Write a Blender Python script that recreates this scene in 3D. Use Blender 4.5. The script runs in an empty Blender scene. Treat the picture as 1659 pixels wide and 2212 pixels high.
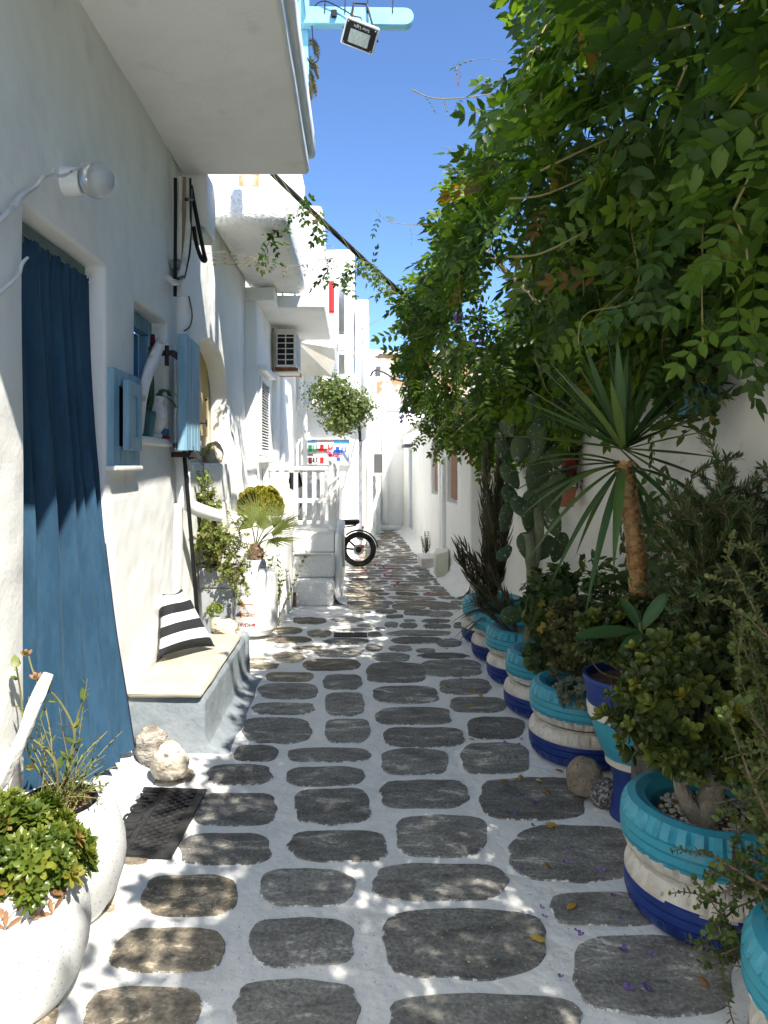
import bpy, bmesh, math, random
import numpy as np
from mathutils import Vector, Matrix, noise

random.seed(7)
RNG = np.random.default_rng(11)
sc = bpy.context.scene
C = sc.collection
PI = math.pi

# ------------------------------------------------------------------ camera, sky, sun, exposure
EYE = 1.6
FOC, VPX, VPY = 1534.0, 770.0, 1005.0          # focal length and vanishing point, in units of a 1659 x 2212 picture
cam = bpy.data.cameras.new('camera')
cam.sensor_fit = 'VERTICAL'; cam.sensor_height = 36.0
cam.lens = 36.0 * FOC / 2212.0
cam.shift_x = (829.5 - VPX) / 2212.0
cam.shift_y = -(1106.0 - VPY) / 2212.0
cam.clip_start = 0.05; cam.clip_end = 2000
camo = bpy.data.objects.new('camera', cam); C.objects.link(camo)
camo.location = (0, 0, EYE); camo.rotation_euler = (PI / 2, 0, 0)
sc.camera = camo

SUN = Vector((0.406, -0.67, 1.0)).normalized()
world = bpy.data.worlds.new('World'); sc.world = world; world.use_nodes = True
wn = world.node_tree.nodes
sky = wn.new('ShaderNodeTexSky'); sky.sky_type = 'NISHITA'; sky.sun_disc = False
sky.sun_elevation = math.asin(SUN.z); sky.sun_rotation = math.atan2(SUN.x, SUN.y)
sky.altitude = 2000; sky.air_density = 1.0; sky.dust_density = 0.0; sky.ozone_density = 8.0
world.node_tree.links.new(sky.outputs[0], wn['Background'].inputs[0])
wn['Background'].inputs[1].default_value = 0.11
sun = bpy.data.lights.new('sun', 'SUN'); sun.energy = 3.9; sun.angle = math.radians(0.53); sun.color = (1.0, 0.94, 0.84)
suno = bpy.data.objects.new('sun', sun); C.objects.link(suno)
suno.rotation_euler = SUN.to_track_quat('Z', 'Y').to_euler(); suno.location = (4, -6, 12)
vs = sc.view_settings
vs.view_transform = 'Standard'; vs.look = 'None'; vs.gamma = 1.0; vs.use_curve_mapping = False
vs.exposure = 1.42
cy = sc.cycles
cy.use_denoising = True
cy.max_bounces = 14; cy.diffuse_bounces = 10; cy.glossy_bounces = 2; cy.transmission_bounces = 6
cy.caustics_reflective = False; cy.caustics_refractive = False
cy.sample_clamp_indirect = 6.0
cy.use_light_tree = False

# ------------------------------------------------------------------ where things stand
def P(px, py, Y): return Vector(((px - VPX) * Y / FOC, Y, EYE + (VPY - py) * Y / FOC))
def G(px, py, z=0.0):
    Y = (EYE - z) * FOC / (py - VPY); return Vector(((px - VPX) * Y / FOC, Y, z))
def W(px, py, X):
    Y = X * FOC / (px - VPX); return Vector((X, Y, EYE + (VPY - py) * Y / FOC))

# ------------------------------------------------------------------ materials
def _nt(name):
    m = bpy.data.materials.new(name); m.use_nodes = True
    nt = m.node_tree; return m, nt, nt.nodes, nt.links, nt.nodes['Principled BSDF']

def _rgb(c): return (c[0], c[1], c[2], 1.0)

def ramp(nodes, stops):
    r = nodes.new('ShaderNodeValToRGB'); e = r.color_ramp.elements
    while len(e) < len(stops): e.new(0.5)
    for k, (p, c) in enumerate(stops): e[k].position = p; e[k].color = _rgb(c)
    return r

def pm(name, c1, c2=None, scale=6.0, thr=(0.4, 0.62), rough=0.7, bump=0.0, bscale=40.0, spec=0.3, metal=0.0,
       c3=None, scale3=60.0, thr3=(0.62, 0.68), stretch=(1, 1, 1), detail=5.0, bdist=0.02, coat=0.0, sheen=0.0, bump2=0.0, bscale2=3.0):
    m, nt, N, L, b = _nt(name)
    b.inputs['Roughness'].default_value = rough
    b.inputs['Specular IOR Level'].default_value = spec
    b.inputs['Metallic'].default_value = metal
    if coat: b.inputs['Coat Weight'].default_value = coat
    if sheen: b.inputs['Sheen Weight'].default_value = sheen
    b.inputs['Base Color'].default_value = _rgb(c1)
    geo = N.new('ShaderNodeNewGeometry')
    vec = geo.outputs['Position']
    if stretch != (1, 1, 1):
        mp = N.new('ShaderNodeMapping'); mp.inputs['Scale'].default_value = stretch
        L.new(vec, mp.inputs[0]); svec = mp.outputs[0]
    else: svec = vec
    col = None
    if c2 is not None:
        n = N.new('ShaderNodeTexNoise'); n.inputs['Scale'].default_value = scale; n.inputs['Detail'].default_value = detail
        n.inputs['Roughness'].default_value = 0.65
        L.new(svec, n.inputs['Vector'])
        r = ramp(N, [(thr[0], c1), (thr[1], c2)]); L.new(n.outputs['Fac'], r.inputs[0]); col = r.outputs[0]
    if c3 is not None:
        n3 = N.new('ShaderNodeTexNoise'); n3.inputs['Scale'].default_value = scale3; n3.inputs['Detail'].default_value = 3.0
        L.new(vec, n3.inputs['Vector'])
        r3 = ramp(N, [(thr3[0], (0, 0, 0)), (thr3[1], (1, 1, 1))]); L.new(n3.outputs['Fac'], r3.inputs[0])
        mx = N.new('ShaderNodeMix'); mx.data_type = 'RGBA'
        L.new(r3.outputs[0], mx.inputs[0])
        if col is not None: L.new(col, mx.inputs[6])
        else: mx.inputs[6].default_value = _rgb(c1)
        mx.inputs[7].default_value = _rgb(c3); col = mx.outputs[2]
    if col is not None: L.new(col, b.inputs['Base Color'])
    if bump:
        nb = N.new('ShaderNodeTexNoise'); nb.inputs['Scale'].default_value = bscale; nb.inputs['Detail'].default_value = 4.0
        L.new(svec, nb.inputs['Vector'])
        bp = N.new('ShaderNodeBump'); bp.inputs['Strength'].default_value = bump; bp.inputs['Distance'].default_value = bdist
        L.new(nb.outputs['Fac'], bp.inputs['Height'])
        last = bp
        if bump2:
            nb2 = N.new('ShaderNodeTexNoise'); nb2.inputs['Scale'].default_value = bscale2; nb2.inputs['Detail'].default_value = 2.0
            L.new(vec, nb2.inputs['Vector'])
            bp2 = N.new('ShaderNodeBump'); bp2.inputs['Strength'].default_value = bump2; bp2.inputs['Distance'].default_value = 0.12
            L.new(nb2.outputs['Fac'], bp2.inputs['Height']); L.new(bp.outputs[0], bp2.inputs['Normal']); last = bp2
        L.new(last.outputs[0], b.inputs['Normal'])
    return m

def leafmat(name, stops, trans=0.35, tcol=None, rough=0.45, spec=0.35):
    """stops: colour ramp over the per-leaf attribute 'tint'; part of the light passes through the blade."""
    m, nt, N, L, b = _nt(name)
    a = N.new('ShaderNodeAttribute'); a.attribute_name = 'tint'
    r = ramp(N, stops); L.new(a.outputs['Fac'], r.inputs[0])
    L.new(r.outputs[0], b.inputs['Base Color'])
    b.inputs['Roughness'].default_value = rough; b.inputs['Specular IOR Level'].default_value = spec
    t = N.new('ShaderNodeBsdfTranslucent')
    hs = N.new('ShaderNodeMix'); hs.data_type = 'RGBA'; hs.blend_type = 'MULTIPLY'; hs.inputs[0].default_value = 1.0
    L.new(r.outputs[0], hs.inputs[6]); hs.inputs[7].default_value = _rgb(tcol or (2.6, 2.2, 0.8))
    L.new(hs.outputs[2], t.inputs['Color'])
    mx = N.new('ShaderNodeMixShader'); mx.inputs[0].default_value = trans
    L.new(b.outputs[0], mx.inputs[1]); L.new(t.outputs[0], mx.inputs[2])
    L.new(mx.outputs[0], N['Material Output'].inputs['Surface'])
    return m

M = {}
wc = (0.84, 0.84, 0.815)
M['wall'] = pm('whitewash', wc, (0.79, 0.79, 0.755), scale=1.6, thr=(0.42, 0.75), rough=0.85, bump=0.22, bscale=45, bdist=0.008, spec=0.15, bump2=0.35, bscale2=2.2, c3=(0.58, 0.56, 0.50), scale3=3.2, thr3=(0.64, 0.88))
M['rough_wall'] = pm('rough_whitewash', wc, (0.68, 0.68, 0.64), scale=2.5, thr=(0.5, 0.8), rough=0.9, bump=0.9, bscale=32, bdist=0.03, spec=0.1)
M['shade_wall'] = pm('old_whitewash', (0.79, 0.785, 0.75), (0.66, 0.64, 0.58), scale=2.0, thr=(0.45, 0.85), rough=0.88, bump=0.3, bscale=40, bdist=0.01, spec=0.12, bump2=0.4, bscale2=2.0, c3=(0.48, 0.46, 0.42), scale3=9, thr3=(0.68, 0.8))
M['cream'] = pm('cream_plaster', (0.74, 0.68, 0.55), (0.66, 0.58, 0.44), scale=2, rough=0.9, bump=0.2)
M['peeling'] = pm('peeling_ochre_plaster', (0.46, 0.27, 0.13), (0.52, 0.48, 0.40), scale=1.3, thr=(0.44, 0.52), rough=0.95, bump=0.6, bscale=14, c3=(0.30, 0.17, 0.10), scale3=3.5, thr3=(0.66, 0.72))
M['mortar'] = pm('whitewashed_mortar', (0.83, 0.825, 0.80), (0.71, 0.71, 0.69), scale=5, thr=(0.45, 0.8), rough=0.75, bump=0.5, bscale=38, bdist=0.010, spec=0.25, c3=(0.33, 0.33, 0.31), scale3=75, thr3=(0.67, 0.73), bump2=0.22, bscale2=7)
M['bench'] = pm('grey_blue_paint', (0.185, 0.215, 0.24), (0.25, 0.28, 0.30), scale=5, rough=0.7, bump=0.5, bscale=28, bdist=0.015)
M['paleblue'] = pm('pale_blue_paint', (0.56, 0.63, 0.68), (0.68, 0.72, 0.74), scale=6, rough=0.75, bump=0.4, bscale=30)
M['shutter'] = pm('blue_grey_paint', (0.17, 0.34, 0.46), (0.27, 0.45, 0.56), scale=4, stretch=(6, 6, 0.7), rough=0.55, bump=0.15, bscale=30)
M['blue_frame'] = pm('blue_frame_paint', (0.07, 0.21, 0.36), (0.10, 0.27, 0.42), scale=5, rough=0.5)
M['header'] = pm('grey_green_header', (0.13, 0.19, 0.20), (0.17, 0.24, 0.25), scale=5, rough=0.6)
M['curtain'] = pm('blue_velvet', (0.017, 0.058, 0.108), (0.027, 0.080, 0.142), scale=5, stretch=(3, 3, 0.8), rough=0.8, sheen=0.06, bump=0.35, bscale=25, bdist=0.01)
M['curtain_edge'] = pm('navy_piping', (0.012, 0.02, 0.06), rough=0.7)
M['driftwood'] = pm('white_driftwood', (0.66, 0.65, 0.63), (0.36, 0.30, 0.26), scale=9, thr=(0.58, 0.68), rough=0.8, bump=0.5, bscale=30, stretch=(1, 1, 1))
M['black'] = pm('black_plastic', (0.010, 0.010, 0.011), rough=0.55, spec=0.25)
M['rubber'] = pm('black_rubber', (0.020, 0.020, 0.022), (0.04, 0.04, 0.04), scale=20, rough=0.6, c3=(0.22, 0.21, 0.19), scale3=90, thr3=(0.72, 0.78))
M['tyre_rubber'] = pm('tyre_rubber', (0.018, 0.018, 0.018), rough=0.7)
M['iron'] = pm('dark_iron', (0.03, 0.03, 0.032), (0.07, 0.04, 0.03), scale=12, rough=0.6, metal=0.4)
M['greyplastic'] = pm('grey_plastic', (0.22, 0.22, 0.22), rough=0.6)
M['conduit'] = pm('white_conduit', (0.70, 0.69, 0.64), (0.55, 0.52, 0.46), scale=7, rough=0.6, c3=(0.30, 0.16, 0.08), scale3=5, thr3=(0.70, 0.76))
M['tanconduit'] = pm('tan_conduit', (0.30, 0.24, 0.18), rough=0.7)
M['steel'] = pm('galvanised_steel', (0.45, 0.47, 0.48), (0.33, 0.35, 0.36), scale=8, rough=0.45, metal=0.6)
M['cushion'] = pm('cream_vinyl', (0.50, 0.475, 0.39), (0.44, 0.41, 0.33), scale=4, rough=0.5, bump=0.25, bscale=9, bdist=0.02)
M['pot'] = pm('speckled_white_pot', (0.60, 0.605, 0.60), (0.52, 0.53, 0.53), scale=5, rough=0.55, c3=(0.16, 0.16, 0.17), scale3=150, thr3=(0.635, 0.69), bump=0.1, bscale=80)
M['soil'] = pm('dry_soil', (0.10, 0.06, 0.035), (0.24, 0.15, 0.09), scale=40, rough=0.95, bump=1.0, bscale=60, bdist=0.02)
M['gravel'] = pm('grey_gravel', (0.40, 0.39, 0.36), (0.52, 0.50, 0.46), scale=15, rough=0.85, bump=0.2)
M['rock'] = pm('tan_rock', (0.42, 0.36, 0.28), (0.60, 0.54, 0.45), scale=14, thr=(0.4, 0.6), rough=0.9, bump=0.9, bscale=30, bdist=0.02, c3=(0.16, 0.13, 0.10), scale3=26, thr3=(0.64, 0.70))
M['rock_tan'] = pm('sandy_rock', (0.55, 0.44, 0.31), (0.66, 0.58, 0.46), scale=18, rough=0.9, bump=1.0, bscale=26, bdist=0.03)
M['boulder'] = pm('tan_boulder', (0.20, 0.165, 0.12), (0.30, 0.26, 0.20), scale=16, rough=0.9, bump=0.5, bscale=60, c3=(0.08, 0.07, 0.06), scale3=80, thr3=(0.6, 0.68))
M['granite'] = pm('speckled_granite', (0.07, 0.07, 0.075), (0.36, 0.36, 0.36), scale=70, thr=(0.48, 0.6), rough=0.85, bump=0.4, bscale=70)
M['turq'] = pm('turquoise_paint', (0.035, 0.27, 0.38), (0.055, 0.33, 0.43), scale=5, rough=0.42, spec=0.45, bump=0.15, bscale=18, c3=(0.16, 0.27, 0.30), scale3=11, thr3=(0.60, 0.80))
M['tyrewhite'] = pm('white_tyre_paint', (0.66, 0.64, 0.59), (0.50, 0.46, 0.40), scale=8, rough=0.6, bump=0.3, bscale=30, c3=(0.24, 0.15, 0.09), scale3=18, thr3=(0.64, 0.74))
M['navy'] = pm('navy_paint', (0.010, 0.030, 0.17), (0.014, 0.042, 0.22), scale=6, rough=0.4, spec=0.45, c3=(0.25, 0.24, 0.22), scale3=40, thr3=(0.74, 0.78))
M['skyblue'] = pm('sky_blue_paint', (0.22, 0.55, 0.72), (0.28, 0.60, 0.76), scale=5, rough=0.55)
M['white'] = pm('white_paint', (0.80, 0.80, 0.78), rough=0.5, spec=0.35)
M['whitewood'] = pm('white_painted_wood', (0.80, 0.80, 0.79), (0.72, 0.72, 0.70), scale=5, rough=0.6, bump=0.1, bscale=30)
M['enamel'] = pm('white_enamel', (0.66, 0.67, 0.68), (0.58, 0.59, 0.60), scale=4, rough=0.35, spec=0.5)
M['rust'] = pm('orange_rust', (0.32, 0.09, 0.02), (0.45, 0.20, 0.06), scale=30, rough=0.9)
M['red'] = pm('red_paint', (0.42, 0.02, 0.03), rough=0.5)
M['green'] = pm('green_paint', (0.02, 0.20, 0.10), rough=0.5)
M['blue'] = pm('royal_blue_paint', (0.03, 0.12, 0.50), rough=0.5)
M['cobalt'] = pm('bright_blue_paint', (0.02, 0.28, 0.55), rough=0.5)
M['maroon'] = pm('maroon_paint', (0.12, 0.015, 0.03), rough=0.5)
M['ochre'] = pm('ochre_door', (0.62, 0.44, 0.16), (0.56, 0.39, 0.14), scale=3, rough=0.6)
M['terracotta'] = pm('terracotta', (0.40, 0.15, 0.09), (0.46, 0.20, 0.13), scale=10, rough=0.8)
M['redpot'] = pm('dark_red_pot', (0.22, 0.02, 0.02), rough=0.6)
M['tealpot'] = pm('teal_pot', (0.045, 0.13, 0.15), (0.06, 0.16, 0.18), scale=10, rough=0.5)
M['urnwhite'] = pm('white_urn', (0.70, 0.70, 0.68), (0.55, 0.55, 0.53), scale=14, rough=0.6, bump=0.6, bscale=20, c3=(0.25, 0.22, 0.2), scale3=22, thr3=(0.69, 0.74))
M['greyplanter'] = pm('grey_planter', (0.34, 0.36, 0.38), (0.28, 0.30, 0.32), scale=6, rough=0.6)
M['darkgrey'] = pm('dark_grey', (0.09, 0.09, 0.10), rough=0.6)
M['reed'] = pm('reed_blind', (0.34, 0.20, 0.14), (0.52, 0.36, 0.28), scale=14, stretch=(1, 8, 0.3), rough=0.85)
M['boxcream'] = pm('cream_meter_box', (0.62, 0.62, 0.50), rough=0.6)
M['marble'] = pm('marble_step', (0.66, 0.64, 0.60), (0.50, 0.47, 0.43), scale=7, rough=0.5)
M['dark'] = pm('dark_inside', (0.012, 0.014, 0.018), rough=0.8)
M['fabric_black'] = pm('charcoal_cloth', (0.022, 0.024, 0.028), rough=0.9, bump=0.2, bscale=120)
M['fabric_white'] = pm('white_cloth', (0.78, 0.78, 0.78), rough=0.9, bump=0.2, bscale=120)
M['bark'] = pm('brown_bark', (0.13, 0.085, 0.055), (0.20, 0.14, 0.10), scale=25, rough=0.9, bump=0.6, bscale=40)
M['greybark'] = pm('grey_bark', (0.16, 0.14, 0.11), (0.22, 0.20, 0.17), scale=25, rough=0.9, bump=0.6, bscale=40)
M['stemgreen'] = pm('green_stem', (0.13, 0.15, 0.05), (0.18, 0.15, 0.06), scale=15, rough=0.7)
M['stemtan'] = pm('tan_stem', (0.30, 0.24, 0.11), (0.22, 0.22, 0.09), scale=15, rough=0.7)
M['yuccatrunk'] = pm('yucca_trunk', (0.36, 0.21, 0.08), (0.17, 0.11, 0.065), scale=9, rough=0.85, bump=0.6, bscale=30)
M['post'] = pm('grey_wood_post', (0.15, 0.14, 0.13), (0.09, 0.085, 0.08), scale=8, stretch=(5, 5, 0.6), rough=0.9, bump=0.6, bscale=40)
M['grate'] = pm('cast_iron', (0.05, 0.045, 0.04), (0.09, 0.08, 0.07), scale=30, rough=0.7, metal=0.3)
M['shell'] = pm('shell_cream', (0.62, 0.55, 0.48), rough=0.4)
M['shellred'] = pm('shell_brown', (0.16, 0.04, 0.03), rough=0.4)
M['lens'] = pm('lamp_reflector', (0.48, 0.52, 0.48), (0.34, 0.38, 0.35), scale=60, rough=0.25, spec=0.6)
M['ac'] = pm('air_conditioner_cream', (0.70, 0.69, 0.63), (0.62, 0.60, 0.54), scale=9, rough=0.55)
M['crimson'] = pm('crimson_label', (0.5, 0.03, 0.03), rough=0.5)
M['pinkpetal'] = leafmat('pink_petal', [(0, (0.45, 0.01, 0.12)), (1, (0.65, 0.04, 0.25))], 0.3, (1.3, 1.0, 1.2))
M['purple'] = leafmat('purple_petal', [(0, (0.13, 0.07, 0.26)), (1, (0.30, 0.20, 0.46))], 0.3, (1.3, 1.2, 1.5))
M['yellowleaf'] = leafmat('yellow_leaf', [(0, (0.24, 0.10, 0.03)), (0.5, (0.42, 0.27, 0.05)), (1, (0.50, 0.38, 0.08))], 0.25, (1.3, 1.2, 0.8))
# plants
M['wisteria'] = leafmat('wisteria_leaf', [(0, (0.020, 0.045, 0.010)), (0.5, (0.040, 0.088, 0.015)), (0.93, (0.105, 0.185, 0.024)), (0.97, (0.13, 0.105, 0.030)), (1, (0.16, 0.085, 0.035))], 0.45, (2.9, 2.5, 0.6))
M['palmleaf'] = leafmat('palm_leaf', [(0, (0.10, 0.13, 0.035)), (0.6, (0.15, 0.19, 0.05)), (1, (0.30, 0.22, 0.10))], 0.3)
M['yucca'] = leafmat('yucca_leaf', [(0, (0.032, 0.075, 0.024)), (0.6, (0.058, 0.120, 0.034)), (1, (0.11, 0.165, 0.042))], 0.15, (2, 2, 0.8), rough=0.4)
M['cactus'] = pm('cactus_pad', (0.040, 0.075, 0.030), (0.085, 0.115, 0.050), scale=5, thr=(0.4, 0.7), rough=0.6, bump=0.25, bscale=25, c3=(0.36, 0.36, 0.26), scale3=48, thr3=(0.63, 0.67))
M['cactusstem'] = pm('cactus_stem', (0.20, 0.21, 0.13), (0.12, 0.14, 0.08), scale=9, rough=0.8, bump=0.5, bscale=30)
M['darkspike'] = leafmat('dark_spike_leaf', [(0, (0.040, 0.048, 0.024)), (0.6, (0.075, 0.078, 0.036)), (1, (0.13, 0.085, 0.045))], 0.15, (1.8, 1.6, 0.8))
M['aloe'] = leafmat('aloe_leaf', [(0, (0.030, 0.060, 0.034)), (1, (0.062, 0.105, 0.05))], 0.1, (1.6, 1.7, 0.8), rough=0.5)
M['jade'] = leafmat('jade_leaf', [(0, (0.038, 0.058, 0.018)), (0.55, (0.075, 0.105, 0.026)), (0.9, (0.16, 0.19, 0.032)), (1, (0.24, 0.22, 0.03))], 0.2, (2.0, 1.9, 0.6), rough=0.35, spec=0.45)
M['jadedark'] = leafmat('jade_dark_leaf', [(0, (0.045, 0.055, 0.024)), (0.6, (0.085, 0.095, 0.038)), (1, (0.13, 0.125, 0.045))], 0.15, (1.8, 1.7, 0.7), rough=0.4, spec=0.4)
M['geranium'] = leafmat('geranium_leaf', [(0, (0.030, 0.060, 0.016)), (0.8, (0.060, 0.105, 0.026)), (0.97, (0.085, 0.13, 0.03)), (1, (0.42, 0.28, 0.02))], 0.3)
M['greysucc'] = leafmat('grey_succulent', [(0, (0.11, 0.14, 0.11)), (1, (0.20, 0.24, 0.17))], 0.1, (1.4, 1.4, 0.9))
M['plumeria'] = leafmat('broad_leaf', [(0, (0.040, 0.10, 0.040)), (1, (0.060, 0.14, 0.05))], 0.22, (2.2, 2.2, 0.8), rough=0.4)
M['needle'] = leafmat('needle_leaf', [(0, (0.045, 0.075, 0.030)), (0.85, (0.10, 0.135, 0.05)), (1, (0.22, 0.12, 0.06))], 0.15, (1.8, 1.7, 0.8))
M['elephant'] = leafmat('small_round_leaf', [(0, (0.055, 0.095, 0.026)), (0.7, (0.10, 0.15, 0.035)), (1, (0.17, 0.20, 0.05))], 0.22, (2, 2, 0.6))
M['elephant_lit'] = leafmat('small_round_sunlit_leaf', [(0, (0.12, 0.17, 0.04)), (0.7, (0.20, 0.25, 0.06)), (1, (0.30, 0.28, 0.10))], 0.22, (1.8, 1.8, 0.6))  # paler copy of the small round leaf, sunlight put into its colour
M['bushleaf'] = leafmat('glossy_bush_leaf', [(0, (0.05, 0.085, 0.014)), (0.6, (0.105, 0.15, 0.022)), (0.9, (0.19, 0.21, 0.03)), (1, (0.32, 0.18, 0.07))], 0.25, (2.0, 1.9, 0.4), rough=0.35, spec=0.4)
M['dryleaf'] = leafmat('dry_leaf', [(0, (0.20, 0.10, 0.05)), (1, (0.38, 0.22, 0.12))], 0.2, (1.2, 1.1, 0.9))
M['rose'] = leafmat('rose_leaf', [(0, (0.06, 0.10, 0.03)), (0.8, (0.12, 0.17, 0.04)), (1, (0.26, 0.24, 0.06))], 0.3)
M['yellowbush'] = leafmat('yellow_green_leaf', [(0, (0.16, 0.17, 0.02)), (0.8, (0.30, 0.28, 0.03)), (1, (0.40, 0.24, 0.06))], 0.25, (1.5, 1.4, 0.5))
M['treeleaf'] = leafmat('small_tree_leaf', [(0, (0.07, 0.11, 0.025)), (0.8, (0.13, 0.19, 0.045)), (1, (0.26, 0.22, 0.06))], 0.25, (1.8, 1.8, 0.7))
M['squill'] = leafmat('grey_green_trailing_leaf', [(0, (0.10, 0.12, 0.07)), (1, (0.24, 0.22, 0.11))], 0.15)

def stone_mat(name, dark, mid, pale, pthr):
    m, nt, N, L, b = _nt(name)
    b.inputs['Roughness'].default_value = 0.8; b.inputs['Specular IOR Level'].default_value = 0.25
    geo = N.new('ShaderNodeNewGeometry'); oi = N.new('ShaderNodeObjectInfo')
    add = N.new('ShaderNodeVectorMath'); add.operation = 'ADD'
    sc_ = N.new('ShaderNodeMath'); sc_.operation = 'MULTIPLY'; sc_.inputs[1].default_value = 37.0
    L.new(oi.outputs['Random'], sc_.inputs[0])
    L.new(geo.outputs['Position'], add.inputs[0]); L.new(sc_.outputs[0], add.inputs[1])
    mp = N.new('ShaderNodeMapping'); mp.inputs['Scale'].default_value = (1.0, 2.2, 1.0); mp.inputs['Rotation'].default_value = (0, 0, 0.25)
    L.new(add.outputs[0], mp.inputs[0])
    n1 = N.new('ShaderNodeTexNoise'); n1.inputs['Scale'].default_value = 5; n1.inputs['Detail'].default_value = 8; n1.inputs['Roughness'].default_value = 0.7
    n1.inputs['Distortion'].default_value = 0.6
    L.new(mp.outputs[0], n1.inputs['Vector'])
    r1 = ramp(N, [(0.36, dark), (0.56, mid), (pthr, mid), (pthr + 0.06, pale)]); L.new(n1.outputs['Fac'], r1.inputs[0])
    n2 = N.new('ShaderNodeTexNoise'); n2.inputs['Scale'].default_value = 70; n2.inputs['Detail'].default_value = 4
    L.new(add.outputs[0], n2.inputs['Vector'])
    r2 = ramp(N, [(0.3, (0.62, 0.62, 0.62)), (0.7, (1.35, 1.33, 1.28))]); L.new(n2.outputs['Fac'], r2.inputs[0])
    mx = N.new('ShaderNodeMix'); mx.data_type = 'RGBA'; mx.blend_type = 'MULTIPLY'; mx.inputs[0].default_value = 1.0
    L.new(r1.outputs[0], mx.inputs[6]); L.new(r2.outputs[0], mx.inputs[7])
    var = N.new('ShaderNodeMapRange'); var.inputs[3].default_value = 0.75; var.inputs[4].default_value = 1.55
    L.new(oi.outputs['Random'], var.inputs[0])
    mx2 = N.new('ShaderNodeMix'); mx2.data_type = 'RGBA'; mx2.blend_type = 'MULTIPLY'; mx2.inputs[0].default_value = 1.0
    L.new(mx.outputs[2], mx2.inputs[6]); L.new(var.outputs[0], mx2.inputs[7])
    n3 = N.new('ShaderNodeTexNoise'); n3.inputs['Scale'].default_value = 95; n3.inputs['Detail'].default_value = 2
    L.new(add.outputs[0], n3.inputs['Vector'])
    r3 = ramp(N, [(0.69, (0, 0, 0)), (0.73, (1, 1, 1))]); L.new(n3.outputs['Fac'], r3.inputs[0])
    mx3 = N.new('ShaderNodeMix'); mx3.data_type = 'RGBA'; L.new(r3.outputs[0], mx3.inputs[0])
    L.new(mx2.outputs[2], mx3.inputs[6]); mx3.inputs[7].default_value = (0.55, 0.55, 0.52, 1)
    # whitewash brushed over the rim of the stone, worn ragged
    at = N.new('ShaderNodeAttribute'); at.attribute_name = 'rim'
    n4 = N.new('ShaderNodeTexNoise'); n4.inputs['Scale'].default_value = 26; n4.inputs['Detail'].default_value = 6; n4.inputs['Roughness'].default_value = 0.75
    L.new(add.outputs[0], n4.inputs['Vector'])
    ma_ = N.new('ShaderNodeMath'); ma_.operation = 'MULTIPLY_ADD'; ma_.inputs[1].default_value = 1.1; ma_.inputs[2].default_value = -0.55
    L.new(n4.outputs['Fac'], ma_.inputs[0])
    sm = N.new('ShaderNodeMath'); sm.operation = 'ADD'; L.new(at.outputs['Fac'], sm.inputs[0]); L.new(ma_.outputs[0], sm.inputs[1])
    mr = N.new('ShaderNodeMapRange'); mr.inputs[1].default_value = 0.98; mr.inputs[2].default_value = 1.05; L.new(sm.outputs[0], mr.inputs[0])
    mx4 = N.new('ShaderNodeMix'); mx4.data_type = 'RGBA'; L.new(mr.outputs[0], mx4.inputs[0]); L.new(mx3.outputs[2], mx4.inputs[6]); mx4.inputs[7].default_value = (0.74, 0.75, 0.745, 1)
    L.new(mx4.outputs[2], b.inputs['Base Color'])
    bp = N.new('ShaderNodeBump'); bp.inputs['Strength'].default_value = 0.7; bp.inputs['Distance'].default_value = 0.012
    L.new(n1.outputs['Fac'], bp.inputs['Height'])
    bp2 = N.new('ShaderNodeBump'); bp2.inputs['Strength'].default_value = 0.35; bp2.inputs['Distance'].default_value = 0.004
    L.new(n2.outputs['Fac'], bp2.inputs['Height']); L.new(bp.outputs[0], bp2.inputs['Normal'])
    L.new(bp2.outputs[0], b.inputs['Normal'])
    return m
M['stone'] = stone_mat('grey_paving_stone', (0.105, 0.103, 0.097), (0.205, 0.20, 0.186), (0.42, 0.405, 0.365), 0.575)
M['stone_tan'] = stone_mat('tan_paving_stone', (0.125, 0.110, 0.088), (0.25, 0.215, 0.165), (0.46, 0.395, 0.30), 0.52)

# lamp glass
m_, nt_, N_, L_, b_ = _nt('globe_glass')
b_.inputs['Base Color'].default_value = (0.72, 0.74, 0.74, 1); b_.inputs['Roughness'].default_value = 0.08
b_.inputs['Transmission Weight'].default_value = 0.62; b_.inputs['IOR'].default_value = 1.45
M['globe'] = m_
m_, nt_, N_, L_, b_ = _nt('window_pane')
b_.inputs['Base Color'].default_value = (0.02, 0.03, 0.045, 1); b_.inputs['Roughness'].default_value = 0.05
b_.inputs['Specular IOR Level'].default_value = 0.7
M['pane'] = m_

# ------------------------------------------------------------------ objects
WL = {}
def _link(o, loc, parent):
    C.objects.link(o)
    o.location = loc; WL[o.name] = Vector(loc)
    if parent is not None:
        o.parent = parent; o.matrix_parent_inverse = Matrix.Translation(-WL[parent.name])
    return o

def tag(o, label=None, cat=None, group=None, kind=None):
    if label: o['label'] = label
    if cat: o['category'] = cat
    if group: o['group'] = group
    if kind: o['kind'] = kind
    return o

def thing(name, label, cat, loc, group=None, kind=None):
    o = bpy.data.objects.new(name, None); o.empty_display_size = 0.1
    _link(o, Vector(loc), None); return tag(o, label, cat, group, kind)

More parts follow.
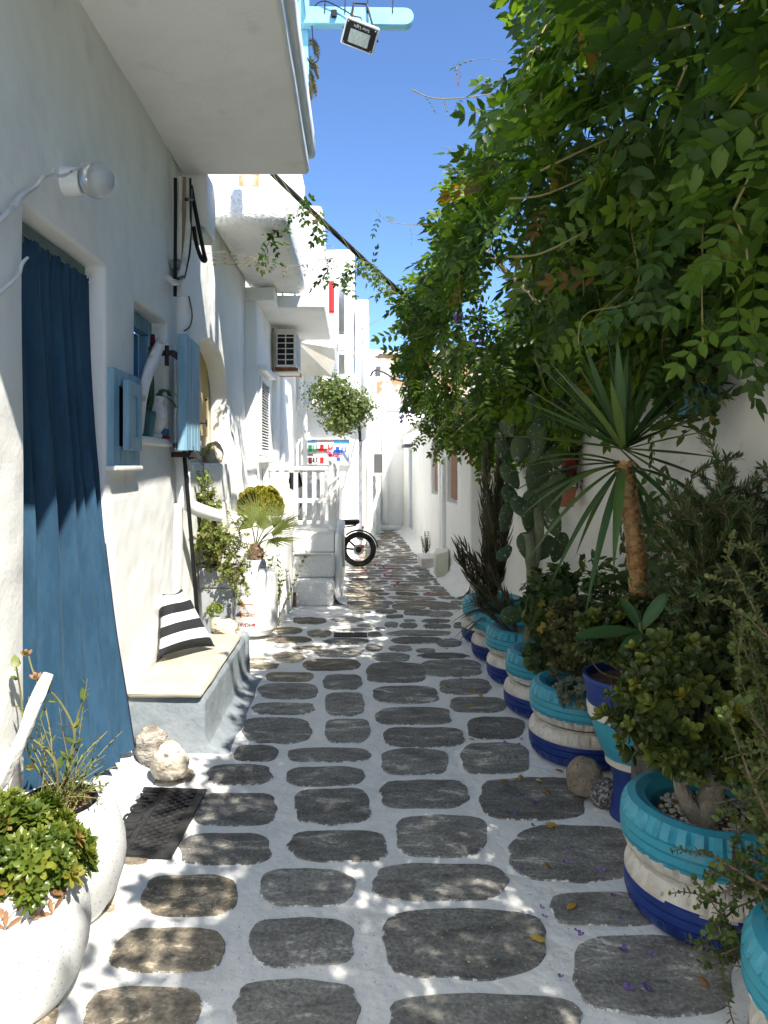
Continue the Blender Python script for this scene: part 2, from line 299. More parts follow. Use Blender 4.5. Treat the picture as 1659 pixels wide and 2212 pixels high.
def mk(name, vf, mat, parent=None, smooth=True, angle=35, mats=None, fmat=None):
    """One mesh object from (verts, faces) in world coordinates; its origin moves to the middle of its base."""
    v, f = vf
    a = np.array([tuple(p) for p in v], dtype=float)
    lo, hi = a.min(0), a.max(0)
    c = Vector(((lo[0] + hi[0]) / 2, (lo[1] + hi[1]) / 2, lo[2]))
    a -= np.array(c)
    me = bpy.data.meshes.new(name); me.from_pydata(a.tolist(), [], [tuple(q) for q in f]); me.update()
    if mats:
        for m in mats: me.materials.append(M[m] if isinstance(m, str) else m)
        me.polygons.foreach_set('material_index', fmat)
    else: me.materials.append(M[mat] if isinstance(mat, str) else mat)
    if smooth:
        me.polygons.foreach_set('use_smooth', [True] * len(me.polygons))
        if angle: me.set_sharp_from_angle(angle=math.radians(angle))
    o = bpy.data.objects.new(name, me)
    return _link(o, c, parent)

def share(src, name, loc, parent=None, rot=None, scale=None):
    o = bpy.data.objects.new(name, src if isinstance(src, bpy.types.Mesh) else src.data)
    _link(o, Vector(loc), parent)
    if rot is not None: o.rotation_euler = rot
    if scale is not None: o.scale = scale
    return o

def join(*vfs):
    V, Fs = [], []
    for v, f in vfs:
        k = len(V); V += [tuple(p) for p in v]; Fs += [tuple(i + k for i in q) for q in f]
    return V, Fs

def box(x0, x1, y0, y1, z0, z1):
    v = [(x, y, z) for z in (z0, z1) for y in (y0, y1) for x in (x0, x1)]
    return v, [(0, 2, 3, 1), (4, 5, 7, 6), (0, 1, 5, 4), (2, 6, 7, 3), (0, 4, 6, 2), (1, 3, 7, 5)]

def obox(c, ax, ay, az, hx, hy, hz):
    c = Vector(c); v = []
    for sz in (-1, 1):
        for sy in (-1, 1):
            for sx in (-1, 1): v.append(c + ax * (sx * hx) + ay * (sy * hy) + az * (sz * hz))
    return v, box(0, 1, 0, 1, 0, 1)[1]

def bmf(bm):
    bm.verts.index_update()
    r = [v.co.copy() for v in bm.verts], [tuple(v.index for v in f.verts) for f in bm.faces]
    bm.free(); return r

def tobm(vf):
    bm = bmesh.new(); vs_ = [bm.verts.new(p) for p in vf[0]]
    for f in vf[1]:
        try: bm.faces.new([vs_[i] for i in f])
        except ValueError: pass
    bmesh.ops.recalc_face_normals(bm, faces=bm.faces); return bm

def bev(vf, w=0.01, seg=2, ang=30):
    bm = tobm(vf)
    es = [e for e in bm.edges if len(e.link_faces) == 2 and e.calc_face_angle(0) > math.radians(ang)]
    bmesh.ops.bevel(bm, geom=es, offset=w, segments=seg, profile=0.5, affect='EDGES', clamp_overlap=True)
    return bmf(bm)

def wob(vf, amp=0.01, freq=2.0, seed=0.0):
    out = []
    for p in vf[0]:
        q = Vector(p) * freq + Vector((seed, seed * 1.7, seed * 0.3))
        out.append(Vector(p) + noise.noise_vector(q) * amp)
    return out, vf[1]

def rbox(x0, x1, y0, y1, z0, z1, r=0.02, amp=0.006, freq=2.5, step=0.25, seg=3, seed=0.0):
    """A box with softened edges and slightly uneven faces, as whitewashed plaster has."""
    bm = tobm(box(x0, x1, y0, y1, z0, z1))
    if r: bmesh.ops.bevel(bm, geom=list(bm.edges), offset=r, segments=seg, profile=0.5, affect='EDGES', clamp_overlap=True)
    if amp:
        for axis, lo, hi in ((0, x0, x1), (1, y0, y1), (2, z0, z1)):
            n = int((hi - lo) / step)
            for k in range(1, n):
                co = [0, 0, 0]; co[axis] = lo + (hi - lo) * k / n; no = [0, 0, 0]; no[axis] = 1
                bmesh.ops.bisect_plane(bm, geom=list(bm.verts) + list(bm.edges) + list(bm.faces), plane_co=co, plane_no=no)
    vf = bmf(bm)
    return wob(vf, amp, freq, seed) if amp else vf

def smooth_path(pts, n=6):
    pts = [Vector(p) for p in pts]
    if len(pts) < 3 or n < 2: return pts
    out = []
    for i in range(len(pts) - 1):
        p0 = pts[max(i - 1, 0)]; p1 = pts[i]; p2 = pts[i + 1]; p3 = pts[min(i + 2, len(pts) - 1)]
        for k in range(n):
            t = k / n
            out.append(0.5 * ((2 * p1) + (p2 - p0) * t + (2 * p0 - 5 * p1 + 4 * p2 - p3) * t * t + (3 * p1 - p0 - 3 * p2 + p3) * t ** 3))
    out.append(pts[-1]); return out

def tube(pts, r, seg=8, caps=True, n=1, lump=0.0):
    pts = smooth_path(pts, n) if n > 1 else [Vector(p) for p in pts]
    m = len(pts)
    if isinstance(r, (int, float)): rad = [r] * m
    else:
        rad = [np.interp(i / (m - 1), np.linspace(0, 1, len(r)), r) for i in range(m)]
    V, Fs = [], []
    t = (pts[1] - pts[0]).normalized()
    u = t.cross(Vector((0.31, 0.17, 0.93)))
    if u.length < 0.1: u = t.cross(Vector((1, 0, 0)))
    u.normalize()
    for i, p in enumerate(pts):
        t = (pts[min(i + 1, m - 1)] - pts[max(i - 1, 0)]).normalized()
        u = (u - t * u.dot(t)).normalized(); w = t.cross(u)
        for k in range(seg):
            a = 2 * PI * k / seg
            rr = rad[i] * (1 + lump * noise.noise(Vector((p.x * 14 + k, p.y * 14, p.z * 14)))) if lump else rad[i]
            V.append(p + (u * math.cos(a) + w * math.sin(a)) * rr)
    for i in range(m - 1):
        for k in range(seg):
            a, b = i * seg + k, i * seg + (k + 1) % seg
            Fs.append((a, b, b + seg, a + seg))
    if caps:
        Fs.append(tuple(range(seg - 1, -1, -1))); Fs.append(tuple((m - 1) * seg + k for k in range(seg)))
    return V, Fs

def lathe(prof, c=(0, 0, 0), seg=32, ax='z', close=False, rmod=None):
    """prof: (radius, height) list turned round an axis through c."""
    c = Vector(c); V, Fs = [], []
    for i, (r, h) in enumerate(prof):
        for k in range(seg):
            a = 2 * PI * k / seg
            rr = r if rmod is None else r * rmod(i, k)
            x, y = rr * math.cos(a), rr * math.sin(a)
            V.append(c + (Vector((x, y, h)) if ax == 'z' else Vector((h, x, y)) if ax == 'x' else Vector((x, h, y))))
    m = len(prof)
    for i in range(m if close else m - 1):
        j = (i + 1) % m
        for k in range(seg):
            k2 = (k + 1) % seg
            Fs.append((i * seg + k, i * seg + k2, j * seg + k2, j * seg + k))
    if not close:
        if prof[0][0] > 1e-4: Fs.append(tuple(range(seg - 1, -1, -1)))
        if prof[-1][0] > 1e-4: Fs.append(tuple((m - 1) * seg + k for k in range(seg)))
    return V, Fs

def sphere(c, r, seg=20, rings=12):
    rx, ry, rz = (r, r, r) if isinstance(r, (int, float)) else r
    c = Vector(c); V, Fs = [], []
    for i in range(rings + 1):
        th = PI * i / rings
        for k in range(seg):
            a = 2 * PI * k / seg
            V.append(c + Vector((rx * math.sin(th) * math.cos(a), ry * math.sin(th) * math.sin(a), rz * math.cos(th))))
    for i in range(rings):
        for k in range(seg):
            k2 = (k + 1) % seg
            Fs.append((i * seg + k, (i + 1) * seg + k, (i + 1) * seg + k2, i * seg + k2))
    return V, Fs

def rock(c, r, seed=0, amp=0.25, freq=1.3, sub=4, flat=True):
    bm = bmesh.new(); bmesh.ops.create_icosphere(bm, subdivisions=sub, radius=1.0)
    rr = Vector(r); c = Vector(c)
    for v in bm.verts:
        n = noise.fractal(v.co * freq + Vector((seed * 3.1, seed, 0)), 0.9, 2.2, 4)
        p = v.co * (1 + amp * n)
        p = Vector((p.x * rr.x, p.y * rr.y, p.z * rr.z))
        if flat and p.z < -0.62 * rr.z: p.z = -0.62 * rr.z
        v.co = c + p
    return bmf(bm)

def prism(outline, fn, h0, h1):
    """outline: 2-D ring; fn(u, v, h) -> point; a solid between heights h0 and h1."""
    n = len(outline)
    V = [fn(u, v, h0) for u, v in outline] + [fn(u, v, h1) for u, v in outline]
    Fs = [tuple(range(n - 1, -1, -1)), tuple(range(n, 2 * n))]
    Fs += [(i, (i + 1) % n, (i + 1) % n + n, i + n) for i in range(n)]
    return V, Fs

def panel(outer, holes, fn, h0, h1):
    """A slab with holes: outline rings in 2-D, fn(u, v, h) -> point."""
    from mathutils.geometry import tessellate_polygon
    rings = [[Vector((u, v, 0)) for u, v in r] for r in [outer] + holes]
    tris = tessellate_polygon(rings)
    flat = [p for r in rings for p in r]; n = len(flat)
    V = [fn(p.x, p.y, h0) for p in flat] + [fn(p.x, p.y, h1) for p in flat]
    Fs = [tuple(t) for t in tris] + [tuple(i + n for i in reversed(t)) for t in tris]
    k = 0
    for r in rings:
        m = len(r)
        for i in range(m):
            a, b = k + i, k + (i + 1) % m
            Fs.append((a, b, b + n, a + n))
        k += m
    return V, Fs

def grid_wall(us, vs_, holes, fn, thick, amp=0.008, freq=1.6, seed=0.0):
    """A wall sheet with rectangular openings and reveals: fn(u, v, d), d the depth behind the face."""
    V, Fs, idx = [], [], {}
    def vid(i, j, d):
        k = (i, j, d)
        if k not in idx:
            p = fn(us[i], vs_[j], d)
            w = noise.noise(Vector((us[i] * freq + seed, vs_[j] * freq, seed))) * amp
            idx[k] = len(V); V.append(fn(us[i], vs_[j], d + w) if d == 0 else p)
        return idx[k]
    def hole(i, j):
        u, v = (us[i] + us[i + 1]) / 2, (vs_[j] + vs_[j + 1]) / 2
        return any(h[0] < u < h[1] and h[2] < v < h[3] for h in holes)
    nu, nv = len(us) - 1, len(vs_) - 1
    for i in range(nu):
        for j in range(nv):
            if hole(i, j):
                continue
            Fs.append((vid(i, j, 0), vid(i + 1, j, 0), vid(i + 1, j + 1, 0), vid(i, j + 1, 0)))
            Fs.append((vid(i, j, thick), vid(i, j + 1, thick), vid(i + 1, j + 1, thick), vid(i + 1, j, thick)))
            for (di, dj, a, b) in ((-1, 0, (0, 1), (0, 0)), (1, 0, (1, 0), (1, 1)), (0, -1, (0, 0), (1, 0)), (0, 1, (1, 1), (0, 1))):
                x, y = i + di, j + dj
                if x < 0 or y < 0 or x >= nu or y >= nv or hole(x, y):
                    A = (i + a[0], j + a[1]); B = (i + b[0], j + b[1])
                    Fs.append((vid(*B, 0), vid(*A, 0), vid(*A, thick), vid(*B, thick)))
    return V, Fs

def axis_lines(lo, hi, step, marks):
    s = set([lo, hi] + [m for m in marks if lo < m < hi])
    base = sorted(s); out = []
    for a, b in zip(base, base[1:]):
        n = max(1, int(round((b - a) / step)))
        out += [a + (b - a) * k / n for k in range(n)]
    return out + [base[-1]]

def text_vf(txt, size, fn, depth):
    """Letters as solid geometry: fn(x, y, h) places the flat letters."""
    cu = bpy.data.curves.new('lettering', 'FONT'); cu.body = txt; cu.size = size; cu.resolution_u = 3; cu.extrude = depth / 2
    cu.align_x = 'CENTER'; cu.align_y = 'CENTER'
    o = bpy.data.objects.new('lettering_source', cu); C.objects.link(o)
    dg = bpy.context.evaluated_depsgraph_get(); dg.update()
    me = bpy.data.meshes.new_from_object(o.evaluated_get(dg))
    V = [fn(v.co.x, v.co.y, v.co.z) for v in me.vertices]; Fs = [tuple(p.vertices) for p in me.polygons]
    bpy.data.objects.remove(o); bpy.data.curves.remove(cu); bpy.data.meshes.remove(me)
    return V, Fs

# ------------------------------------------------------------------ leaves
def T(v, f): return np.array(v, dtype=float), np.array(f, dtype=int)
def leaf_t(w=0.4, cup=-0.06, droop=0.0, l1=0.3, l2=0.65, w2=0.86):
    h = w / 2
    v = [(0, 0, 0), (-h, l1, 0), (-h * w2, l2, 0), (0, 1, 0), (h * w2, l2, 0), (h, l1, 0), (0, l1, cup), (0, l2, cup)]
    v = [(x, y, z - droop * y * y) for x, y, z in v]
    return T(v, [(0, 6, 1), (1, 6, 7), (1, 7, 2), (2, 7, 3), (3, 7, 4), (4, 7, 6), (4, 6, 5), (5, 6, 0)])
def blade_t(w=0.05, n=5, droop=0.3, cup=0.3):
    """A long narrow blade with a keel, bending over."""
    v, f = [], []
    for i in range(n + 1):
        t = i / n
        ww = w * (0.55 + 0.9 * t) * (1 - t) ** 0.55 if t < 1 else 0
        z = -droop * t * t
        v += [(-ww / 2, t, z + cup * ww), (0, t, z), (ww / 2, t, z + cup * ww)]
    for i in range(n):
        a = i * 3
        f += [(a, a + 1, a + 4), (a, a + 4, a + 3), (a + 1, a + 2, a + 5), (a + 1, a + 5, a + 4)]
    return T(v, f)
def t_join(parts):
    V, Fs, k = [], [], 0
    for v, f in parts: V.append(v); Fs.append(f + k); k += len(v)
    return np.concatenate(V), np.concatenate(Fs)
def t_xf(t, R, loc, s=1.0):
    return (t[0] * s) @ np.array(R).T + np.array(loc), t[1]
def frames(d, n):
    d = np.atleast_2d(np.asarray(d, float)); n = np.atleast_2d(np.asarray(n, float))
    y = d / (np.linalg.norm(d, axis=1, keepdims=True) + 1e-9)
    x = np.cross(y, n); x /= (np.linalg.norm(x, axis=1, keepdims=True) + 1e-9)
    z = np.cross(x, y)
    return np.stack([x, y, z], axis=2)
def pinnate_t(pairs=5, length=1.0, ll=0.30, lw=0.42, ang=62, droop=0.25):
    lt = leaf_t(lw, -0.05)
    parts = []
    for k in range(pairs):
        t = 0.22 + 0.68 * k / (pairs - 1)
        for s in (-1, 1):
            a = math.radians(ang - 10 * t) * s
            d = (math.sin(a), math.cos(a), -0.25)
            parts.append(t_xf(lt, frames([d], [(0, 0, 1)])[0], (0, t * length, -droop * t * t), ll * (1 - 0.25 * abs(t - 0.5))))
    parts.append(t_xf(lt, frames([(0, 1, -0.5)], [(0, 0, 1)])[0], (0, 0.92 * length, -droop * 0.85), ll))
    rw = 0.006
    parts.append(T([(-rw, 0, 0), (rw, 0, 0), (-rw, 0.5, -droop * 0.25), (rw, 0.5, -droop * 0.25), (0, 0.95, -droop * 0.9)], [(0, 1, 3), (0, 3, 2), (2, 3, 4)]))
    return t_join(parts)
def rosette_t(n=7, lw=0.55, elev=35, rings=2, cup=0.08):
    parts = []; lt = leaf_t(lw, -cup, l1=0.4, l2=0.75, w2=1.05)
    for r in range(rings):
        for k in range(n):
            a = 2 * PI * (k + 0.5 * r) / n; e = math.radians(elev + 32 * r)
            d = (math.cos(a) * math.cos(e), math.sin(a) * math.cos(e), math.sin(e))
            parts.append(t_xf(lt, frames([d], [(0, 0, 1)])[0], (0, 0, 0.05 * r), 1.0 - 0.25 * r))
    return t_join(parts)

def unit(a): return a / (np.linalg.norm(a, axis=1, keepdims=True) + 1e-9)

def scatter(name, tmpl, R, loc, size, tint, mat, parent=None, kind='stuff'):
    """Leaves of one plant, gathered in one mesh."""
    tv, tf = tmpl; n = len(loc)
    size = np.broadcast_to(np.asarray(size, float), (n,))
    V = np.einsum('nij,kj->nki', R, tv) * size[:, None, None] + np.asarray(loc)[:, None, :]
    nv, nf = len(tv), len(tf)
    V = V.reshape(-1, 3)
    Fs = (tf[None] + (np.arange(n) * nv)[:, None, None]).reshape(-1, 3)
    lo, hi = V.min(0), V.max(0); c = np.array(((lo[0] + hi[0]) / 2, (lo[1] + hi[1]) / 2, lo[2]))
    V = V - c
    me = bpy.data.meshes.new(name)
    me.vertices.add(len(V)); me.vertices.foreach_set('co', V.astype(np.float32).ravel())
    me.loops.add(Fs.size); me.loops.foreach_set('vertex_index', Fs.astype(np.int32).ravel())
    me.polygons.add(len(Fs)); me.polygons.foreach_set('loop_start', np.arange(0, Fs.size, 3, dtype=np.int32))
    me.update(calc_edges=True)
    at = me.attributes.new('tint', 'FLOAT', 'POINT')
    at.data.foreach_set('value', np.repeat(np.asarray(tint, np.float32), nv))
    me.materials.append(M[mat] if isinstance(mat, str) else mat)
    o = bpy.data.objects.new(name, me); _link(o, Vector(c), parent)
    if parent is not None and kind: o['kind'] = kind
    return o

def tinted(o, value):
    at = o.data.attributes.new('tint', 'FLOAT', 'POINT')
    at.data.foreach_set('value', np.full(len(o.data.vertices), value, np.float32)); return o

def walk(base, d, length, n=8, droop=0.0, jit=0.15, up=0.0):
    """A wandering stem: list of points."""
    p = Vector(base); d = Vector(d).normalized(); out = [p.copy()]
    st = length / n
    for k in range(n):
        d = d + Vector((random.gauss(0, jit), random.gauss(0, jit), random.gauss(0, jit))) + Vector((0, 0, up - droop * (k / n)))
        d.normalize(); p = p + d * st; out.append(p.copy())
    return out

def along(path, step, start=0.0):
    pts, dirs = [], []
    acc = 0.0; nxt = start
    for a, b in zip(path, path[1:]):
        L_ = (b - a).length
        while nxt <= acc + L_ and L_ > 0:
            t = (nxt - acc) / L_; pts.append(a.lerp(b, t)); dirs.append((b - a) / L_); nxt += step
        acc += L_
    return pts, dirs

def leafy(paths, step, spread=0.9, upness=0.3, start=0.05, per=2):
    """Leaf places and frames along stems."""
    Pn, D, Nn = [], [], []
    for path in paths:
        tot = sum((b - a).length for a, b in zip(path, path[1:]))
        pts, dirs = along(path, step, start * tot)
        for p, d in zip(pts, dirs):
            ph = random.uniform(0, 2 * PI)
            u = d.cross(Vector((0.3, 0.5, 0.8))).normalized(); w = d.cross(u)
            for k in range(per):
                a = ph + 2 * PI * k / per + random.uniform(-0.4, 0.4)
                o = u * math.cos(a) + w * math.sin(a)
                dd = (o * spread + d * (1 - spread * 0.5) + Vector((0, 0, upness * 0.5))).normalized()
                nn = (d + Vector((0, 0, upness)) - dd * dd.dot(d)).normalized()
                Pn.append(p); D.append(dd); Nn.append(nn)
    return np.array([tuple(p) for p in Pn]), frames(np.array([tuple(p) for p in D]), np.array([tuple(p) for p in Nn]))

def stems_vf(paths, r0, r1=0.3, seg=5):
    return join(*[tube(p, [r0, r0 * r1], seg=seg) for p in paths])

def shell_points(n, c, r, inner=0.55, seed=None, lump=0.25, freq=1.6, zmin=-1.0):
    """Points through the outer shell of a lumpy ellipsoid, with outward directions."""
    d = unit(RNG.normal(size=(n * 2, 3))); d = d[d[:, 2] > zmin][:n]
    rad = inner + (1 - inner) * RNG.random(len(d)) ** 0.6
    lum = np.array([1 + lump * noise.noise(Vector(tuple(q * freq + (seed or 0)))) for q in d])
    return np.array(c) + d * np.array(r) * (rad * lum)[:, None], d

# ================================================================== the setting: ground, street, paving stones
def sheet(x0, x1, y0, y1, z, nx, ny, amp=0.0):
    V = [(x0 + (x1 - x0) * i / nx, y0 + (y1 - y0) * j / ny, 0) for j in range(ny + 1) for i in range(nx + 1)]
    V = [(x, y, z + amp * noise.noise(Vector((x * 2.3, y * 2.3, 0)))) for x, y, _ in V]
    w = nx + 1
    return V, [(j * w + i, j * w + i + 1, (j + 1) * w + i + 1, (j + 1) * w + i) for j in range(ny) for i in range(nx)]
M['earth'] = pm('pale_dry_ground', (0.34, 0.31, 0.26), (0.42, 0.39, 0.34), scale=2, rough=0.95)
ground = mk('ground', sheet(-300, 300, -300, 300, -0.03, 4, 4), 'earth'); tag(ground, kind='structure', label='pale dry ground around the lane')
street = mk('street', sheet(-1.35, 2.0, -5.5, 17.6, 0.002, 34, 230, 0.0015), 'mortar')
tag(street, 'narrow lane of dark flat stones in whitewashed mortar', kind='structure')

def stone_vf(quad, seed, n=40, p=3.4, rag=0.05):
    """A flat stone whose rounded, slightly ragged outline fills a ground quad (tl, tr, br, bl)."""
    tl, tr, br, bl = quad
    rings = [[], [], []]
    c0 = (tl + tr + br + bl) / 4
    cut = [random.uniform(-0.07, 0.03) for _ in range(8)]
    for k in range(n):
        a = 2 * PI * k / n
        ca, sa = math.cos(a), math.sin(a)
        r = (abs(ca) ** p + abs(sa) ** p) ** (-1 / p) * 1.045
        r *= 1 + cut[int(a / (PI / 4)) % 8] * abs(math.sin(a * 4)) ** 2 * 0.55
        r *= 1 + rag * noise.noise(Vector((ca * 2.2 + seed * 7, sa * 2.2, seed))) * 2.0 + 0.012 * noise.noise(Vector((ca * 13 + seed, sa * 13, 3)))
        u, v = ca * r, sa * r
        for j, (sc2, z) in enumerate(((1.0, -0.004), (0.975, 0.0075), (0.62, 0.009))):
            uu, vv = (u * sc2 + 1) / 2, (v * sc2 + 1) / 2
            q = (bl * (1 - uu) + br * uu) * (1 - vv) + (tl * (1 - uu) + tr * uu) * vv
            rings[j].append(Vector((q.x, q.y, z + (0.0018 * noise.noise(q * 7) if j else 0))))
    V = rings[0] + rings[1] + rings[2] + [Vector((c0.x, c0.y, 0.0095))]
    Fs = []
    for j in range(2):
        for k in range(n):
            k2 = (k + 1) % n
            Fs.append((j * n + k, j * n + k2, (j + 1) * n + k2, (j + 1) * n + k))
    Fs += [(2 * n + k, 2 * n + (k + 1) % n, 3 * n) for k in range(n)]
    return V, Fs

c5 = [(-60, 1050, 305, 1190), (395, 1032, 745, 1185), (840, 1072, 1380, 1230), (12, 878, 368, 1005), (435, 850, 733, 988), (820, 825, 1282, 1022),
      (1375, 902, 1806, 1128), (115, 725, 398, 842), (467, 708, 730, 815), (790, 695, 1172, 797), (1300, 775, 1640, 870), (230, 605, 495, 695),
      (547, 597, 822, 685), (852, 553, 1117, 670), (1187, 582, 1527, 740), (262, 488, 507, 582), (560, 475, 778, 577), (812, 450, 1057, 532),
      (1097, 443, 1383, 565), (312, 406, 492, 464), (540, 412, 756, 468), (815, 360, 1003, 433), (1042, 343, 1237, 432), (390, 350, 510, 396),
      (547, 357, 778, 397), (818, 298, 1047, 355), (1058, 268, 1222, 330), (415, 270, 608, 342), (650, 274, 777, 342), (797, 240, 1012, 290),
      (1012, 210, 1170, 254), (443, 227, 615, 260), (650, 197, 762, 263), (787, 178, 975, 228), (978, 158, 1125, 202), (462, 170, 627, 215),
      (645, 145, 754, 188), (770, 110, 943, 168), (930, 102, 1097, 150), (480, 138, 615, 165), (586, 100, 748, 133), (110, 412, 270, 457),
      (40, 655, 135, 695), (-70, 745, 45, 840), (-270, 1035, -120, 1175)]
c6 = [(295, 620, 480, 683), (130, 683, 325, 725), (535, 597, 840, 650), (1155, 598, 1268, 624), (1175, 624, 1460, 660), (988, 580, 1128, 615),
      (895, 625, 1115, 678), (1275, 540, 1420, 590), (1003, 527, 1312, 570), (850, 575, 945, 612), (600, 535, 865, 572), (255, 525, 515, 565),
      (495, 485, 640, 530), (860, 497, 945, 530), (980, 488, 1360, 522), (1195, 447, 1360, 478), (1055, 443, 1160, 475), (965, 437, 1045, 470),
      (800, 450, 910, 466), (710, 475, 885, 490), (295, 470, 465, 510), (410, 410, 610, 450), (640, 405, 830, 440), (765, 372, 878, 388),
      (1185, 418, 1355, 443), (970, 392, 1075, 414), (1078, 420, 1150, 438), (1078, 362, 1255, 398), (1215, 372, 1375, 408), (1010, 325, 1150, 357),
      (905, 360, 1035, 386), (860, 333, 990, 355), (1165, 318, 1380, 345), (400, 582, 590, 606), (120, 655, 250, 672), (905, 470, 965, 484), (1380, 440, 1440, 475)]
skew = {3: (60, -20), 7: (20, -10), 0: (40, -40), 11: (10, -10), 14: (-20, 30), 18: (-10, 20), 6: (-30, 30), 2: (0, 20)}
n_st = 0
def add_stone(q, mat, seed, n=40, p=3.4, rag=0.05):
    o = mk('paving_stone', stone_vf(q, seed, n, p, rag), mat, street, angle=50)
    at = o.data.attributes.new('rim', 'FLOAT', 'POINT'); at.data.foreach_set('value', np.array([1.0] * n + [.94] * n + [.0] * (n + 1), np.float32))
    return o
for i, (x0, y0, x1, y1) in enumerate(c5):
    a, b = skew.get(i, (0, 0))
    fx = lambda x: 216 + x * 0.7487
    fy = lambda y: 1350 + y * 0.7487
    q = (G(fx(x0 + max(a, 0)), fy(y0)), G(fx(x1 + min(b, 0) * 0), fy(y0)), G(fx(x1 + b), fy(y1)), G(fx(x0), fy(y1)))
    cx = fx((x0 + x1) / 2)
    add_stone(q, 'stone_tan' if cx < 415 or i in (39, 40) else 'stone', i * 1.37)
for i, (x0, y0, x1, y1) in enumerate(c6):
    fx = lambda x: 486 + x * 0.358
    fy = lambda y: 1188 + y * 0.358
    q = (G(fx(x0), fy(y0)), G(fx(x1), fy(y0)), G(fx(x1), fy(y1)), G(fx(x0), fy(y1)))
    cx = fx((x0 + x1) / 2)
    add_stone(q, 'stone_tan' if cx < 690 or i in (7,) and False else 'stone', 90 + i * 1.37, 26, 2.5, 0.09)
# farther stones: crazy paving of long thin slabs, laid row by row up the lane
y = 7.82
row = 0
n_far = 0
def lane_edges(y):
    xl = -0.2 if y < 10.9 else np.interp(y, [10.9, 13.4, 14.2, 15.4, 17.4], [-0.12, -0.05, 0.22, 0.42, 0.55])
    xr = np.interp(y, [7.5, 8.4, 10, 13, 17.4], [1.25, 1.30, 1.22, 1.12, 1.05])
    return xl, xr
while y < 17.3:
    d = random.uniform(0.17, 0.30) * (1.0 + 0.04 * (y - 8))
    xl, xr = lane_edges(y)
    x = xl + random.uniform(0, 0.1)
    while x < xr - 0.12:
        w = random.uniform(0.28, 0.62)
        w = min(w, xr - x)
        sh = random.uniform(-0.10, 0.10)
        if w > 0.14 and n_far < 210:
            g = 0.022
            j = lambda: random.uniform(-0.035, 0.035)
            q = (Vector((x + g + j(), y + d - g + sh * 0.5 + j(), 0)), Vector((x + w - g + j(), y + d - g - sh * 0.5 + j(), 0)),
                 Vector((x + w - g + j(), y + g - sh * 0.5 + j(), 0)), Vector((x + g + j(), y + g + sh * 0.5 + j(), 0)))
            add_stone(q, 'stone_tan' if x < 0.45 or random.random() < 0.25 else 'stone', 200 + n_far, 16, 3.0, 0.12); n_far += 1
        x += w
    y += d
# stones just behind and under the viewer
for k in range(18):
    x = -0.95 + (k % 5) * 0.46; y = 1.55 - (k // 5) * 0.42
    q = (Vector((x, y + 0.32, 0)), Vector((x + 0.36, y + 0.33, 0)), Vector((x + 0.37, y, 0)), Vector((x - 0.01, y + 0.01, 0)))
    add_stone(q, 'stone_tan' if x < -0.4 else 'stone', 500 + k, 20)
# iron drain grate set in the paving
g0 = G(757, 1373)
dg_ = thing('drain_grate', 'small rusty iron drain grate set flush among the stones', 'drain grate', g0)
mk('frame', join(box(g0.x - .155, g0.x + .155, g0.y - .075, g0.y - .06, 0, .014), box(g0.x - .155, g0.x + .155, g0.y + .06, g0.y + .075, 0, .014),
   box(g0.x - .155, g0.x - .135, g0.y - .06, g0.y + .06, 0, .0135), box(g0.x + .135, g0.x + .155, g0.y - .06, g0.y + .06, 0, .0135)), 'grate', dg_, smooth=False)
mk('pit', box(g0.x - .135, g0.x + .135, g0.y - .06, g0.y + .06, 0.0, 0.0065), 'dark', dg_, smooth=False)
for k in range(9):
    xx = g0.x - .12 + k * .03
    mk('bar', box(xx - .007, xx + .007, g0.y - .06, g0.y + .06, 0.0065, .0125), 'grate', dg_, smooth=False)

# ================================================================== left: house with the curtained door
LX = -1.27
fnL = lambda u, v, d: Vector((LX - d, u, v))
DOOR = (2.72, 3.59, 0.10, 2.605)
WIN = (4.09, 4.76, 1.77, 2.555)
house1 = thing('white_house', 'white house with a deep balcony above the blue curtained doorway', 'house', (LX - .2, 2, 0))
us = axis_lines(-5.5, 4.93, 0.17, [DOOR[0], DOOR[1], WIN[0], WIN[1]])
vz = axis_lines(0.0, 6.4, 0.17, [DOOR[2], DOOR[3], WIN[2], WIN[3], 3.7])
wl = mk('wall', bev(grid_wall(us, vz, [DOOR, WIN], fnL, 0.22, 0.016, 1.1), 0.018, 2, 55), 'wall', house1, angle=50)
mk('room_back', join(box(LX - 1.2, LX - 1.16, 2.3, 5.0, 0.05, 3.0), box(LX - 1.16, LX - .225, 3.78, 3.82, 0.05, 3.0)), 'dark', house1, smooth=False)
bal = mk('balcony', rbox(LX - 0.02, -0.345, 1.3, 5.23, 3.73, 3.86, 0.035, 0.010, 1.3, 0.3), 'wall', house1)
mk('balcony_edge', rbox(LX - 0.02, -0.305, 1.25, 5.26, 3.862, 4.03, 0.03, 0.008, 1.5, 0.3, seed=4), 'wall', bal)
mk('door_step', bev(prism([(LX - .2, 0.0), (LX - .2, 0.115), (LX + .05, 0.105), (LX + .14, 0.06), (LX + .26, 0.006)], lambda u, v, h: Vector((u, h, v)), 2.35, 3.9), 0.012, 2), 'paleblue', house1)
df = mk('door_frame', join(box(LX - .17, LX - .10, 2.725, 3.585, 2.52, 2.60), box(LX - .17, LX - .10, 2.725, 2.78, 0.12, 2.52), box(LX - .17, LX - .10, 3.53, 3.585, 0.12, 2.52)), 'header', house1, smooth=False)
mk('curtain_rod', tube([(LX - .09, 2.73, 2.545), (LX - .09, 3.58, 2.545)], .006, 8), 'header', df)
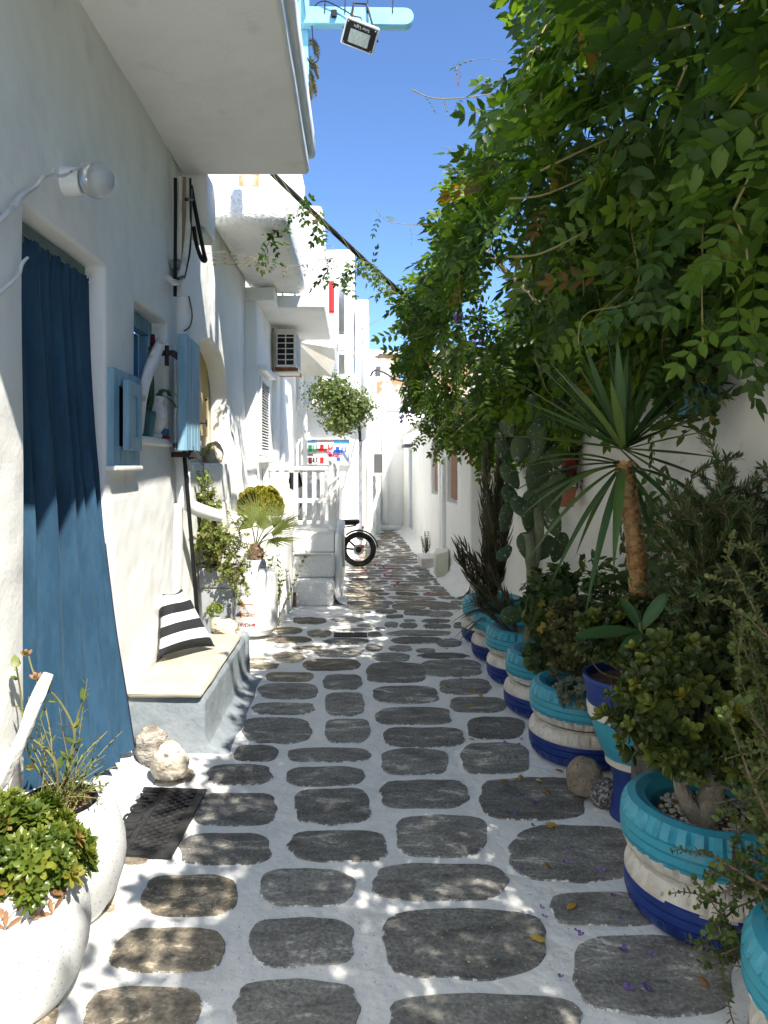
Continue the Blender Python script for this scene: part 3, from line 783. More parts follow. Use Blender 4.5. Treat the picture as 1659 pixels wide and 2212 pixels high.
# window in its reveal
y0, y1, z0, z1 = WIN
wf = mk('window', bev(join(box(LX - .17, LX - .10, y0 + .002, y1 - .002, z1 - .095, z1 - .002), box(LX - .17, LX - .10, y0 + .002, y0 + .06, z0 + .002, z1 - .095),
        box(LX - .17, LX - .10, y1 - .07, y1 - .002, z0 + .002, z1 - .095)), .006, 1), 'shutter', house1, smooth=False)
mk('sash', join(box(LX - .20, LX - .172, y0 + .06, y0 + .11, z0 + .01, z1 - .1), box(LX - .20, LX - .172, y1 - .13, y1 - .075, z0 + .01, z1 - .1),
   box(LX - .20, LX - .172, y0 + .11, y1 - .13, z1 - .15, z1 - .1), box(LX - .20, LX - .172, y0 + .34, y0 + .375, z0 + .01, z1 - .15)), 'blue_frame', wf, smooth=False)
mk('pane', box(LX - .19, LX - .183, y0 + .11, y1 - .13, z0 + .01, z1 - .15), 'pane', wf, smooth=False)
mk('sill', rbox(LX - .20, LX + .035, y0 - .03, y1 + .05, z0 - .045, z0 + .002, .012, .003), 'wall', wf)
# open board shutter beyond the window
sh = thing('window_shutter', 'open pale blue board shutter folded back beside the window', 'shutter', (LX + .14, 4.95, 1.7))
sy0, sx = 4.72, -1.135
for k in range(4):
    a = sy0 + .004 + k * .088
    mk('board', bev(box(sx - .012 + k * .001, sx + .016 + k * .001, a, a + .083, 1.70, 2.462 - k * .004), .003, 1), 'shutter', sh, smooth=False)
mk('edge_board', bev(box(sx - .045, sx + .018, sy0 - .045, sy0, 1.695, 2.468), .004, 1), 'shutter', sh, smooth=False)
for zz in (1.83, 2.33):
    mk('batten', box(sx - .045, sx - .013, sy0 + .01, sy0 + .355, zz - .035, zz + .035), 'shutter', sh, smooth=False)
hz = mk('hinge', join(box(sx - .06, sx - .046, sy0 - .13, sy0 + .06, 2.30, 2.345), tube([(sx - .085, sy0 - .15, 2.24), (sx - .085, sy0 - .15, 2.37)], .014, 8), box(LX, sx - .05, sy0 - .155, sy0 - .14, 2.305, 2.34)), 'iron', sh, smooth=False)
mk('hinge', join(box(sx - .06, sx - .046, sy0 - .10, sy0 + .10, 1.715, 1.745), box(LX, sx + .03, sy0 + .12, sy0 + .17, 1.655, 1.69), tube([(sx, sy0 + .15, 1.64), (sx, sy0 + .15, 1.73)], .02, 8)), 'iron', sh, smooth=False)
mk('latch', join(box(sx + .02, sx + .07, sy0 + .34, sy0 + .35, 1.895, 1.905), box(sx + .06, sx + .07, sy0 + .34, sy0 + .35, 1.875, 1.925)), 'iron', sh, smooth=False)
# small framed cupboard set on the wall between door and window
cab = thing('wall_cupboard', 'small blue framed wall cupboard with its panelled door ajar', 'cupboard', (LX, 3.83, 1.6))
cy0, cy1, cz0, cz1 = 3.615, 4.05, 1.60, 2.10
mk('frame', bev(join(box(LX - .01, LX + .035, cy0, cy0 + .085, cz0, cz1), box(LX - .01, LX + .035, cy1 - .05, cy1, cz0, cz1), box(LX - .01, LX + .035, cy0 + .085, cy1 - .05, cz1 - .085, cz1), box(LX - .01, LX + .035, cy0 + .085, cy1 - .05, cz0, cz0 + .10)), .004, 1), 'shutter', cab, smooth=False)
mk('ledge', rbox(LX - .01, LX + .05, cy0 - .01, cy1 + .01, cz0 - .03, cz0 - .002, .008, .003), 'wall', cab)
mk('inside', box(LX + .002, LX + .010, cy0 + .085, cy1 - .05, cz0 + .10, cz1 - .085), 'dark', cab, smooth=False)
a1 = Vector((LX + .062, cy0 + .105, 0)); a2 = Vector((LX + .04, cy1 - .03, 0))
ay = (a2 - a1).normalized(); ax = Vector((ay.y, -ay.x, 0)); az = Vector((0, 0, 1)); L0 = (a2 - a1).length
cd = mk('door', bev(join(obox(a1 + ay * (L0 * .13) + az * 1.865, ax, ay, az, .016, L0 * .13, .185), obox(a1 + ay * (L0 * .87) + az * 1.865, ax, ay, az, .016, L0 * .13, .185),
     obox(a1 + ay * (L0 * .5) + az * 2.012, ax, ay, az, .0155, L0 * .24, .037), obox(a1 + ay * (L0 * .5) + az * 1.718, ax, ay, az, .0155, L0 * .24, .037)), .003, 1), 'shutter', cab, smooth=False)
mk('panel', obox(a1 + ay * (L0 * .5) + az * 1.865, ax, ay, az, .006, L0 * .24, .11), 'shutter', cd, smooth=False)

# ================================================================== left: house with the arch
fnA = lambda u, v, d: Vector((LX - .015 - d, u, v))
house2 = thing('white_house', 'white house with a rounded arch niche under a rough plastered balcony', 'house', (LX - .2, 6.5, 0))
arch = []
ac, ahw, asp, atop = 6.33, 0.81, 2.22, 2.70
for k in range(19):
    a = PI * k / 18
    arch.append((ac + ahw * math.cos(a), asp + (atop - asp) * math.sin(a)))
arch = [(ac + ahw, 1.25)] + arch + [(ac - ahw, 1.25)]
mk('wall', bev(panel([(4.94, 0), (8.25, 0), (8.25, 3.98), (4.94, 3.98)], [arch], fnA, 0.0, 0.19), 0.025, 3, 40), 'wall', house2, angle=40)
mk('niche_back', box(LX - .26, LX - .21, 5.4, 7.3, 1.2, 2.8), 'cream', house2, smooth=False)
nd = mk('door', box(LX - .208, LX - .19, 5.6, 6.98, 1.88, 2.69), 'ochre', house2, smooth=False)
mk('knob', sphere((LX - .18, 6.85, 2.23), .012, 8, 6), 'iron', nd)
mk('niche_ledge', rbox(LX - .209, LX - .02, 5.53, 7.13, 1.251, 1.62, .02, .004), 'wall', house2)
mk('niche_stone', rock((LX - .12, 6.95, 1.70), (.09, .16, .13), 12, .2, 1.2), 'rock_tan', house2)
b2 = mk('balcony', rbox(LX - .02, -0.615, 6.13, 8.75, 3.70, 4.03, 0.085, 0.014, 2.0, 0.2, 4), 'rough_wall', house2)
mk('upper_wall', rbox(-3.4, -2.35, 5.0, 8.3, 3.78, 5.9, .03, .006), 'wall', house2)
mk('roof', rbox(-3.4, LX - .04, 4.96, 8.24, 3.725, 3.775, .01, .003, step=.6), 'wall', house2)
mk('buttress', wob(bev(prism([(LX - .03, 0), (LX + .10, 0), (LX + .06, .9), (LX + .01, 1.7), (LX - .03, 2.1)], lambda u, v, h: Vector((u, h, v)), 7.3, 8.18), .03, 3), .01, 2), 'wall', house2)

# ================================================================== left: house with louvred shutter, third balcony, terrace
HX = -1.15
house3 = thing('white_house', 'white house with a louvred shutter and a thin balcony slab above the stairs', 'house', (HX - .3, 9.5, 0))
lv = (8.38, 9.22, 1.72, 2.66)
fnH = lambda u, v, d: Vector((HX - d, u, v))
us = axis_lines(8.2, 13.6, 0.3, [lv[0], lv[1]]); vz = axis_lines(0, 3.5, 0.3, [lv[2], lv[3]])
mk('wall', bev(grid_wall(us, vz, [lv], fnH, 0.9, .01, 1.2, 3.0), .02, 2, 55), 'wall', house3, angle=50)
win3 = mk('shutter_frame', join(box(HX - .03, HX + .03, lv[0], lv[0] + .05, lv[2], lv[3]), box(HX - .03, HX + .03, lv[1] - .05, lv[1], lv[2], lv[3]), box(HX - .03, HX + .03, lv[0] + .05, lv[1] - .05, lv[2], lv[2] + .05), box(HX - .03, HX + .03, lv[0] + .05, lv[1] - .05, lv[3] - .05, lv[3])), 'whitewood', house3, smooth=False)
sl = None
for k in range(23):
    zz = lv[2] + .07 + k * .0352
    vf = obox((HX + .005, (lv[0] + lv[1]) / 2, zz), Vector((.75, 0, -.66)), Vector((0, 1, 0)), Vector((.66, 0, .75)), .021, (lv[1] - lv[0]) / 2 - .051, .004)
    if sl is None: sl = mk('slat', vf, 'whitewood', win3, smooth=False)
    else: share(sl, 'slat', WL[sl.name] + Vector((0, 0, .0352 * k)), win3)
mk('inside', box(HX - .06, HX - .05, lv[0], lv[1], lv[2], lv[3]), 'darkgrey', house3, smooth=False)
mk('window_hood', rbox(HX - .02, HX + .10, lv[0] - .06, lv[1] + .06, lv[3] + .05, lv[3] + .12, .012, .002), 'wall', house3)
mk('window_sill', rbox(HX - .02, HX + .09, lv[0] - .05, lv[1] + .05, lv[2] - .09, lv[2] - .02, .012, .002), 'wall', house3)
mk('pilaster', rbox(HX - .02, HX + .06, 9.75, 10.05, .8, 3.5, .02, .004), 'wall', house3)
mk('pilaster', rbox(HX - .02, HX + .05, 10.7, 10.95, .8, 3.5, .02, .004), 'wall', house3)
b3 = mk('balcony', rbox(HX - .02, -.39, 8.6, 10.83, 3.506, 3.66, .02, .006), 'wall', house3)
# thin rail of the third balcony
for k in range(7):
    yy = 8.68 + k * .35
    mk('rail_post', box(-.44, -.42, yy - .01, yy + .01, 3.66, 4.45), 'whitewood', b3, smooth=False)
for k in range(5):
    xx = -1.05 + k * .15
    mk('rail_post', box(xx - .01, xx + .01, 8.66, 8.68, 3.66, 4.45), 'whitewood', b3, smooth=False)
mk('rail', join(box(-.45, -.41, 8.64, 10.8, 4.45, 4.49), box(-1.14, -.45, 8.64, 8.69, 4.45, 4.49)), 'whitewood', b3, smooth=False)
up3 = mk('upper_wall', rbox(-3.0, -.87, 9.4, 12.0, 3.662, 6.3, .03, .006), 'wall', house3)
mk('panel', box(-1.81, -1.575, 9.385, 9.398, 3.9, 5.8), 'cream', up3, smooth=False)
mk('panel', box(-1.55, -1.29, 9.385, 9.398, 3.9, 5.8), 'peeling', up3, smooth=False)
mk('roof', rbox(-3.0, -.95, 8.2, 9.38, 3.502, 3.66, .02, .004), 'wall', house3)

# ================================================================== houses closing the lane
house4 = thing('white_house', 'tall white house at the bend with a red upstairs door', 'house', (-.6, 12.8, 0))
mk('wall', rbox(-3.0, -.585, 12.2, 13.6, 3.4, 6.08, .08, .01), 'wall', house4)
mk('wall', rbox(-3.0, -.36, 13.62, 15.0, 3.35, 5.2, .05, .01), 'wall', house4)
d4 = mk('door', box(-.555, -.425, 13.60, 13.618, 4.52, 5.13), 'red', house4, smooth=False)
mk('panel', join(box(-.545, -.497, 13.585, 13.599, 4.56, 5.09), box(-.483, -.435, 13.585, 13.599, 4.56, 5.09)), 'crimson', d4, smooth=False)
mk('awning_wall', rbox(-.345, -.18, 13.3, 13.9, 3.75, 4.05, .03, .006), 'wall', house4)
house5 = thing('white_house', 'sunlit white house front with the painted relief of little houses', 'house', (-.4, 14, 0))
mk('wall', wob(rbox(-1.6, .19, 14.0, 15.0, 0, 2.62, .05, .01), .01, 1.5), 'wall', house5)
mk('parapet', rbox(-1.55, .02, 13.62, 14.02, 2.86, 3.36, .06, .015), 'rough_wall', house5)
mk('cornice', wob(tube([(-1.5, 13.75, 2.76), (-.8, 13.68, 2.78), (-.1, 13.74, 2.73), (.16, 13.85, 2.50), (.2, 13.9, 2.3)], [.12, .11, .12, .10, .06], 12, n=4), .012, 3), 'rough_wall', house5)
mk('upper_wall', rbox(-1.6, -.045, 15.02, 18, 2.6, 6.17, .04, .01), 'wall', house5)
mk('column', rbox(-.03, .25, 14.5, 16.0, 2.6, 5.0, .05, .012), 'wall', house5)
mk('column', rbox(-.24, -.06, 14.3, 15.0, 3.37, 5.7, .04, .01), 'wall', house5)
mk('column', rbox(.19, .33, 14.3, 15.6, 0, 3.0, .05, .012), 'wall', house5)
mk('buttress', wob(bev(prism([(.20, 0), (.40, 0), (.35, .25), (.30, .55), (.28, 1.3), (.20, 1.6)], lambda u, v, h: Vector((u, h, v)), 14.05, 14.9), .03, 3), .012, 3), 'wall', house5)
house6 = thing('white_house', 'narrow white house corner behind the wall mounted air conditioner', 'house', (.4, 15.8, 0))
mk('wall', rbox(.1, .42, 15.62, 17.6, 0, 4.15, .05, .012), 'wall', house6)
mk('wall', rbox(.42, .56, 16.4, 17.6, 0, 3.2, .04, .01), 'wall', house6)
endh = thing('white_house', 'blank white end wall where the lane turns', 'house', (.9, 17.7, 0))
mk('wall', rbox(.40, 2.4, 17.62, 18.4, 0, 2.95, .05, .01), 'wall', endh)
mk('coping', rbox(.38, 2.42, 17.55, 18.42, 2.952, 3.10, .04, .012), 'rough_wall', endh)
mk('kerb', rbox(.45, 1.15, 17.3, 17.61, 0, .12, .03, .01), 'rough_wall', endh)
mk('downpipe', tube([(.70, 17.5, 2.9), (.70, 17.5, .2)], .07, 12), 'white', endh)
old = thing('old_house', 'old house of peeling ochre plaster rising behind the end wall', 'house', (1.3, 24, 0))
mk('wall', rbox(.2, 4.5, 24, 28, 0, 5.35, .03, .02), 'peeling', old)
mk('coping', rbox(.15, 4.55, 23.9, 28.1, 5.35, 5.45, .02, .01), 'rough_wall', old)
ow = mk('window', join(box(1.48, 1.50, 23.96, 24.0, 4.5, 5.2), box(1.88, 1.90, 23.96, 24.0, 4.5, 5.2), box(1.50, 1.88, 23.96, 24.0, 4.5, 4.53), box(1.50, 1.88, 23.96, 24.0, 5.17, 5.2)), 'skyblue', old, smooth=False)
mk('pane', box(1.50, 1.88, 23.985, 23.999, 4.53, 5.17), 'pane', ow, smooth=False)
for k in range(4): mk('bar', box(1.56 + k * .08, 1.575 + k * .08, 23.95, 23.965, 4.5, 5.2), 'white', ow, smooth=False)
# little dovecote ornament on the coping
dv = thing('dovecote_ornament', 'small white gabled dovecote ornament on the end wall coping', 'ornament', P(836, 862, 17.8))
dp = P(836, 862, 17.8)
mk('base', box(dp.x - .13, dp.x + .13, 17.7, 17.9, dp.z, dp.z + .12), 'white', dv, smooth=False)
mk('post', box(dp.x - .12, dp.x - .07, 17.72, 17.88, dp.z + .12, dp.z + .28), 'white', dv, smooth=False)
mk('post', box(dp.x - .025, dp.x + .025, 17.72, 17.88, dp.z + .12, dp.z + .28), 'white', dv, smooth=False)
mk('post', box(dp.x + .07, dp.x + .12, 17.72, 17.88, dp.z + .12, dp.z + .28), 'white', dv, smooth=False)
mk('shelf', box(dp.x - .15, dp.x + .15, 17.7, 17.9, dp.z + .28, dp.z + .33), 'white', dv, smooth=False)
mk('gable', panel([(-.14, 0), (.14, 0), (0, .30)], [[(-.045, .05), (.045, .05), (0, .15)]], lambda u, v, h: Vector((dp.x + u, h, dp.z + .33 + v)), 17.74, 17.86), 'white', dv, smooth=False)

# ================================================================== right: garden wall and the low house
RX = 1.76
gw = thing('garden_wall', 'stained white garden wall behind the potted plants', 'wall', (RX + .1, 3, 0))
fnR = lambda u, v, d: Vector((RX + d, u, v))
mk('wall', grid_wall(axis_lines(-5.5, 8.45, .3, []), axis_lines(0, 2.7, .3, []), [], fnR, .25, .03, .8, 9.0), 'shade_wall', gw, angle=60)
mk('coping', rbox(RX - .02, RX + .30, -5.5, 8.45, 2.7, 2.76, .02, .004, step=.6), 'wall', gw)
low = thing('white_house', 'low white house with reed blinds in its windows and a recessed doorway', 'house', (1.5, 12, 0))
def rx(y): return float(np.interp(y, [8.45, 12.5, 17.6], [1.36, 1.27, 1.16]))
fnQ = lambda u, v, d: Vector((rx(u) + d, u, v))
w1, w2, dr = (9.45, 10.35, 1.07, 2.0), (11.35, 12.15, 1.12, 2.0), (10.62, 11.12, .18, 2.1)
fd = (15.4, 16.2, .05, 1.95)
us = axis_lines(8.45, 17.6, .35, [w1[0], w1[1], w2[0], w2[1], dr[0], dr[1], fd[0], fd[1]]); vz = axis_lines(0, 2.35, .3, [w1[2], w1[3], w2[2], dr[2], dr[3], fd[2], fd[3]])
mk('wall', bev(grid_wall(us, vz, [w1, w2, dr, fd], fnQ, .3, .015, 1.0, 5.0), .02, 2, 55), 'wall', low, angle=50)
mk('end_wall', rbox(1.37, 2.1, 8.452, 8.7, 0, 2.35, .02, .005), 'wall', low)
mk('roof', rbox(1.12, 3.6, 8.46, 17.6, 2.352, 2.42, .03, .005, step=1.0), 'wall', low)
mk('side_wall', box(1.7, 1.75, 8.72, 17.5, 0.0, 2.34), 'dark', low, smooth=False)
for (a, b, c, d) in (w1, w2):
    fr = mk('window', join(box(rx(a) + .10, rx(a) + .15, a, b, c, c + .04), box(rx(a) + .10, rx(a) + .15, a, a + .04, c + .04, d), box(rx(a) + .10, rx(a) + .15, b - .04, b, c + .04, d)), 'whitewood', low, smooth=False)
    n = 22
    m0 = None
    for k in range(n):
        yy = a + .05 + (b - a - .1) * (k + .5) / n
        if m0 is None: m0 = mk('reed', tube([(rx(yy) + .07, yy, c + .05), (rx(yy) + .07, yy, d - .02)], .017, 5), 'reed', fr)
        else: share(m0, 'reed', WL[m0.name] + Vector((rx(yy) - rx(a + .05), (b - a - .1) * k / n, random.uniform(-.01, .01))), fr)
mk('door', box(rx(10.9) + .22, rx(10.9) + .26, dr[0], dr[1], dr[2], dr[3]), 'paleblue', low, smooth=False)
mk('door', box(rx(15.8) + .12, rx(15.8) + .16, fd[0], fd[1], fd[2], fd[3]), 'blue_frame', low, smooth=False)
mk('pilaster', rbox(rx(10.5) - .06, rx(10.5) + .05, 10.40, 10.60, 0, 1.72, .02, .004), 'wall', low)
mk('step', bev(box(rx(11) - .30, rx(11) + .1, 10.95, 11.65, 0, .16), .01, 1), 'marble', low)
mk('step', bev(box(rx(11) - .06, rx(11) + .25, 10.62, 11.12, .161, .30), .01, 1), 'marble', low)
mk('door_hood', rbox(rx(16) - .16, rx(16) + .02, 15.3, 16.3, 2.0, 2.06, .01, .002), 'darkgrey', low)
# fillets of whitewash where walls meet the lane
def fillet(name, pts, w, h, side, parent):
    prof = [(0, h), (.12 * w, h * .55), (.4 * w, h * .2), (w, 0.0), (0, -.01)]
    V, Fs = [], []
    for (x, y) in pts:
        k = 1 + .35 * noise.noise(Vector((y * 1.7, x, 2)))
        for u, v in prof: V.append(Vector((x + side * u * k, y, v * k + .003)))
    n = len(prof)
    for i in range(len(pts) - 1):
        for k in range(n):
            Fs.append((i * n + k, i * n + (k + 1) % n, (i + 1) * n + (k + 1) % n, (i + 1) * n + k))
    return mk(name, (V, Fs), 'mortar', parent)
fillet('wall_foot', [(rx(y) + .005, y) for y in np.arange(8.5, 17.5, .25)], .22, .20, -1, low)
fillet('wall_foot', [(LX - .005, y) for y in np.arange(-3, 2.4, .25)], .10, .10, 1, house1)
fillet('wall_foot', [(RX + .02, y) for y in np.arange(-3, 8.4, .25)], .18, .14, -1, gw)
# across the lane behind the viewer the houses go on
bk = thing('white_house', 'white house wall beyond the foreground end of the lane', 'house', (0, -6, 0))
mk('wall', rbox(-3, 4, -6.2, -5.9, 0, 3.0, .03, .01, step=.5), 'wall', bk)

# ================================================================== left: door, lamp, bench and what stands there
# curtain
def curtain_vf(nu=120, nv=44):
    V, Fs = [], []
    for j in range(nv + 1):
        v = j / nv; z = 2.545 - v * 2.41
        yr = 3.565 + .125 * v ** 1.6; xr = -1.352 + .20 * v ** 1.7
        yl, xl = 2.64, -1.37 + .03 * v
        for i in range(nu + 1):
            u = i / nu
            ph = u * 2 * PI * 8.5 + 1.1 * math.sin(u * 9) + .8 * math.sin(u * 23 + 1) + .5 * math.sin(v * 2.2 + u * 5)
            amp = (.012 + .030 * min(1, v * 2.2)) * (.8 + .9 * noise.noise(Vector((u * 6, 1.3, v * 1.2))))
            top = .010 * math.sin(u * 2 * PI * 36) * max(0, 1 - v * 9)
            big = .028 * v * math.sin(u * 2 * PI * 2.6 + 1.0 + 1.2 * v) + .012 * math.sin(u * 31 + 2.5 * v * v) * min(1, v * 3)
            x = xl + (xr - xl) * u ** 1.5 + amp * math.sin(ph) + top + big + .012 * v * noise.noise(Vector((u * 4, v * 5, 7)))
            y = yl + (yr - yl) * u + .006 * math.cos(ph)
            x -= (amp * math.sin(ph)) * .45 * v ** 3
            if y < 2.80: x = min(x, LX - .03 - .01 * math.sin(y * 90))
            V.append(Vector((x, y, z + .014 * v * noise.noise(Vector((u * 6, 0, 4))))))
    w = nu + 1
    for j in range(nv):
        for i in range(nu):
            Fs.append((j * w + i, j * w + i + 1, (j + 1) * w + i + 1, (j + 1) * w + i))
    return V, Fs
cv = curtain_vf()
cur = mk('door_curtain', cv, 'curtain', angle=None); tag(cur, 'long blue velvet curtain hanging in the doorway', 'curtain')
edge = [cv[0][j * 121 + 120] for j in range(45)]
mk('hem', tube(edge, .006, 6), 'curtain_edge', cur)
mk('tie', join(tube([P(193, 590, 3.55), P(196, 602, 3.5), P(192, 612, 3.5)], .004, 5), tube([P(193, 590, 3.55), P(189, 600, 3.5)], .004, 5)), 'white', cur)
# globe lamp
gy = 3.1; gz = EYE + 615 * gy / FOC
lamp = thing('wall_lamp', 'round frosted glass globe lamp on the wall above the door', 'lamp', (LX, gy, gz))
mk('base', lathe([(.0, 0), (.062, 0), (.062, .03), (.056, .07), (.05, .075), (0, .075)], (LX - .005, gy, gz - .004), 24, 'x'), 'white', lamp)
mk('globe', sphere((LX + .138, gy, gz), .076, 28, 18), 'globe', lamp)
# white branches fixed to the wall
br = thing('white_branch', 'thin white painted branch on the wall running up to the globe lamp', 'branch', W(20, 450, LX + .03))
bp = [W(-30, 500, LX + .02), W(10, 468, LX + .03), W(45, 425, LX + .035), W(75, 405, LX + .03), W(92, 385, LX + .05), W(110, 376, LX + .04), W(135, 380, LX + .05), W(155, 370, LX + .06), W(172, 360, LX + .07), W(177, 349, LX + .08)]
mk('limb', tube(bp, [.011, .011, .012, .009, .008, .007, .007, .006, .005, .003], 8, n=4, lump=.5), 'driftwood', br)
mk('twig', tube([W(108, 377, LX + .04), W(114, 370, LX + .05), W(117, 364, LX + .055)], [.005, .002], 6), 'driftwood', br)
b2_ = mk('white_branch', tube([W(-25, 655, LX + .02), W(5, 628, LX + .025), W(30, 606, LX + .03), W(42, 590, LX + .03), W(48, 570, LX + .035), W(60, 556, LX + .04)], [.008, .008, .007, .005], 8, n=4, lump=.4), 'driftwood')
tag(b2_, 'short white branch beside the curtain at the picture edge', 'branch')
# bench
bench = thing('masonry_bench', 'grey blue painted masonry bench built against the wall', 'bench', (-1.05, 4.6, 0))
def bench_vf():
    prof = [(-1.275, -.01), (-1.275, .318), (-.855, .312), (-.835, .29), (-.835, .12), (-.82, .05), (-.76, .012), (-.68, -.002)]
    ys = np.linspace(3.93, 5.33, 12)
    V, Fs = [], []
    for y_ in ys:
        for x, z in prof: V.append(Vector((x + .008 * noise.noise(Vector((y_ * 3, z * 4, 1))), y_, z + .005 * noise.noise(Vector((x * 5, y_ * 4, 2))))))
    n = len(prof)
    for i in range(len(ys) - 1):
        for k in range(n): Fs.append((i * n + k, i * n + (k + 1) % n, (i + 1) * n + (k + 1) % n, (i + 1) * n + k))
    Fs.append(tuple(range(n))); Fs.append(tuple((len(ys) - 1) * n + k for k in range(n)))
    return V, Fs
mk('base', bev(bench_vf(), .014, 2, 40), 'bench', bench, angle=40)
mk('end_post', rbox(-1.27, -.815, 5.335, 5.45, -.005, .335, .04, .006), 'bench', bench)
seatc = mk('seat_cushion', wob(bev(wob(rbox(-1.262, -.845, 3.90, 5.22, .316, .366, .022, .004, 4, .12, 3), .004, 9), .001, 1, 80), .006, 5), 'cushion')
tag(seatc, 'long cream vinyl cushion lying on the bench', 'cushion')
pts = [(-1.255, 3.905, .345), (-.85, 3.905, .343), (-.85, 5.21, .343)]
mk('piping', tube(pts, .006, 6), 'cushion', seatc)
# striped pillow
def pillow_vf(BL, BR, TR, TL, bulge, nrm, n=30):
    V, Fs, fm = [], [], []
    for side in (1, -1):
        for j in range(n + 1):
            for i in range(n + 1):
                u, v = i / n, j / n
                a, b = 2 * u - 1, 2 * v - 1
                pin = 1 - .06 * (1 - b * b) * 0 
                uu = .5 + (u - .5) * (1 - .10 * (1 - b * b)); vv = .5 + (v - .5) * (1 - .10 * (1 - a * a))
                p = (BL * (1 - uu) + BR * uu) * (1 - vv) + (TL * (1 - uu) + TR * uu) * vv
                t = ((1 - a ** 4) * (1 - b ** 4)) ** .6
                V.append(p + nrm * (side * bulge * t * (1 + .12 * noise.noise(Vector((u * 4, v * 4, side))))))
    w = n + 1
    for s in range(2):
        o = s * w * w
        for j in range(n):
            for i in range(n):
                q = (o + j * w + i, o + j * w + i + 1, o + (j + 1) * w + i + 1, o + (j + 1) * w + i)
                Fs.append(q if s == 0 else q[::-1]); fm.append(int((j + .5) / n * 6 + .25) % 2)
    return (V, Fs), fm
vfp, fmp = pillow_vf(Vector((-1.235, 4.42, .40)), Vector((-.945, 4.76, .385)), Vector((-1.20, 4.86, .755)), Vector((-1.225, 4.50, .785)), .085, Vector((.72, -.58, .38)).normalized())
pil = mk('striped_pillow', vfp, None, mats=['fabric_black', 'fabric_white'], fmat=fmp, angle=None)
tag(pil, 'black and white striped pillow leaning on the wall', 'pillow')
# stones by the bench
r1 = mk('stone', rock(G(328, 1622, .12) + Vector((-.02, .04, 0)), (.09, .075, .12), 2, .2, 1.2), 'rock'); tag(r1, 'upright banded grey stone leaning on the bench front', 'stone')
r1.data.materials[0] = pm('banded_stone', (.20, .18, .15), (.46, .42, .36), scale=9, thr=(.42, .58), stretch=(1.5, 1.5, 5), rough=.9, bump=.9, bscale=22, bdist=.02)
r2 = mk('stone', rock(G(352, 1640, .11) + Vector((.045, -.05, .0)), (.095, .06, .105), 5, .16, 1.3), 'rock'); tag(r2, 'round pebbly conglomerate stone propped against a banded stone', 'stone')
mk('hole', sphere(G(360, 1603, .15) + Vector((.06, -.085, .0)), .012, 8, 6), 'dark', r2)
r3 = mk('stone', rock(P(487, 1362, 5.38) + Vector((0, 0, .01)), (.105, .09, .075), 9, .3, 1.6), 'rock_tan'); tag(r3, 'rough pale tan stone lying on the far end of the bench', 'stone')

# doormat
mat = thing('doormat', 'black rubber welcome mat on the stones before the door', 'doormat', (-.97, 3.2, .01))
mx0, mx1, my0, my1 = -1.20, -.748, 2.905, 3.50
def shear(x, y_, z): return Vector((x + .03 * (y_ - 2.9), y_ - .08 * (x - mx0), z))
def mbox(x0, x1, y0, y1, z0, z1):
    v, f = box(x0, x1, y0, y1, z0, z1); return [shear(*p) for p in v], f
mk('slab', mbox(mx0, mx1, my0, my1, .009, .016), 'rubber', mat, smooth=False)
mk('border', join(mbox(mx0, mx1, my0, my0 + .035, .016, .021), mbox(mx0, mx1, my1 - .03, my1, .016, .021), mbox(mx1 - .04, mx1, my0 + .035, my1 - .03, .016, .021), mbox(mx0, mx0 + .03, my0 + .035, my1 - .03, .016, .021)), 'rubber', mat, smooth=False)
bl = []
for i in range(6):
    for j in range(26):
        if (i + j) % 2 == 0:
            a = mx1 - .04 - .145 + i * .024; b = my0 + .04 + j * .0202
            bl.append(mbox(a, a + .021, b, b + .018, .016, .022))
tag(mk('tread', join(*bl), 'rubber', mat, smooth=False), kind='stuff')
mk('ridge', join(mbox(-.947, -.941, my0 + .035, my1 - .03, .016, .021), mbox(-1.075, -1.069, my0 + .035, my1 - .03, .016, .021)), 'rubber', mat, smooth=False)
mk('lettering', text_vf('WELCOME', .125, lambda x, y_, h: shear(-1.008 - y_, 3.20 + x, .0195 + h), .006), 'rubber', mat, smooth=False)
dots = []
for j in range(9):
    for i in range(2):
        cx_, cy_ = -1.15 + i * .05, my0 + .07 + j * .056
        ring = [(cx_ + .017 * math.cos(2 * PI * k / 10), cy_ + .022 * math.sin(2 * PI * k / 10)) for k in range(10)]
        dots.append(prism(ring, lambda u, v, h: shear(u, v, h), .016, .021))
tag(mk('stud', join(*dots), 'rubber', mat, smooth=False), kind='stuff')

# round white planters
def egg(R, H, ro):
    pr = [(R * .55, 0), (R * .70, .01), (R * .86, H * .16), (R * .97, H * .36), (R, H * .50), (R * .98, H * .64), (R * .90, H * .82), (R * .80, H * .93), (ro, H * .985), (ro - .012, H), (ro - .028, H * .985), (ro - .03, H * .80)]
    out = []
    for a, b in zip(pr, pr[1:]):
        out += [a, ((a[0] + b[0]) / 2, (a[1] + b[1]) / 2)]
    return out + [pr[-1]]
def planter(c, R, H, ro, label, soilz):
    t = thing('round_planter', label, 'planter', c)
    mk('pot', lathe(egg(R, H, ro), c, 48), 'pot', t, angle=60)
    mk('soil', lathe([(0, 0), (ro - .03, 0), (ro - .03, .01), (0, .02)], Vector(c) + Vector((0, 0, soilz)), 24), 'soil', t)
    return t
pc1 = Vector((-1.03, 2.12, .008)); pc2 = Vector((-1.065, 2.53, .008))
planter(pc1, .225, .40, .17, 'speckled white round planter filled by the leafy green shrub', .35)
t2 = planter(pc2, .235, .40, .165, 'speckled white round planter holding the thin rose stems', .36)
mk('liner', lathe([(.13, .36), (.132, .405), (.126, .405), (.124, .365)], pc2, 32), 'black', t2)

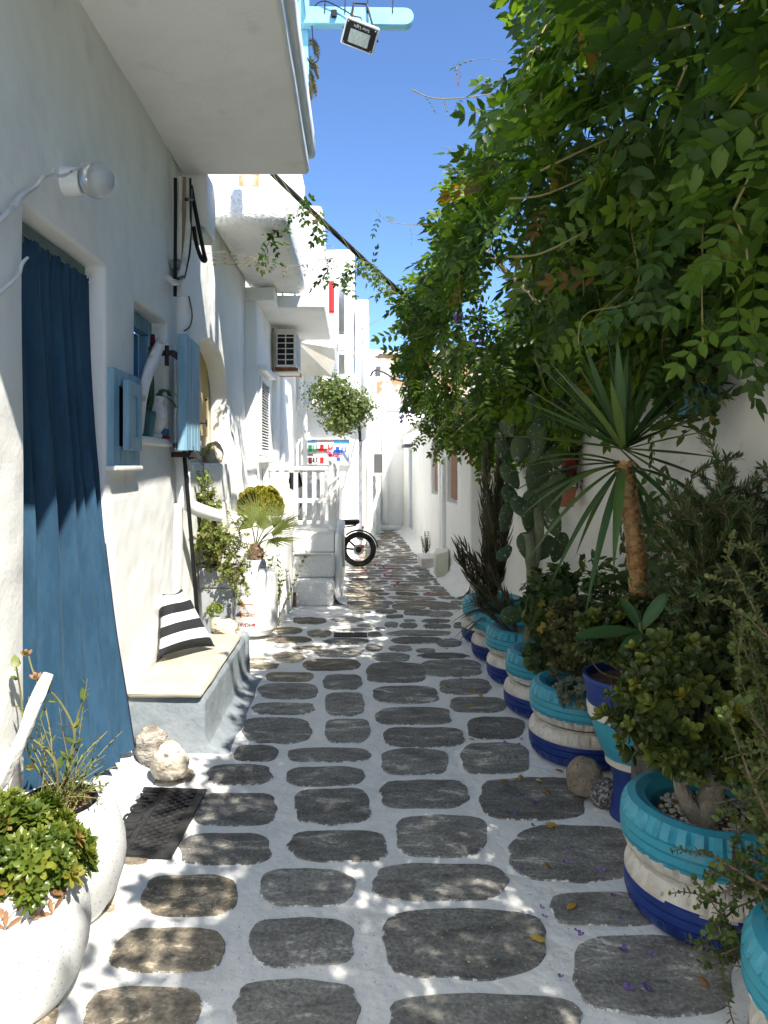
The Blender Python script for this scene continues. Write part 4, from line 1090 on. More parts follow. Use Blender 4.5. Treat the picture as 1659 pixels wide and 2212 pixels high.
# leafy shrub in the first planter
def plant_thing(name, label, cat, loc, group=None): return thing(name, label, cat, loc, group)
sb = plant_thing('leafy_shrub', 'dense glossy green shrub spilling over the white planter', 'shrub', pc1 + Vector((.06, 0, .36)))
ros = rosette_t(6, .36, 14, 3, .08)
cc = pc1 + Vector((.02, -.01, .43))
pp, dd = shell_points(620, cc, (.165, .17, .135), .66, 3, .55, 2.4, -.7)
mk('stems', stems_vf([[pc1 + Vector((.02, 0, .36)), Vector(tuple(p)) * .5 + (pc1 + Vector((.03, 0, .37))) * .5, Vector(tuple(p))] for p in pp[:40]], .004, .4), 'bark', sb)
d2 = unit(dd + np.array((0, -.15, .45)) + RNG.normal(size=dd.shape) * .25)
scatter('foliage', ros, frames(np.cross(d2, RNG.normal(size=d2.shape)), d2), pp, .042 * (.6 + .6 * RNG.random(len(pp))), RNG.random(len(pp)), 'bushleaf', sb)
pdry, ddry = shell_points(70, cc + Vector((.0, -.04, -.09)), (.17, .155, .11), .8, 8, .2, 1.5, -.9)
scatter('dry_leaves', rosette_t(5, .3, -20, 1), frames(np.cross(ddry, RNG.normal(size=ddry.shape)), ddry), pdry, .045, RNG.random(len(pdry)), 'dryleaf', sb)

# rose and wiry stems in the second planter
rs = plant_thing('rose_bush', 'thin straggling rose stems with few leaves before the curtain', 'rose', pc2 + Vector((0, 0, .37)))
base = pc2 + Vector((.0, 0, .36))
yb = base.y
rp = [[base, P(150, 1660, yb), P(160, 1580, yb), P(125, 1510, yb), P(80, 1470, yb - .05), P(60, 1410, yb)],
      [base, P(155, 1620, yb), P(170, 1540, yb + .02), P(190, 1500, yb)],
      [base, P(120, 1650, yb - .05), P(75, 1600, yb - .04), P(45, 1590, yb)],
      [base, P(100, 1690, yb), P(60, 1620, yb), P(45, 1500, yb + .05), P(35, 1440, yb)]]
rp = [smooth_path(p, 5) for p in rp]
wp = []
for k in range(34):
    tgt = P(random.uniform(150, 300), random.uniform(1560, 1730), yb + random.uniform(-.12, .12)) if k < 24 else P(random.uniform(20, 190), random.uniform(1460, 1650), yb + random.uniform(-.1, .1))
    mid = (base + tgt) / 2 + Vector((random.uniform(-.03, .03), random.uniform(-.03, .03), .03))
    wp.append(smooth_path([base + Vector((random.uniform(-.06, .08), random.uniform(-.06, .06), 0)), mid, tgt], 5))
mk('stems', join(*[tube(p, [.0055, .0025], 6) for p in rp]), 'stemgreen', rs)
mk('twigs', join(*[tube(p, [.0022, .001], 4) for p in wp]), 'stemtan', rs)
lp, lR = leafy(wp, .028, .8, .2, .25, 1)
scatter('foliage', leaf_t(.32, -.04), lR, lp, .024 * (.6 + .8 * RNG.random(len(lp))), RNG.random(len(lp)), 'rose', rs)
lp, lR = leafy(rp, .055, .9, .1, .3, 2)
sel = RNG.random(len(lp)) < .55
scatter('rose_leaves', leaf_t(.6, -.06), lR[sel], lp[sel], .045 * (.6 + .7 * RNG.random(sel.sum())), RNG.random(sel.sum()), 'rose', rs)
scatter('withered_bloom', rosette_t(6, .5, 40, 2), frames([(0, 1, .2)] * 2, [(0, .1, 1)] * 2), [tuple(P(58, 1418, yb)), tuple(P(78, 1468, yb - .06))], .03, [.6, .9], 'dryleaf', rs)
# driftwood and stick by the planters
dw = mk('driftwood', tube([P(-60, 1760, 2.42), P(0, 1690, 2.4), P(35, 1620, 2.4), P(60, 1560, 2.42), P(85, 1500, 2.45), P(105, 1455, 2.47)], [.024, .024, .022, .021, .021, .017], 12, n=4, lump=.3), 'driftwood')
tag(dw, 'thick pale driftwood limb standing by the curtain', 'driftwood')
dw2 = mk('driftwood', tube([P(30, 1650, 2.58), P(35, 1720, 2.58), P(45, 1790, 2.56), P(52, 1830, 2.55)], [.02, .022, .02, .016], 10, n=4, lump=.25), 'driftwood')
tag(dw2, 'short white driftwood branch behind the round planters', 'driftwood')

# ------------------------------------------------------------------ window sill things
lg = mk('driftwood_log', tube([W(303, 936, LX + .02), W(307, 880, LX + .03), W(313, 830, LX + .045), W(330, 780, LX + .06), W(350, 735, LX + .075)], [.018, .022, .030, .034, .030], 14, n=5, lump=.15), 'driftwood')
tag(lg, 'smooth pale driftwood log leaning in the blue window', 'driftwood')
SZ = WIN[2] + .003
sp = Vector((LX - .03, 4.24, SZ))
sl_ = thing('seashell', 'brown striped spiral seashell on the window sill', 'shell', sp)
mk('body', sphere(sp + Vector((0, 0, .042)), (.028, .042, .042), 20, 14), 'shell', sl_)
for k in range(5):
    a = .35 + k * .5
    mk('stripe', tube([sp + Vector((.0285 * math.cos(t) * math.sin(a) + .002, .043 * math.cos(a) * (1 if True else 1), .042 + .043 * math.sin(a) * math.sin(t))) for t in np.linspace(-.4, 2.2, 9)], .0035, 5), 'shellred', sl_)
mk('coil', tube([sp + Vector((.03, .014 * k / 14 * math.cos(k * .7), .042 + .014 * k / 14 * math.sin(k * .7))) for k in range(15)], .003, 5), 'shellred', sl_)
tp = Vector((LX - .02, 4.345, SZ))
tpo = thing('flower_pot', 'square teal pot on the window sill', 'pot', tp)
def taper(c, a, b, h, z0=0):
    c = Vector(c); v = [c + Vector((sx_ * r, sy_ * r, z)) for r, z in ((a, z0), (b, z0 + h)) for sy_ in (-1, 1) for sx_ in (-1, 1)]
    return v, [(0, 2, 3, 1), (4, 5, 7, 6), (0, 1, 5, 4), (2, 6, 7, 3), (0, 4, 6, 2), (1, 3, 7, 5)]
mk('pot', bev(taper(tp, .036, .052, .155), .005, 2), 'tealpot', tpo)
mk('soil', box(tp.x - .046, tp.x + .046, tp.y - .046, tp.y + .046, tp.z + .150, tp.z + .157), 'soil', tpo, smooth=False)
ct = thing('tall_cactus', 'tall ribbed cactus with reddish top in the teal pot', 'cactus', tp + Vector((0, 0, .155)))
def ribbed(path, r, ribs=4, seg=16):
    v, f = tube(path, r, seg, n=4)
    out = []
    path2 = smooth_path(path, 4)
    for i, p in enumerate(v):
        if i < len(path2) * seg:
            c = path2[i // seg]; k = i % seg
            out.append(c + (p - c) * (1.0 if k % (seg // ribs) == 0 else .62))
        else: out.append(p)
    return out, f
b0 = tp + Vector((0, 0, .15))
mk('column', ribbed([b0, b0 + Vector((0, .05, .1)), b0 + Vector((.0, .10, .26)), b0 + Vector((.0, .10, .42))], [.018, .024, .024, .016]), 'cactus', ct)
mk('column', ribbed([b0 + Vector((.0, .10, .33)), b0 + Vector((.01, .12, .38)), b0 + Vector((.01, .115, .50))], [.014, .024, .012]), 'maroon', ct)
mk('column', ribbed([b0 + Vector((0, .06, .0)), b0 + Vector((0, .13, .10)), b0 + Vector((0, .14, .24))], [.014, .017, .011]), 'cactus', ct)
for k in range(6):
    a = k * 1.05
    tinted(mk('spike_leaf', tube([b0 + Vector((0, -.01, 0)), b0 + Vector((.03 * math.cos(a), -.02 + .04 * math.sin(a), .06)), b0 + Vector((.05 * math.cos(a), -.03 + .07 * math.sin(a), .10 + .02 * (k % 3)))], [.008, .006, .001], 6), 'aloe', ct), .5)
up_ = Vector((LX - .02, 4.56, SZ))
urn = thing('urn', 'chipped white moulded urn on the window sill', 'urn', up_)
mk('body', lathe([(.035, 0), (.042, .005), (.042, .025), (.030, .035), (.045, .055), (.066, .10), (.070, .15), (.062, .20), (.046, .225), (.050, .24), (.056, .25), (.056, .265), (.045, .27), (.043, .24)], up_, 32), 'urnwhite', urn)
for k in range(10):
    a = k * PI / 5
    mk('garland', tube([up_ + Vector((.069 * math.cos(a + t * .3), .069 * math.sin(a + t * .3), .16 - .035 * math.sin(t * PI))) for t in np.linspace(0, 1, 6)], .006, 6), 'urnwhite', urn)
sgc = thing('zigzag_cactus', 'flat zigzag leaved cactus trailing from the white urn', 'cactus', up_ + Vector((0, 0, .26)))
for (dx, dy, dz, L_) in ((.12, .06, .0, 1), (.05, .13, .02, 1), (.10, .10, -.06, 1)):
    n = 9; V, Fs = [], []
    p0 = up_ + Vector((.01, .01, .262))
    for k in range(n + 1):
        t = k / n
        p = p0 + Vector((dx * t, dy * t, dz * t + .05 * math.sin(t * PI) * (1 if dz >= 0 else .7)))
        w_ = .008 + (.018 if k % 2 else .008)
        V += [p + Vector((-dy, dx, .03)).normalized() * w_, p - Vector((-dy, dx, .03)).normalized() * w_, p + Vector((0, 0, .004))]
    for k in range(n):
        a = k * 3; Fs += [(a, a + 3, a + 5, a + 2), (a + 2, a + 5, a + 4, a + 1)]
    tinted(mk('pad', (V, Fs), 'plumeria', sgc), .9)
brs = thing('scrubbing_brush', 'small blue brush with red back at the sill end', 'brush', (LX - .01, 4.705, SZ))
mk('bristles', bev(box(LX - .04, LX + .02, 4.68, 4.74, SZ + .022, SZ + .07), .006, 1), 'blue_frame', brs); mk('back', bev(box(LX - .045, LX + .025, 4.675, 4.745, SZ, SZ + .022), .005, 1), 'red', brs)

# ------------------------------------------------------------------ pipes and cables at the house corner
def pipe(name, pts, r, mat, label, cat='pipe', seg=10, n=4):
    o = mk(name, tube(pts, r, seg, n=n), mat); tag(o, label, cat); return o
px_ = LX + .05
pipe('black_cable', [W(379, 385, px_), W(379, 480, px_), W(378, 640, px_)], .012, 'black', 'black cable at the house corner beside the thin white conduit', 'cable', 8)
pipe('conduit', [W(389, 383, px_), W(388, 480, px_), W(386, 640, px_)], .017, 'conduit', 'thin stained white conduit running up the house corner', 'conduit')
pipe('conduit', [W(398, 383, px_ + .01), W(397, 500, px_ + .01), W(393, 600, px_ + .01)], .013, 'tanconduit', 'brown corrugated conduit between two white pipes', 'conduit')
bigp = pipe('white_pipe', [W(408, 383, px_ + .04), W(409, 440, px_ + .04), W(404, 520, px_ + .045), W(397, 570, px_ + .05), W(388, 604, px_ + .06), W(376, 610, px_ + .05), W(362, 600, px_ - .01)], .020, 'conduit', 'lagged white pipe curving into the wall below the balcony')
mk('strap', join(tube([W(402, 431, px_ + .062), W(415, 431, px_ + .062)], .012, 8), tube([W(384, 602, px_ + .09), W(396, 598, px_ + .08)], .011, 8)), 'black', bigp)
pipe('black_cable', [W(412, 400, px_ + .05), W(425, 470, px_ + .08), W(440, 545, px_ + .13), W(444, 562, px_ + .14), W(436, 560, px_ + .12), W(425, 530, px_ + .07), W(418, 490, px_ + .06)], .015, 'black', 'thick black hose hanging in a loop at the house corner', 'cable', 10)
pipe('black_cable', [W(411, 385, px_ + .06), W(412, 470, px_ + .06), W(410, 540, px_ + .06), W(398, 600, px_ + .07)], .008, 'black', 'thin black cable taped along the lagged pipe', 'cable', 6)
jb = mk('junction_box', join(lathe([(0, 0), (.035, 0), (.035, .05), (.028, .06), (0, .06)], W(372, 572, LX + .02), 16, 'x'), box(LX, LX + .05, 4.90, 4.93, 2.85, 2.98)), 'greyplastic'); tag(jb, 'round grey junction box on the wall below the balcony', 'junction box')
mb = thing('meter_box', 'white electric meter box fixed above the arch', 'meter box', (LX + .1, 5.35, 3.38))
mk('body', bev(box(LX - .01, LX + .17, 5.22, 5.55, 3.36, 3.76), .01, 2), 'white', mb); mk('bottom_cover', bev(box(LX + .02, LX + .15, 5.24, 5.53, 3.31, 3.358), .008, 1), 'boxcream', mb)
dpp = thing('downpipe', 'white plastered downpipe running down the corner to a spout', 'pipe', (LX + .06, 5.1, 0))
mk('pipe', wob(tube([(LX + .045, 5.02, 2.78), (LX + .045, 5.02, 1.5), (LX + .05, 5.04, 1.33)], .05, 12, n=5), .006, 8), 'wall', dpp)
mk('spout', tube([(LX + .05, 5.04, 1.36), (LX + .09, 5.10, 1.30), (LX + .20, 5.22, 1.245), (LX + .26, 5.28, 1.22)], [.05, .05, .045, .043], 12, n=3), 'white', dpp)
mk('lower_wall', rbox(LX - .02, LX + .035, 4.935, 5.06, 0, 1.33, .015, .006), 'wall', dpp)
pipe('black_pole', [(LX + .07, 4.93, 1.74), (LX + .11, 4.98, 1.1), (LX + .155, 5.05, .33)], .014, 'black', 'thin black pole leaning beside the bench', 'pole')
pipe('twig_vine', [W(408, 640, px_ + .06), W(415, 680, px_ + .05), W(410, 705, px_ + .05), W(398, 715, px_ + .03)], .006, 'bark', 'dry bent twig on the downpipe', 'twig', 6)

# ------------------------------------------------------------------ beyond the bench: planter, tank, palm
gp_ = Vector((-1.115, 5.78, 0))
gpt = thing('tall_planter', 'tall square grey planter behind the bench', 'planter', gp_)
mk('body', bev(taper(gp_, .10, .125, .62), .008, 2), 'greyplanter', gpt); mk('collar', bev(taper(gp_, .135, .14, .155, .625), .008, 2), 'greyplanter', gpt)
mk('soil', box(gp_.x - .12, gp_.x + .12, gp_.y - .12, gp_.y + .12, .77, .785), 'soil', gpt, smooth=False)
eb = plant_thing('elephant_bush', 'tall sunlit elephant bush growing from the grey planter', 'shrub', gp_ + Vector((0, 0, .78)))
def shrub_paths(base, n, targets, sub=3, jit=.05, sublen=.14):
    main, subs = [], []
    for k in range(n):
        t = targets(k)
        mid = Vector(base).lerp(t, .5) + Vector((random.gauss(0, jit), random.gauss(0, jit), random.gauss(0, jit)))
        p = smooth_path([Vector(base), mid, t], 6); main.append(p)
        for s in range(sub):
            i = random.randint(3, len(p) - 1)
            d = (p[i] - p[i - 1]).normalized() + Vector((random.gauss(0, .8), random.gauss(0, .8), random.gauss(0, .6)))
            subs.append(walk(p[i], d, random.uniform(.5, 1.2) * sublen, 5, .15, .2))
    return main, subs
b0 = gp_ + Vector((0, 0, .76))
def tg(k):
    if k < 9: return P(random.uniform(425, 465), random.uniform(960, 1130), 5.75 + random.uniform(-.1, .15))
    if k < 22: return P(random.uniform(415, 500), random.uniform(1090, 1200), 5.75 + random.uniform(-.2, .2))
    return P(random.uniform(470, 530), random.uniform(1190, 1300), 5.72 + random.uniform(-.2, .1))
ma, su = shrub_paths(b0, 27, tg, 9, .085, .18)
mk('stems', stems_vf(ma, .007, .35), 'bark', eb); mk('twigs', stems_vf(su, .003, .5, 4), 'bark', eb)
lp, lR = leafy(ma + su, .017, .9, .2, .3, 2)
scatter('foliage', leaf_t(.85, -.05, l1=.45, l2=.8, w2=.8), lR, lp, .026 * (.7 + .6 * RNG.random(len(lp))), RNG.random(len(lp)), 'elephant_lit', eb)
# small succulent in a cup
cp = Vector((-1.08, 5.42, .335))
cpt = thing('small_pot', 'little pale pot at the end of the bench', 'pot', cp); mk('cup', lathe([(.03, 0), (.045, .11), (.04, .11), (.036, .09), (0, .09)], cp, 16), 'boxcream', cpt)
ss = plant_thing('small_succulent', 'tiny green rosette succulent in the little pale pot', 'succulent', cp + Vector((0, 0, .10)))
pp, dd = shell_points(26, cp + Vector((0, 0, .15)), (.055, .055, .06), .7, 2, .2, 1.5, -.2)
scatter('foliage', rosette_t(7, .5, 20, 2), frames(np.cross(dd, RNG.normal(size=dd.shape)), dd), pp, .028, RNG.random(len(pp)), 'elephant_lit', ss)
# water heater tank as planter
tk = Vector((-.94, 6.62, 0))
tank = thing('heater_tank', 'upturned white water heater tank reused as a planter', 'tank', tk)
rT = .205
mk('shell', lathe([(0, .02), (.08, .022), (.15, .04), (.19, .075), (rT, .11), (rT, .58), (.203, .60), (.17, .63), (.13, .648), (.10, .655), (.10, .70), (.088, .70), (.088, .66), (0, .66)], tk, 48), 'enamel', tank, angle=40)
mk('rim_seam', lathe([(rT + .003, .10), (rT + .004, .105), (rT + .003, .115), (rT - .005, .115), (rT - .005, .10)], tk, 48), 'boxcream', tank)
mk('top_cap', lathe([(.09, .70), (.09, .72), (.075, .725), (.075, .69), (0, .69)], tk, 24), 'enamel', tank)
for a in (-.2, 1.3, 2.8, 4.3):
    mk('lug', tube([tk + Vector((.19 * math.cos(a), .19 * math.sin(a), .60)), tk + Vector((.12 * math.cos(a), .12 * math.sin(a), .652))], .012, 6), 'enamel', tank)
def on_tank(th, z, r=0.0): return tk + Vector(((rT + r) * math.sin(th), -(rT + r) * math.cos(th), z))
for z, th0 in ((.345, -.55), (.245, -.60)):
    c = on_tank(th0, z)
    nrm = (on_tank(th0, z, .1) - c).normalized()
    fl = mk('fitting', join(tube([c, c + nrm * .035], .016, 10), tube([c + nrm * .03, c + nrm * .055], .010, 8)), 'iron', tank)
    mk('rust_stain', join(*[prism([(.028 * math.cos(t * .5236) * (1 + .3 * math.sin(t * 2.7)), .028 * math.sin(t * .5236) * (1 + .3 * math.cos(t * 1.9))) for t in range(12)], lambda u, v, h: on_tank(th0 + u / rT, z + v, h), .0005, .0015)]), 'rust', fl, smooth=False)
    for s, (dz, L_) in enumerate(((0, 1.0), (-.014, .8), (.012, .62)) if z < .3 else ((0, .95), (-.006, .5))):
        ts = np.linspace(0, 1, 24)
        V = []; Fs = []
        for t in ts:
            w_ = .0045 * (1 - .6 * t) * (.7 + .5 * noise.noise(Vector((t * 9, z * 30, s))))
            zz = z + dz * min(1, t * 4) - .004 * math.sin(t * 7 + s)
            V += [on_tank(th0 + .05 + t * 1.1 * L_, zz + w_, .0008), on_tank(th0 + .05 + t * 1.1 * L_, zz - w_, .0008)]
        Fs = [(2 * k, 2 * k + 1, 2 * k + 3, 2 * k + 2) for k in range(23)]
        mk('rust_streak', (V, Fs), 'rust', fl, smooth=False)
mk('blue_cap', sphere(on_tank(-.72, .25, .006), .012, 10, 8), 'blue', tank)
def tank_text(txt, off, mat, nm='lettering'):
    mk(nm, text_vf(txt, .048, lambda x, y_, h: on_tank(-.42 - (x + off) / rT, .155 - y_, .001 + h), .001), mat, tank, smooth=False)
tank_text('HO', -.052, 'black'); tank_text('W', .0, 'crimson'); tank_text('AT', .045, 'black')
mk('drop_logo', prism([(.013 * math.sin(t) * (1 - .35 * math.cos(t)), -.015 * math.cos(t)) for t in np.linspace(0, 2 * PI, 14)[:-1]], lambda u, v, h: on_tank(-.42 + (.10 + u) / rT, .155 + v, h), .0006, .0016), 'crimson', tank, smooth=False)
# fan palm in the tank
pb = tk + Vector((0, 0, .70))
palm = plant_thing('fan_palm', 'small fan palm with stiff leaves in the white tank', 'palm', pb)
mk('trunk', rock(pb + Vector((.0, 0, .065)), (.075, .075, .10), 3, .35, 4, 3, False), 'bark', palm)
fib = [walk(pb + Vector((.06 * math.cos(a), .06 * math.sin(a), .02 + .1 * random.random())), (math.cos(a), math.sin(a), .6), .06, 3) for a in np.linspace(0, 6.2, 60)]
tag(mk('fibres', stems_vf(fib, .003, .3, 4), 'bark', palm), kind='stuff')
def fan(c, d, up, L_, nseg=22, spread=2.5):
    d = Vector(d).normalized(); up = Vector(up); s = d.cross(up).normalized(); n_ = s.cross(d).normalized()
    V, Fs = [], []
    for k in range(nseg):
        a0 = -spread / 2 + spread * k / nseg; a1 = -spread / 2 + spread * (k + 1) / nseg; am = (a0 + a1) / 2
        R1 = L_ * (.24 + .06 * math.cos(am)); R2 = L_ * (.92 + .16 * math.cos(am)) * random.uniform(.9, 1.05)
        dr = .16 * L_ * abs(am)
        f = lambda a, r, h: Vector(c) + (d * math.cos(a) + s * math.sin(a)) * r + n_ * h - Vector((0, 0, dr * (r / L_) ** 2))
        b = len(V)
        V += [Vector(c), f(a0, R1, .006), f(am, R1, -.006), f(a1, R1, .006), f(am, R2, -.004 + random.uniform(-.02, .02))]
        Fs += [(b, b + 1, b + 2), (b, b + 2, b + 3), (b + 1, b + 4, b + 2), (b + 2, b + 4, b + 3)]
    return V, Fs
def fan_at(px, py, Y, tx, ty, TY, L_, tint):
    c = P(px, py, Y); t = P(tx, ty, TY)
    st = mk('leaf_stalk', tube([pb + Vector((0, 0, .12)), (pb + Vector((0, 0, .12))).lerp(c, .5) + Vector((0, 0, .02)), c], [.007, .005], 6, n=3), 'stemgreen', palm)
    d = t - c
    tinted(mk('fan_leaf', fan(c, d, Vector((random.uniform(-.3, .8), -1, random.uniform(.3, 1.6))), d.length * .95, 24, 2.0), 'palmleaf', palm, angle=None), tint)
fan_at(570, 1145, 6.55, 575, 1060, 6.6, .3, .35); fan_at(585, 1150, 6.45, 655, 1125, 6.3, .3, .25); fan_at(545, 1140, 6.6, 500, 1085, 6.8, .3, .6)
fan_at(580, 1165, 6.45, 640, 1175, 6.25, .3, .2); fan_at(560, 1130, 6.75, 540, 1055, 7.0, .3, .5); fan_at(590, 1140, 6.65, 640, 1080, 6.7, .3, .45)
# low wall and round yellow-green shrub behind it
lw = mk('low_wall', rbox(LX - .02, -.715, 7.18, 8.0, 0, 1.08, .04, .012), 'wall'); tag(lw, 'low whitewashed wall between the tank and the white steps', 'wall')
yb_ = plant_thing('round_shrub', 'round yellow green clipped shrub above the low wall', 'shrub', P(560, 1115, 7.45))
cc = P(562, 1093, 7.45)
mk('stems', stems_vf([[Vector((cc.x, cc.y, 1.05)), cc + Vector((random.gauss(0, .1), random.gauss(0, .1), 0))] for _ in range(14)], .006), 'bark', yb_)
pp, dd = shell_points(560, cc, (.235, .22, .20), .75, 1, .12, 1.6, -.6)
scatter('foliage', rosette_t(6, .5, 25, 2), frames(np.cross(dd, RNG.normal(size=dd.shape)), unit(dd + RNG.normal(size=dd.shape) * .3)), pp, .045, RNG.random(len(pp)), 'yellowbush', yb_)
yp = mk('clay_pot', lathe([(.10, 1.082), (.13, 1.15), (.12, 1.15), (.11, 1.14), (0, 1.14)], (cc.x, cc.y, 0), 20), 'terracotta'); tag(yp, 'low clay pot hidden under the round yellow green shrub', 'pot')
wd = plant_thing('weedy_plant', 'spindly green plant growing between tank and low wall', 'plant', Vector((-.80, 7.05, 0)))
wpaths = [walk((-.80 + random.uniform(-.04, .04), 7.05, 0), (random.gauss(0, .12), random.gauss(0, .08), 1), random.uniform(.55, .85), 8, 0, .06) for _ in range(7)]
mk('stems', stems_vf(wpaths, .004), 'stemgreen', wd)
lp, lR = leafy(wpaths, .05, .8, .3, .35, 2)
scatter('foliage', leaf_t(.45), lR, lp, .05, RNG.random(len(lp)), 'rose', wd)

# ------------------------------------------------------------------ steps, terrace, railing
st = thing('steps', 'three whitewashed steps climbing to the white railing', 'steps', (-.5, 8.2, 0))
mk('step', wob(rbox(-.80, -.26, 8.05, 9.0, 0, .275, .035, .012), .01, 4), 'rough_wall', st)
mk('step', wob(rbox(-.79, -.26, 8.36, 9.0, .276, .54, .03, .01, seed=2), .008, 4), 'rough_wall', st)
mk('step', rbox(-.79, -.27, 8.62, 9.0, .541, .80, .03, .008, seed=3), 'wall', st)
mk('stone_edge', rbox(-.74, -.30, 8.355, 8.40, .541, .553, .004, .002), 'marble', st)
mk('hollow', box(-.79, -.68, 8.02, 8.06, .0, .16), 'soil', st, smooth=False)
tr = thing('terrace', 'whitewashed terrace block carrying the white railing', 'terrace', (-.6, 9.5, 0))
mk('block', wob(rbox(-1.145, -.17, 9.01, 10.35, 0, .80, .03, .01), .006, 3), 'wall', tr)
mk('side_block', wob(rbox(-.255, -.17, 8.45, 9.0, 0, .80, .04, .01), .006, 3), 'wall', tr)
mk('hose', tube([(-.165, 8.55, .76), (-.16, 8.6, .6), (-.155, 8.62, .40), (-.16, 8.63, .38)], .014, 8, n=3), 'boxcream', tr)
fillet('wall_foot', [(-.255, y) for y in np.arange(8.08, 10.4, .2)], .16, .14, 1, tr)
rail = thing('railing', 'white wooden railing with flat balusters at the steps', 'railing', (-.65, 8.72, .8))
ry = 8.72
mk('post', bev(box(-.345, -.245, ry - .05, ry + .05, .80, 1.70), .008, 1), 'whitewood', rail)
mk('post', bev(box(-1.145, -1.08, ry - .03, ry + .03, .80, 1.56), .006, 1), 'whitewood', rail)
mk('top_rail', bev(box(-1.08, -.345, ry - .035, ry + .035, 1.535, 1.585), .006, 1), 'whitewood', rail)
mk('middle_rail', bev(box(-.80, -.345, ry - .02, ry + .02, 1.135, 1.19), .005, 1), 'whitewood', rail)
mk('bottom_rail', bev(box(-1.08, -.345, ry - .02, ry + .02, .83, .875), .005, 1), 'whitewood', rail)
b0_ = None
for k, xx in enumerate((-.97, -.86, -.745, -.635, -.52, -.42)):
    vf = bev(box(xx - .026, xx + .026, ry - .016, ry + .016, .876, 1.534), .003, 1)
    if b0_ is None: b0_ = mk('baluster', vf, 'whitewood', rail)
    else: share(b0_, 'baluster', WL[b0_.name] + Vector((xx + .97, 0, 0)), rail)
mk('side_rail', bev(box(-.32, -.27, ry + .05, 10.3, 1.535, 1.585), .006, 1), 'whitewood', rail)
mk('side_rail', bev(box(-.31, -.28, ry + .05, 10.3, .95, .99), .005, 1), 'whitewood', rail)
s0 = None
for k in range(12):
    yy = ry + .15 + k * .12
    if s0 is None: s0 = mk('baluster', bev(box(-.31, -.28, yy - .022, yy + .022, .99, 1.535), .003, 1), 'whitewood', rail)
    else: share(s0, 'baluster', WL[s0.name] + Vector((0, .12 * k, 0)), rail)
mk('post', bev(box(-.34, -.25, 10.25, 10.34, .80, 1.66), .008, 1), 'whitewood', rail)
# black clothes hung behind the railing
for k, (x, w_, h_, lb) in enumerate(((-.93, .05, .16, 'small black cloth pegged nearest the house wall'), (-.85, .07, .23, 'black shirt drooping on the clothes line behind the railing'), (-.77, .06, .20, 'black cloth pegged nearest the railing post'))):
    V, Fs = [], []
    for j in range(7):
        for i in range(7):
            u, v = i / 6, j / 6
            V.append(Vector((x + w_ * (u - .5) * (1 + .5 * v) + .02 * v, 9.35 + .03 * math.sin(u * 9 + k), 1.50 - h_ * v * (1 - .3 * abs(u - .4)))))
    Fs = [(j * 7 + i, j * 7 + i + 1, (j + 1) * 7 + i + 1, (j + 1) * 7 + i) for j in range(6) for i in range(6)]
    o = mk('hanging_cloth', join((V, Fs), ([p + Vector((0, .006, 0)) for p in V], Fs)), 'fabric_black'); tag(o, lb, 'cloth', 'black laundry behind the railing')
ln = mk('clothes_line', tube([(-1.14, 9.35, 1.52), (-.8, 9.35, 1.50), (-.30, 9.35, 1.53)], .004, 5), 'greyplastic'); tag(ln, 'thin clothes line stretched behind the railing', 'clothes line')

# ------------------------------------------------------------------ electric motorbike
by = 11.2
bike = thing('electric_bike', 'black fat tyred electric motorbike parked beside the terrace', 'bike', (-.4, by, 0))
def wheel(cx):
    cz = .275
    w = mk('wheel', lathe([(.205, -.03), (.215, -.045), (.245, -.05), (.268, -.035), (.275, 0), (.268, .035), (.245, .05), (.215, .045), (.205, .03)], (cx, by, cz), 40, 'y', close=True), 'tyre_rubber', bike)
    mk('rim', lathe([(.19, -.03), (.207, -.03), (.207, .03), (.19, .03)], (cx, by, cz), 36, 'y', close=True), 'black', w)
    mk('hub', lathe([(0, -.05), (.05, -.05), (.06, -.02), (.06, .02), (.05, .05), (0, .05)], (cx, by, cz), 20, 'y'), 'iron', w)
    mk('brake_disc', lathe([(.05, -.062), (.085, -.062), (.085, -.058), (.05, -.058)], (cx, by, cz), 24, 'y', close=True), 'steel', w)
    mk('brake_caliper', bev(box(cx + .03, cx + .09, by - .075, by - .045, cz + .03, cz + .075), .006, 1), 'red', w)
    for k in range(18):
        a = 2 * PI * k / 18; s = 1 if k % 2 else -1
        mk('spoke', tube([(cx + .055 * math.cos(a + .4 * s), by + .025 * s, cz + .055 * math.sin(a + .4 * s)), (cx + .195 * math.cos(a), by, cz + .195 * math.sin(a))], .0025, 4), 'steel', w)
    return w
rxw = .035
wheel(rxw); wheel(rxw - 1.15)
def arc(cx, cz, r, a0, a1, w_, n=14):
    V, Fs = [], []
    for k in range(n + 1):
        a = a0 + (a1 - a0) * k / n
        for dy, dr in ((-w_, -.02), (-w_ * .7, 0), (w_ * .7, 0), (w_, -.02)): V.append(Vector((cx + (r + dr) * math.cos(a), by + dy, cz + (r + dr) * math.sin(a))))
    Fs = [(4 * k + j, 4 * k + j + 1, 4 * k + j + 5, 4 * k + j + 4) for k in range(n) for j in range(3)]
    return V, Fs
mk('rear_mudguard', arc(rxw, .275, .31, .15, 2.3, .065), 'black', bike); mk('front_mudguard', arc(rxw - 1.15, .275, .31, .7, 2.4, .06), 'black', bike)
mk('seat', wob(bev(prism([(-.62, .66), (-.60, .72), (-.3, .735), (0, .745), (.02, .70), (-.03, .665), (-.25, .66)], lambda u, v, h: Vector((rxw + u, h, v)), by - .11, by + .11), .02, 3), .003, 5), 'black', bike)
fr_ = lambda a, b, r=.016: tube([Vector((rxw + a[0], by, a[1])), Vector((rxw + b[0], by, b[1]))], r, 8)
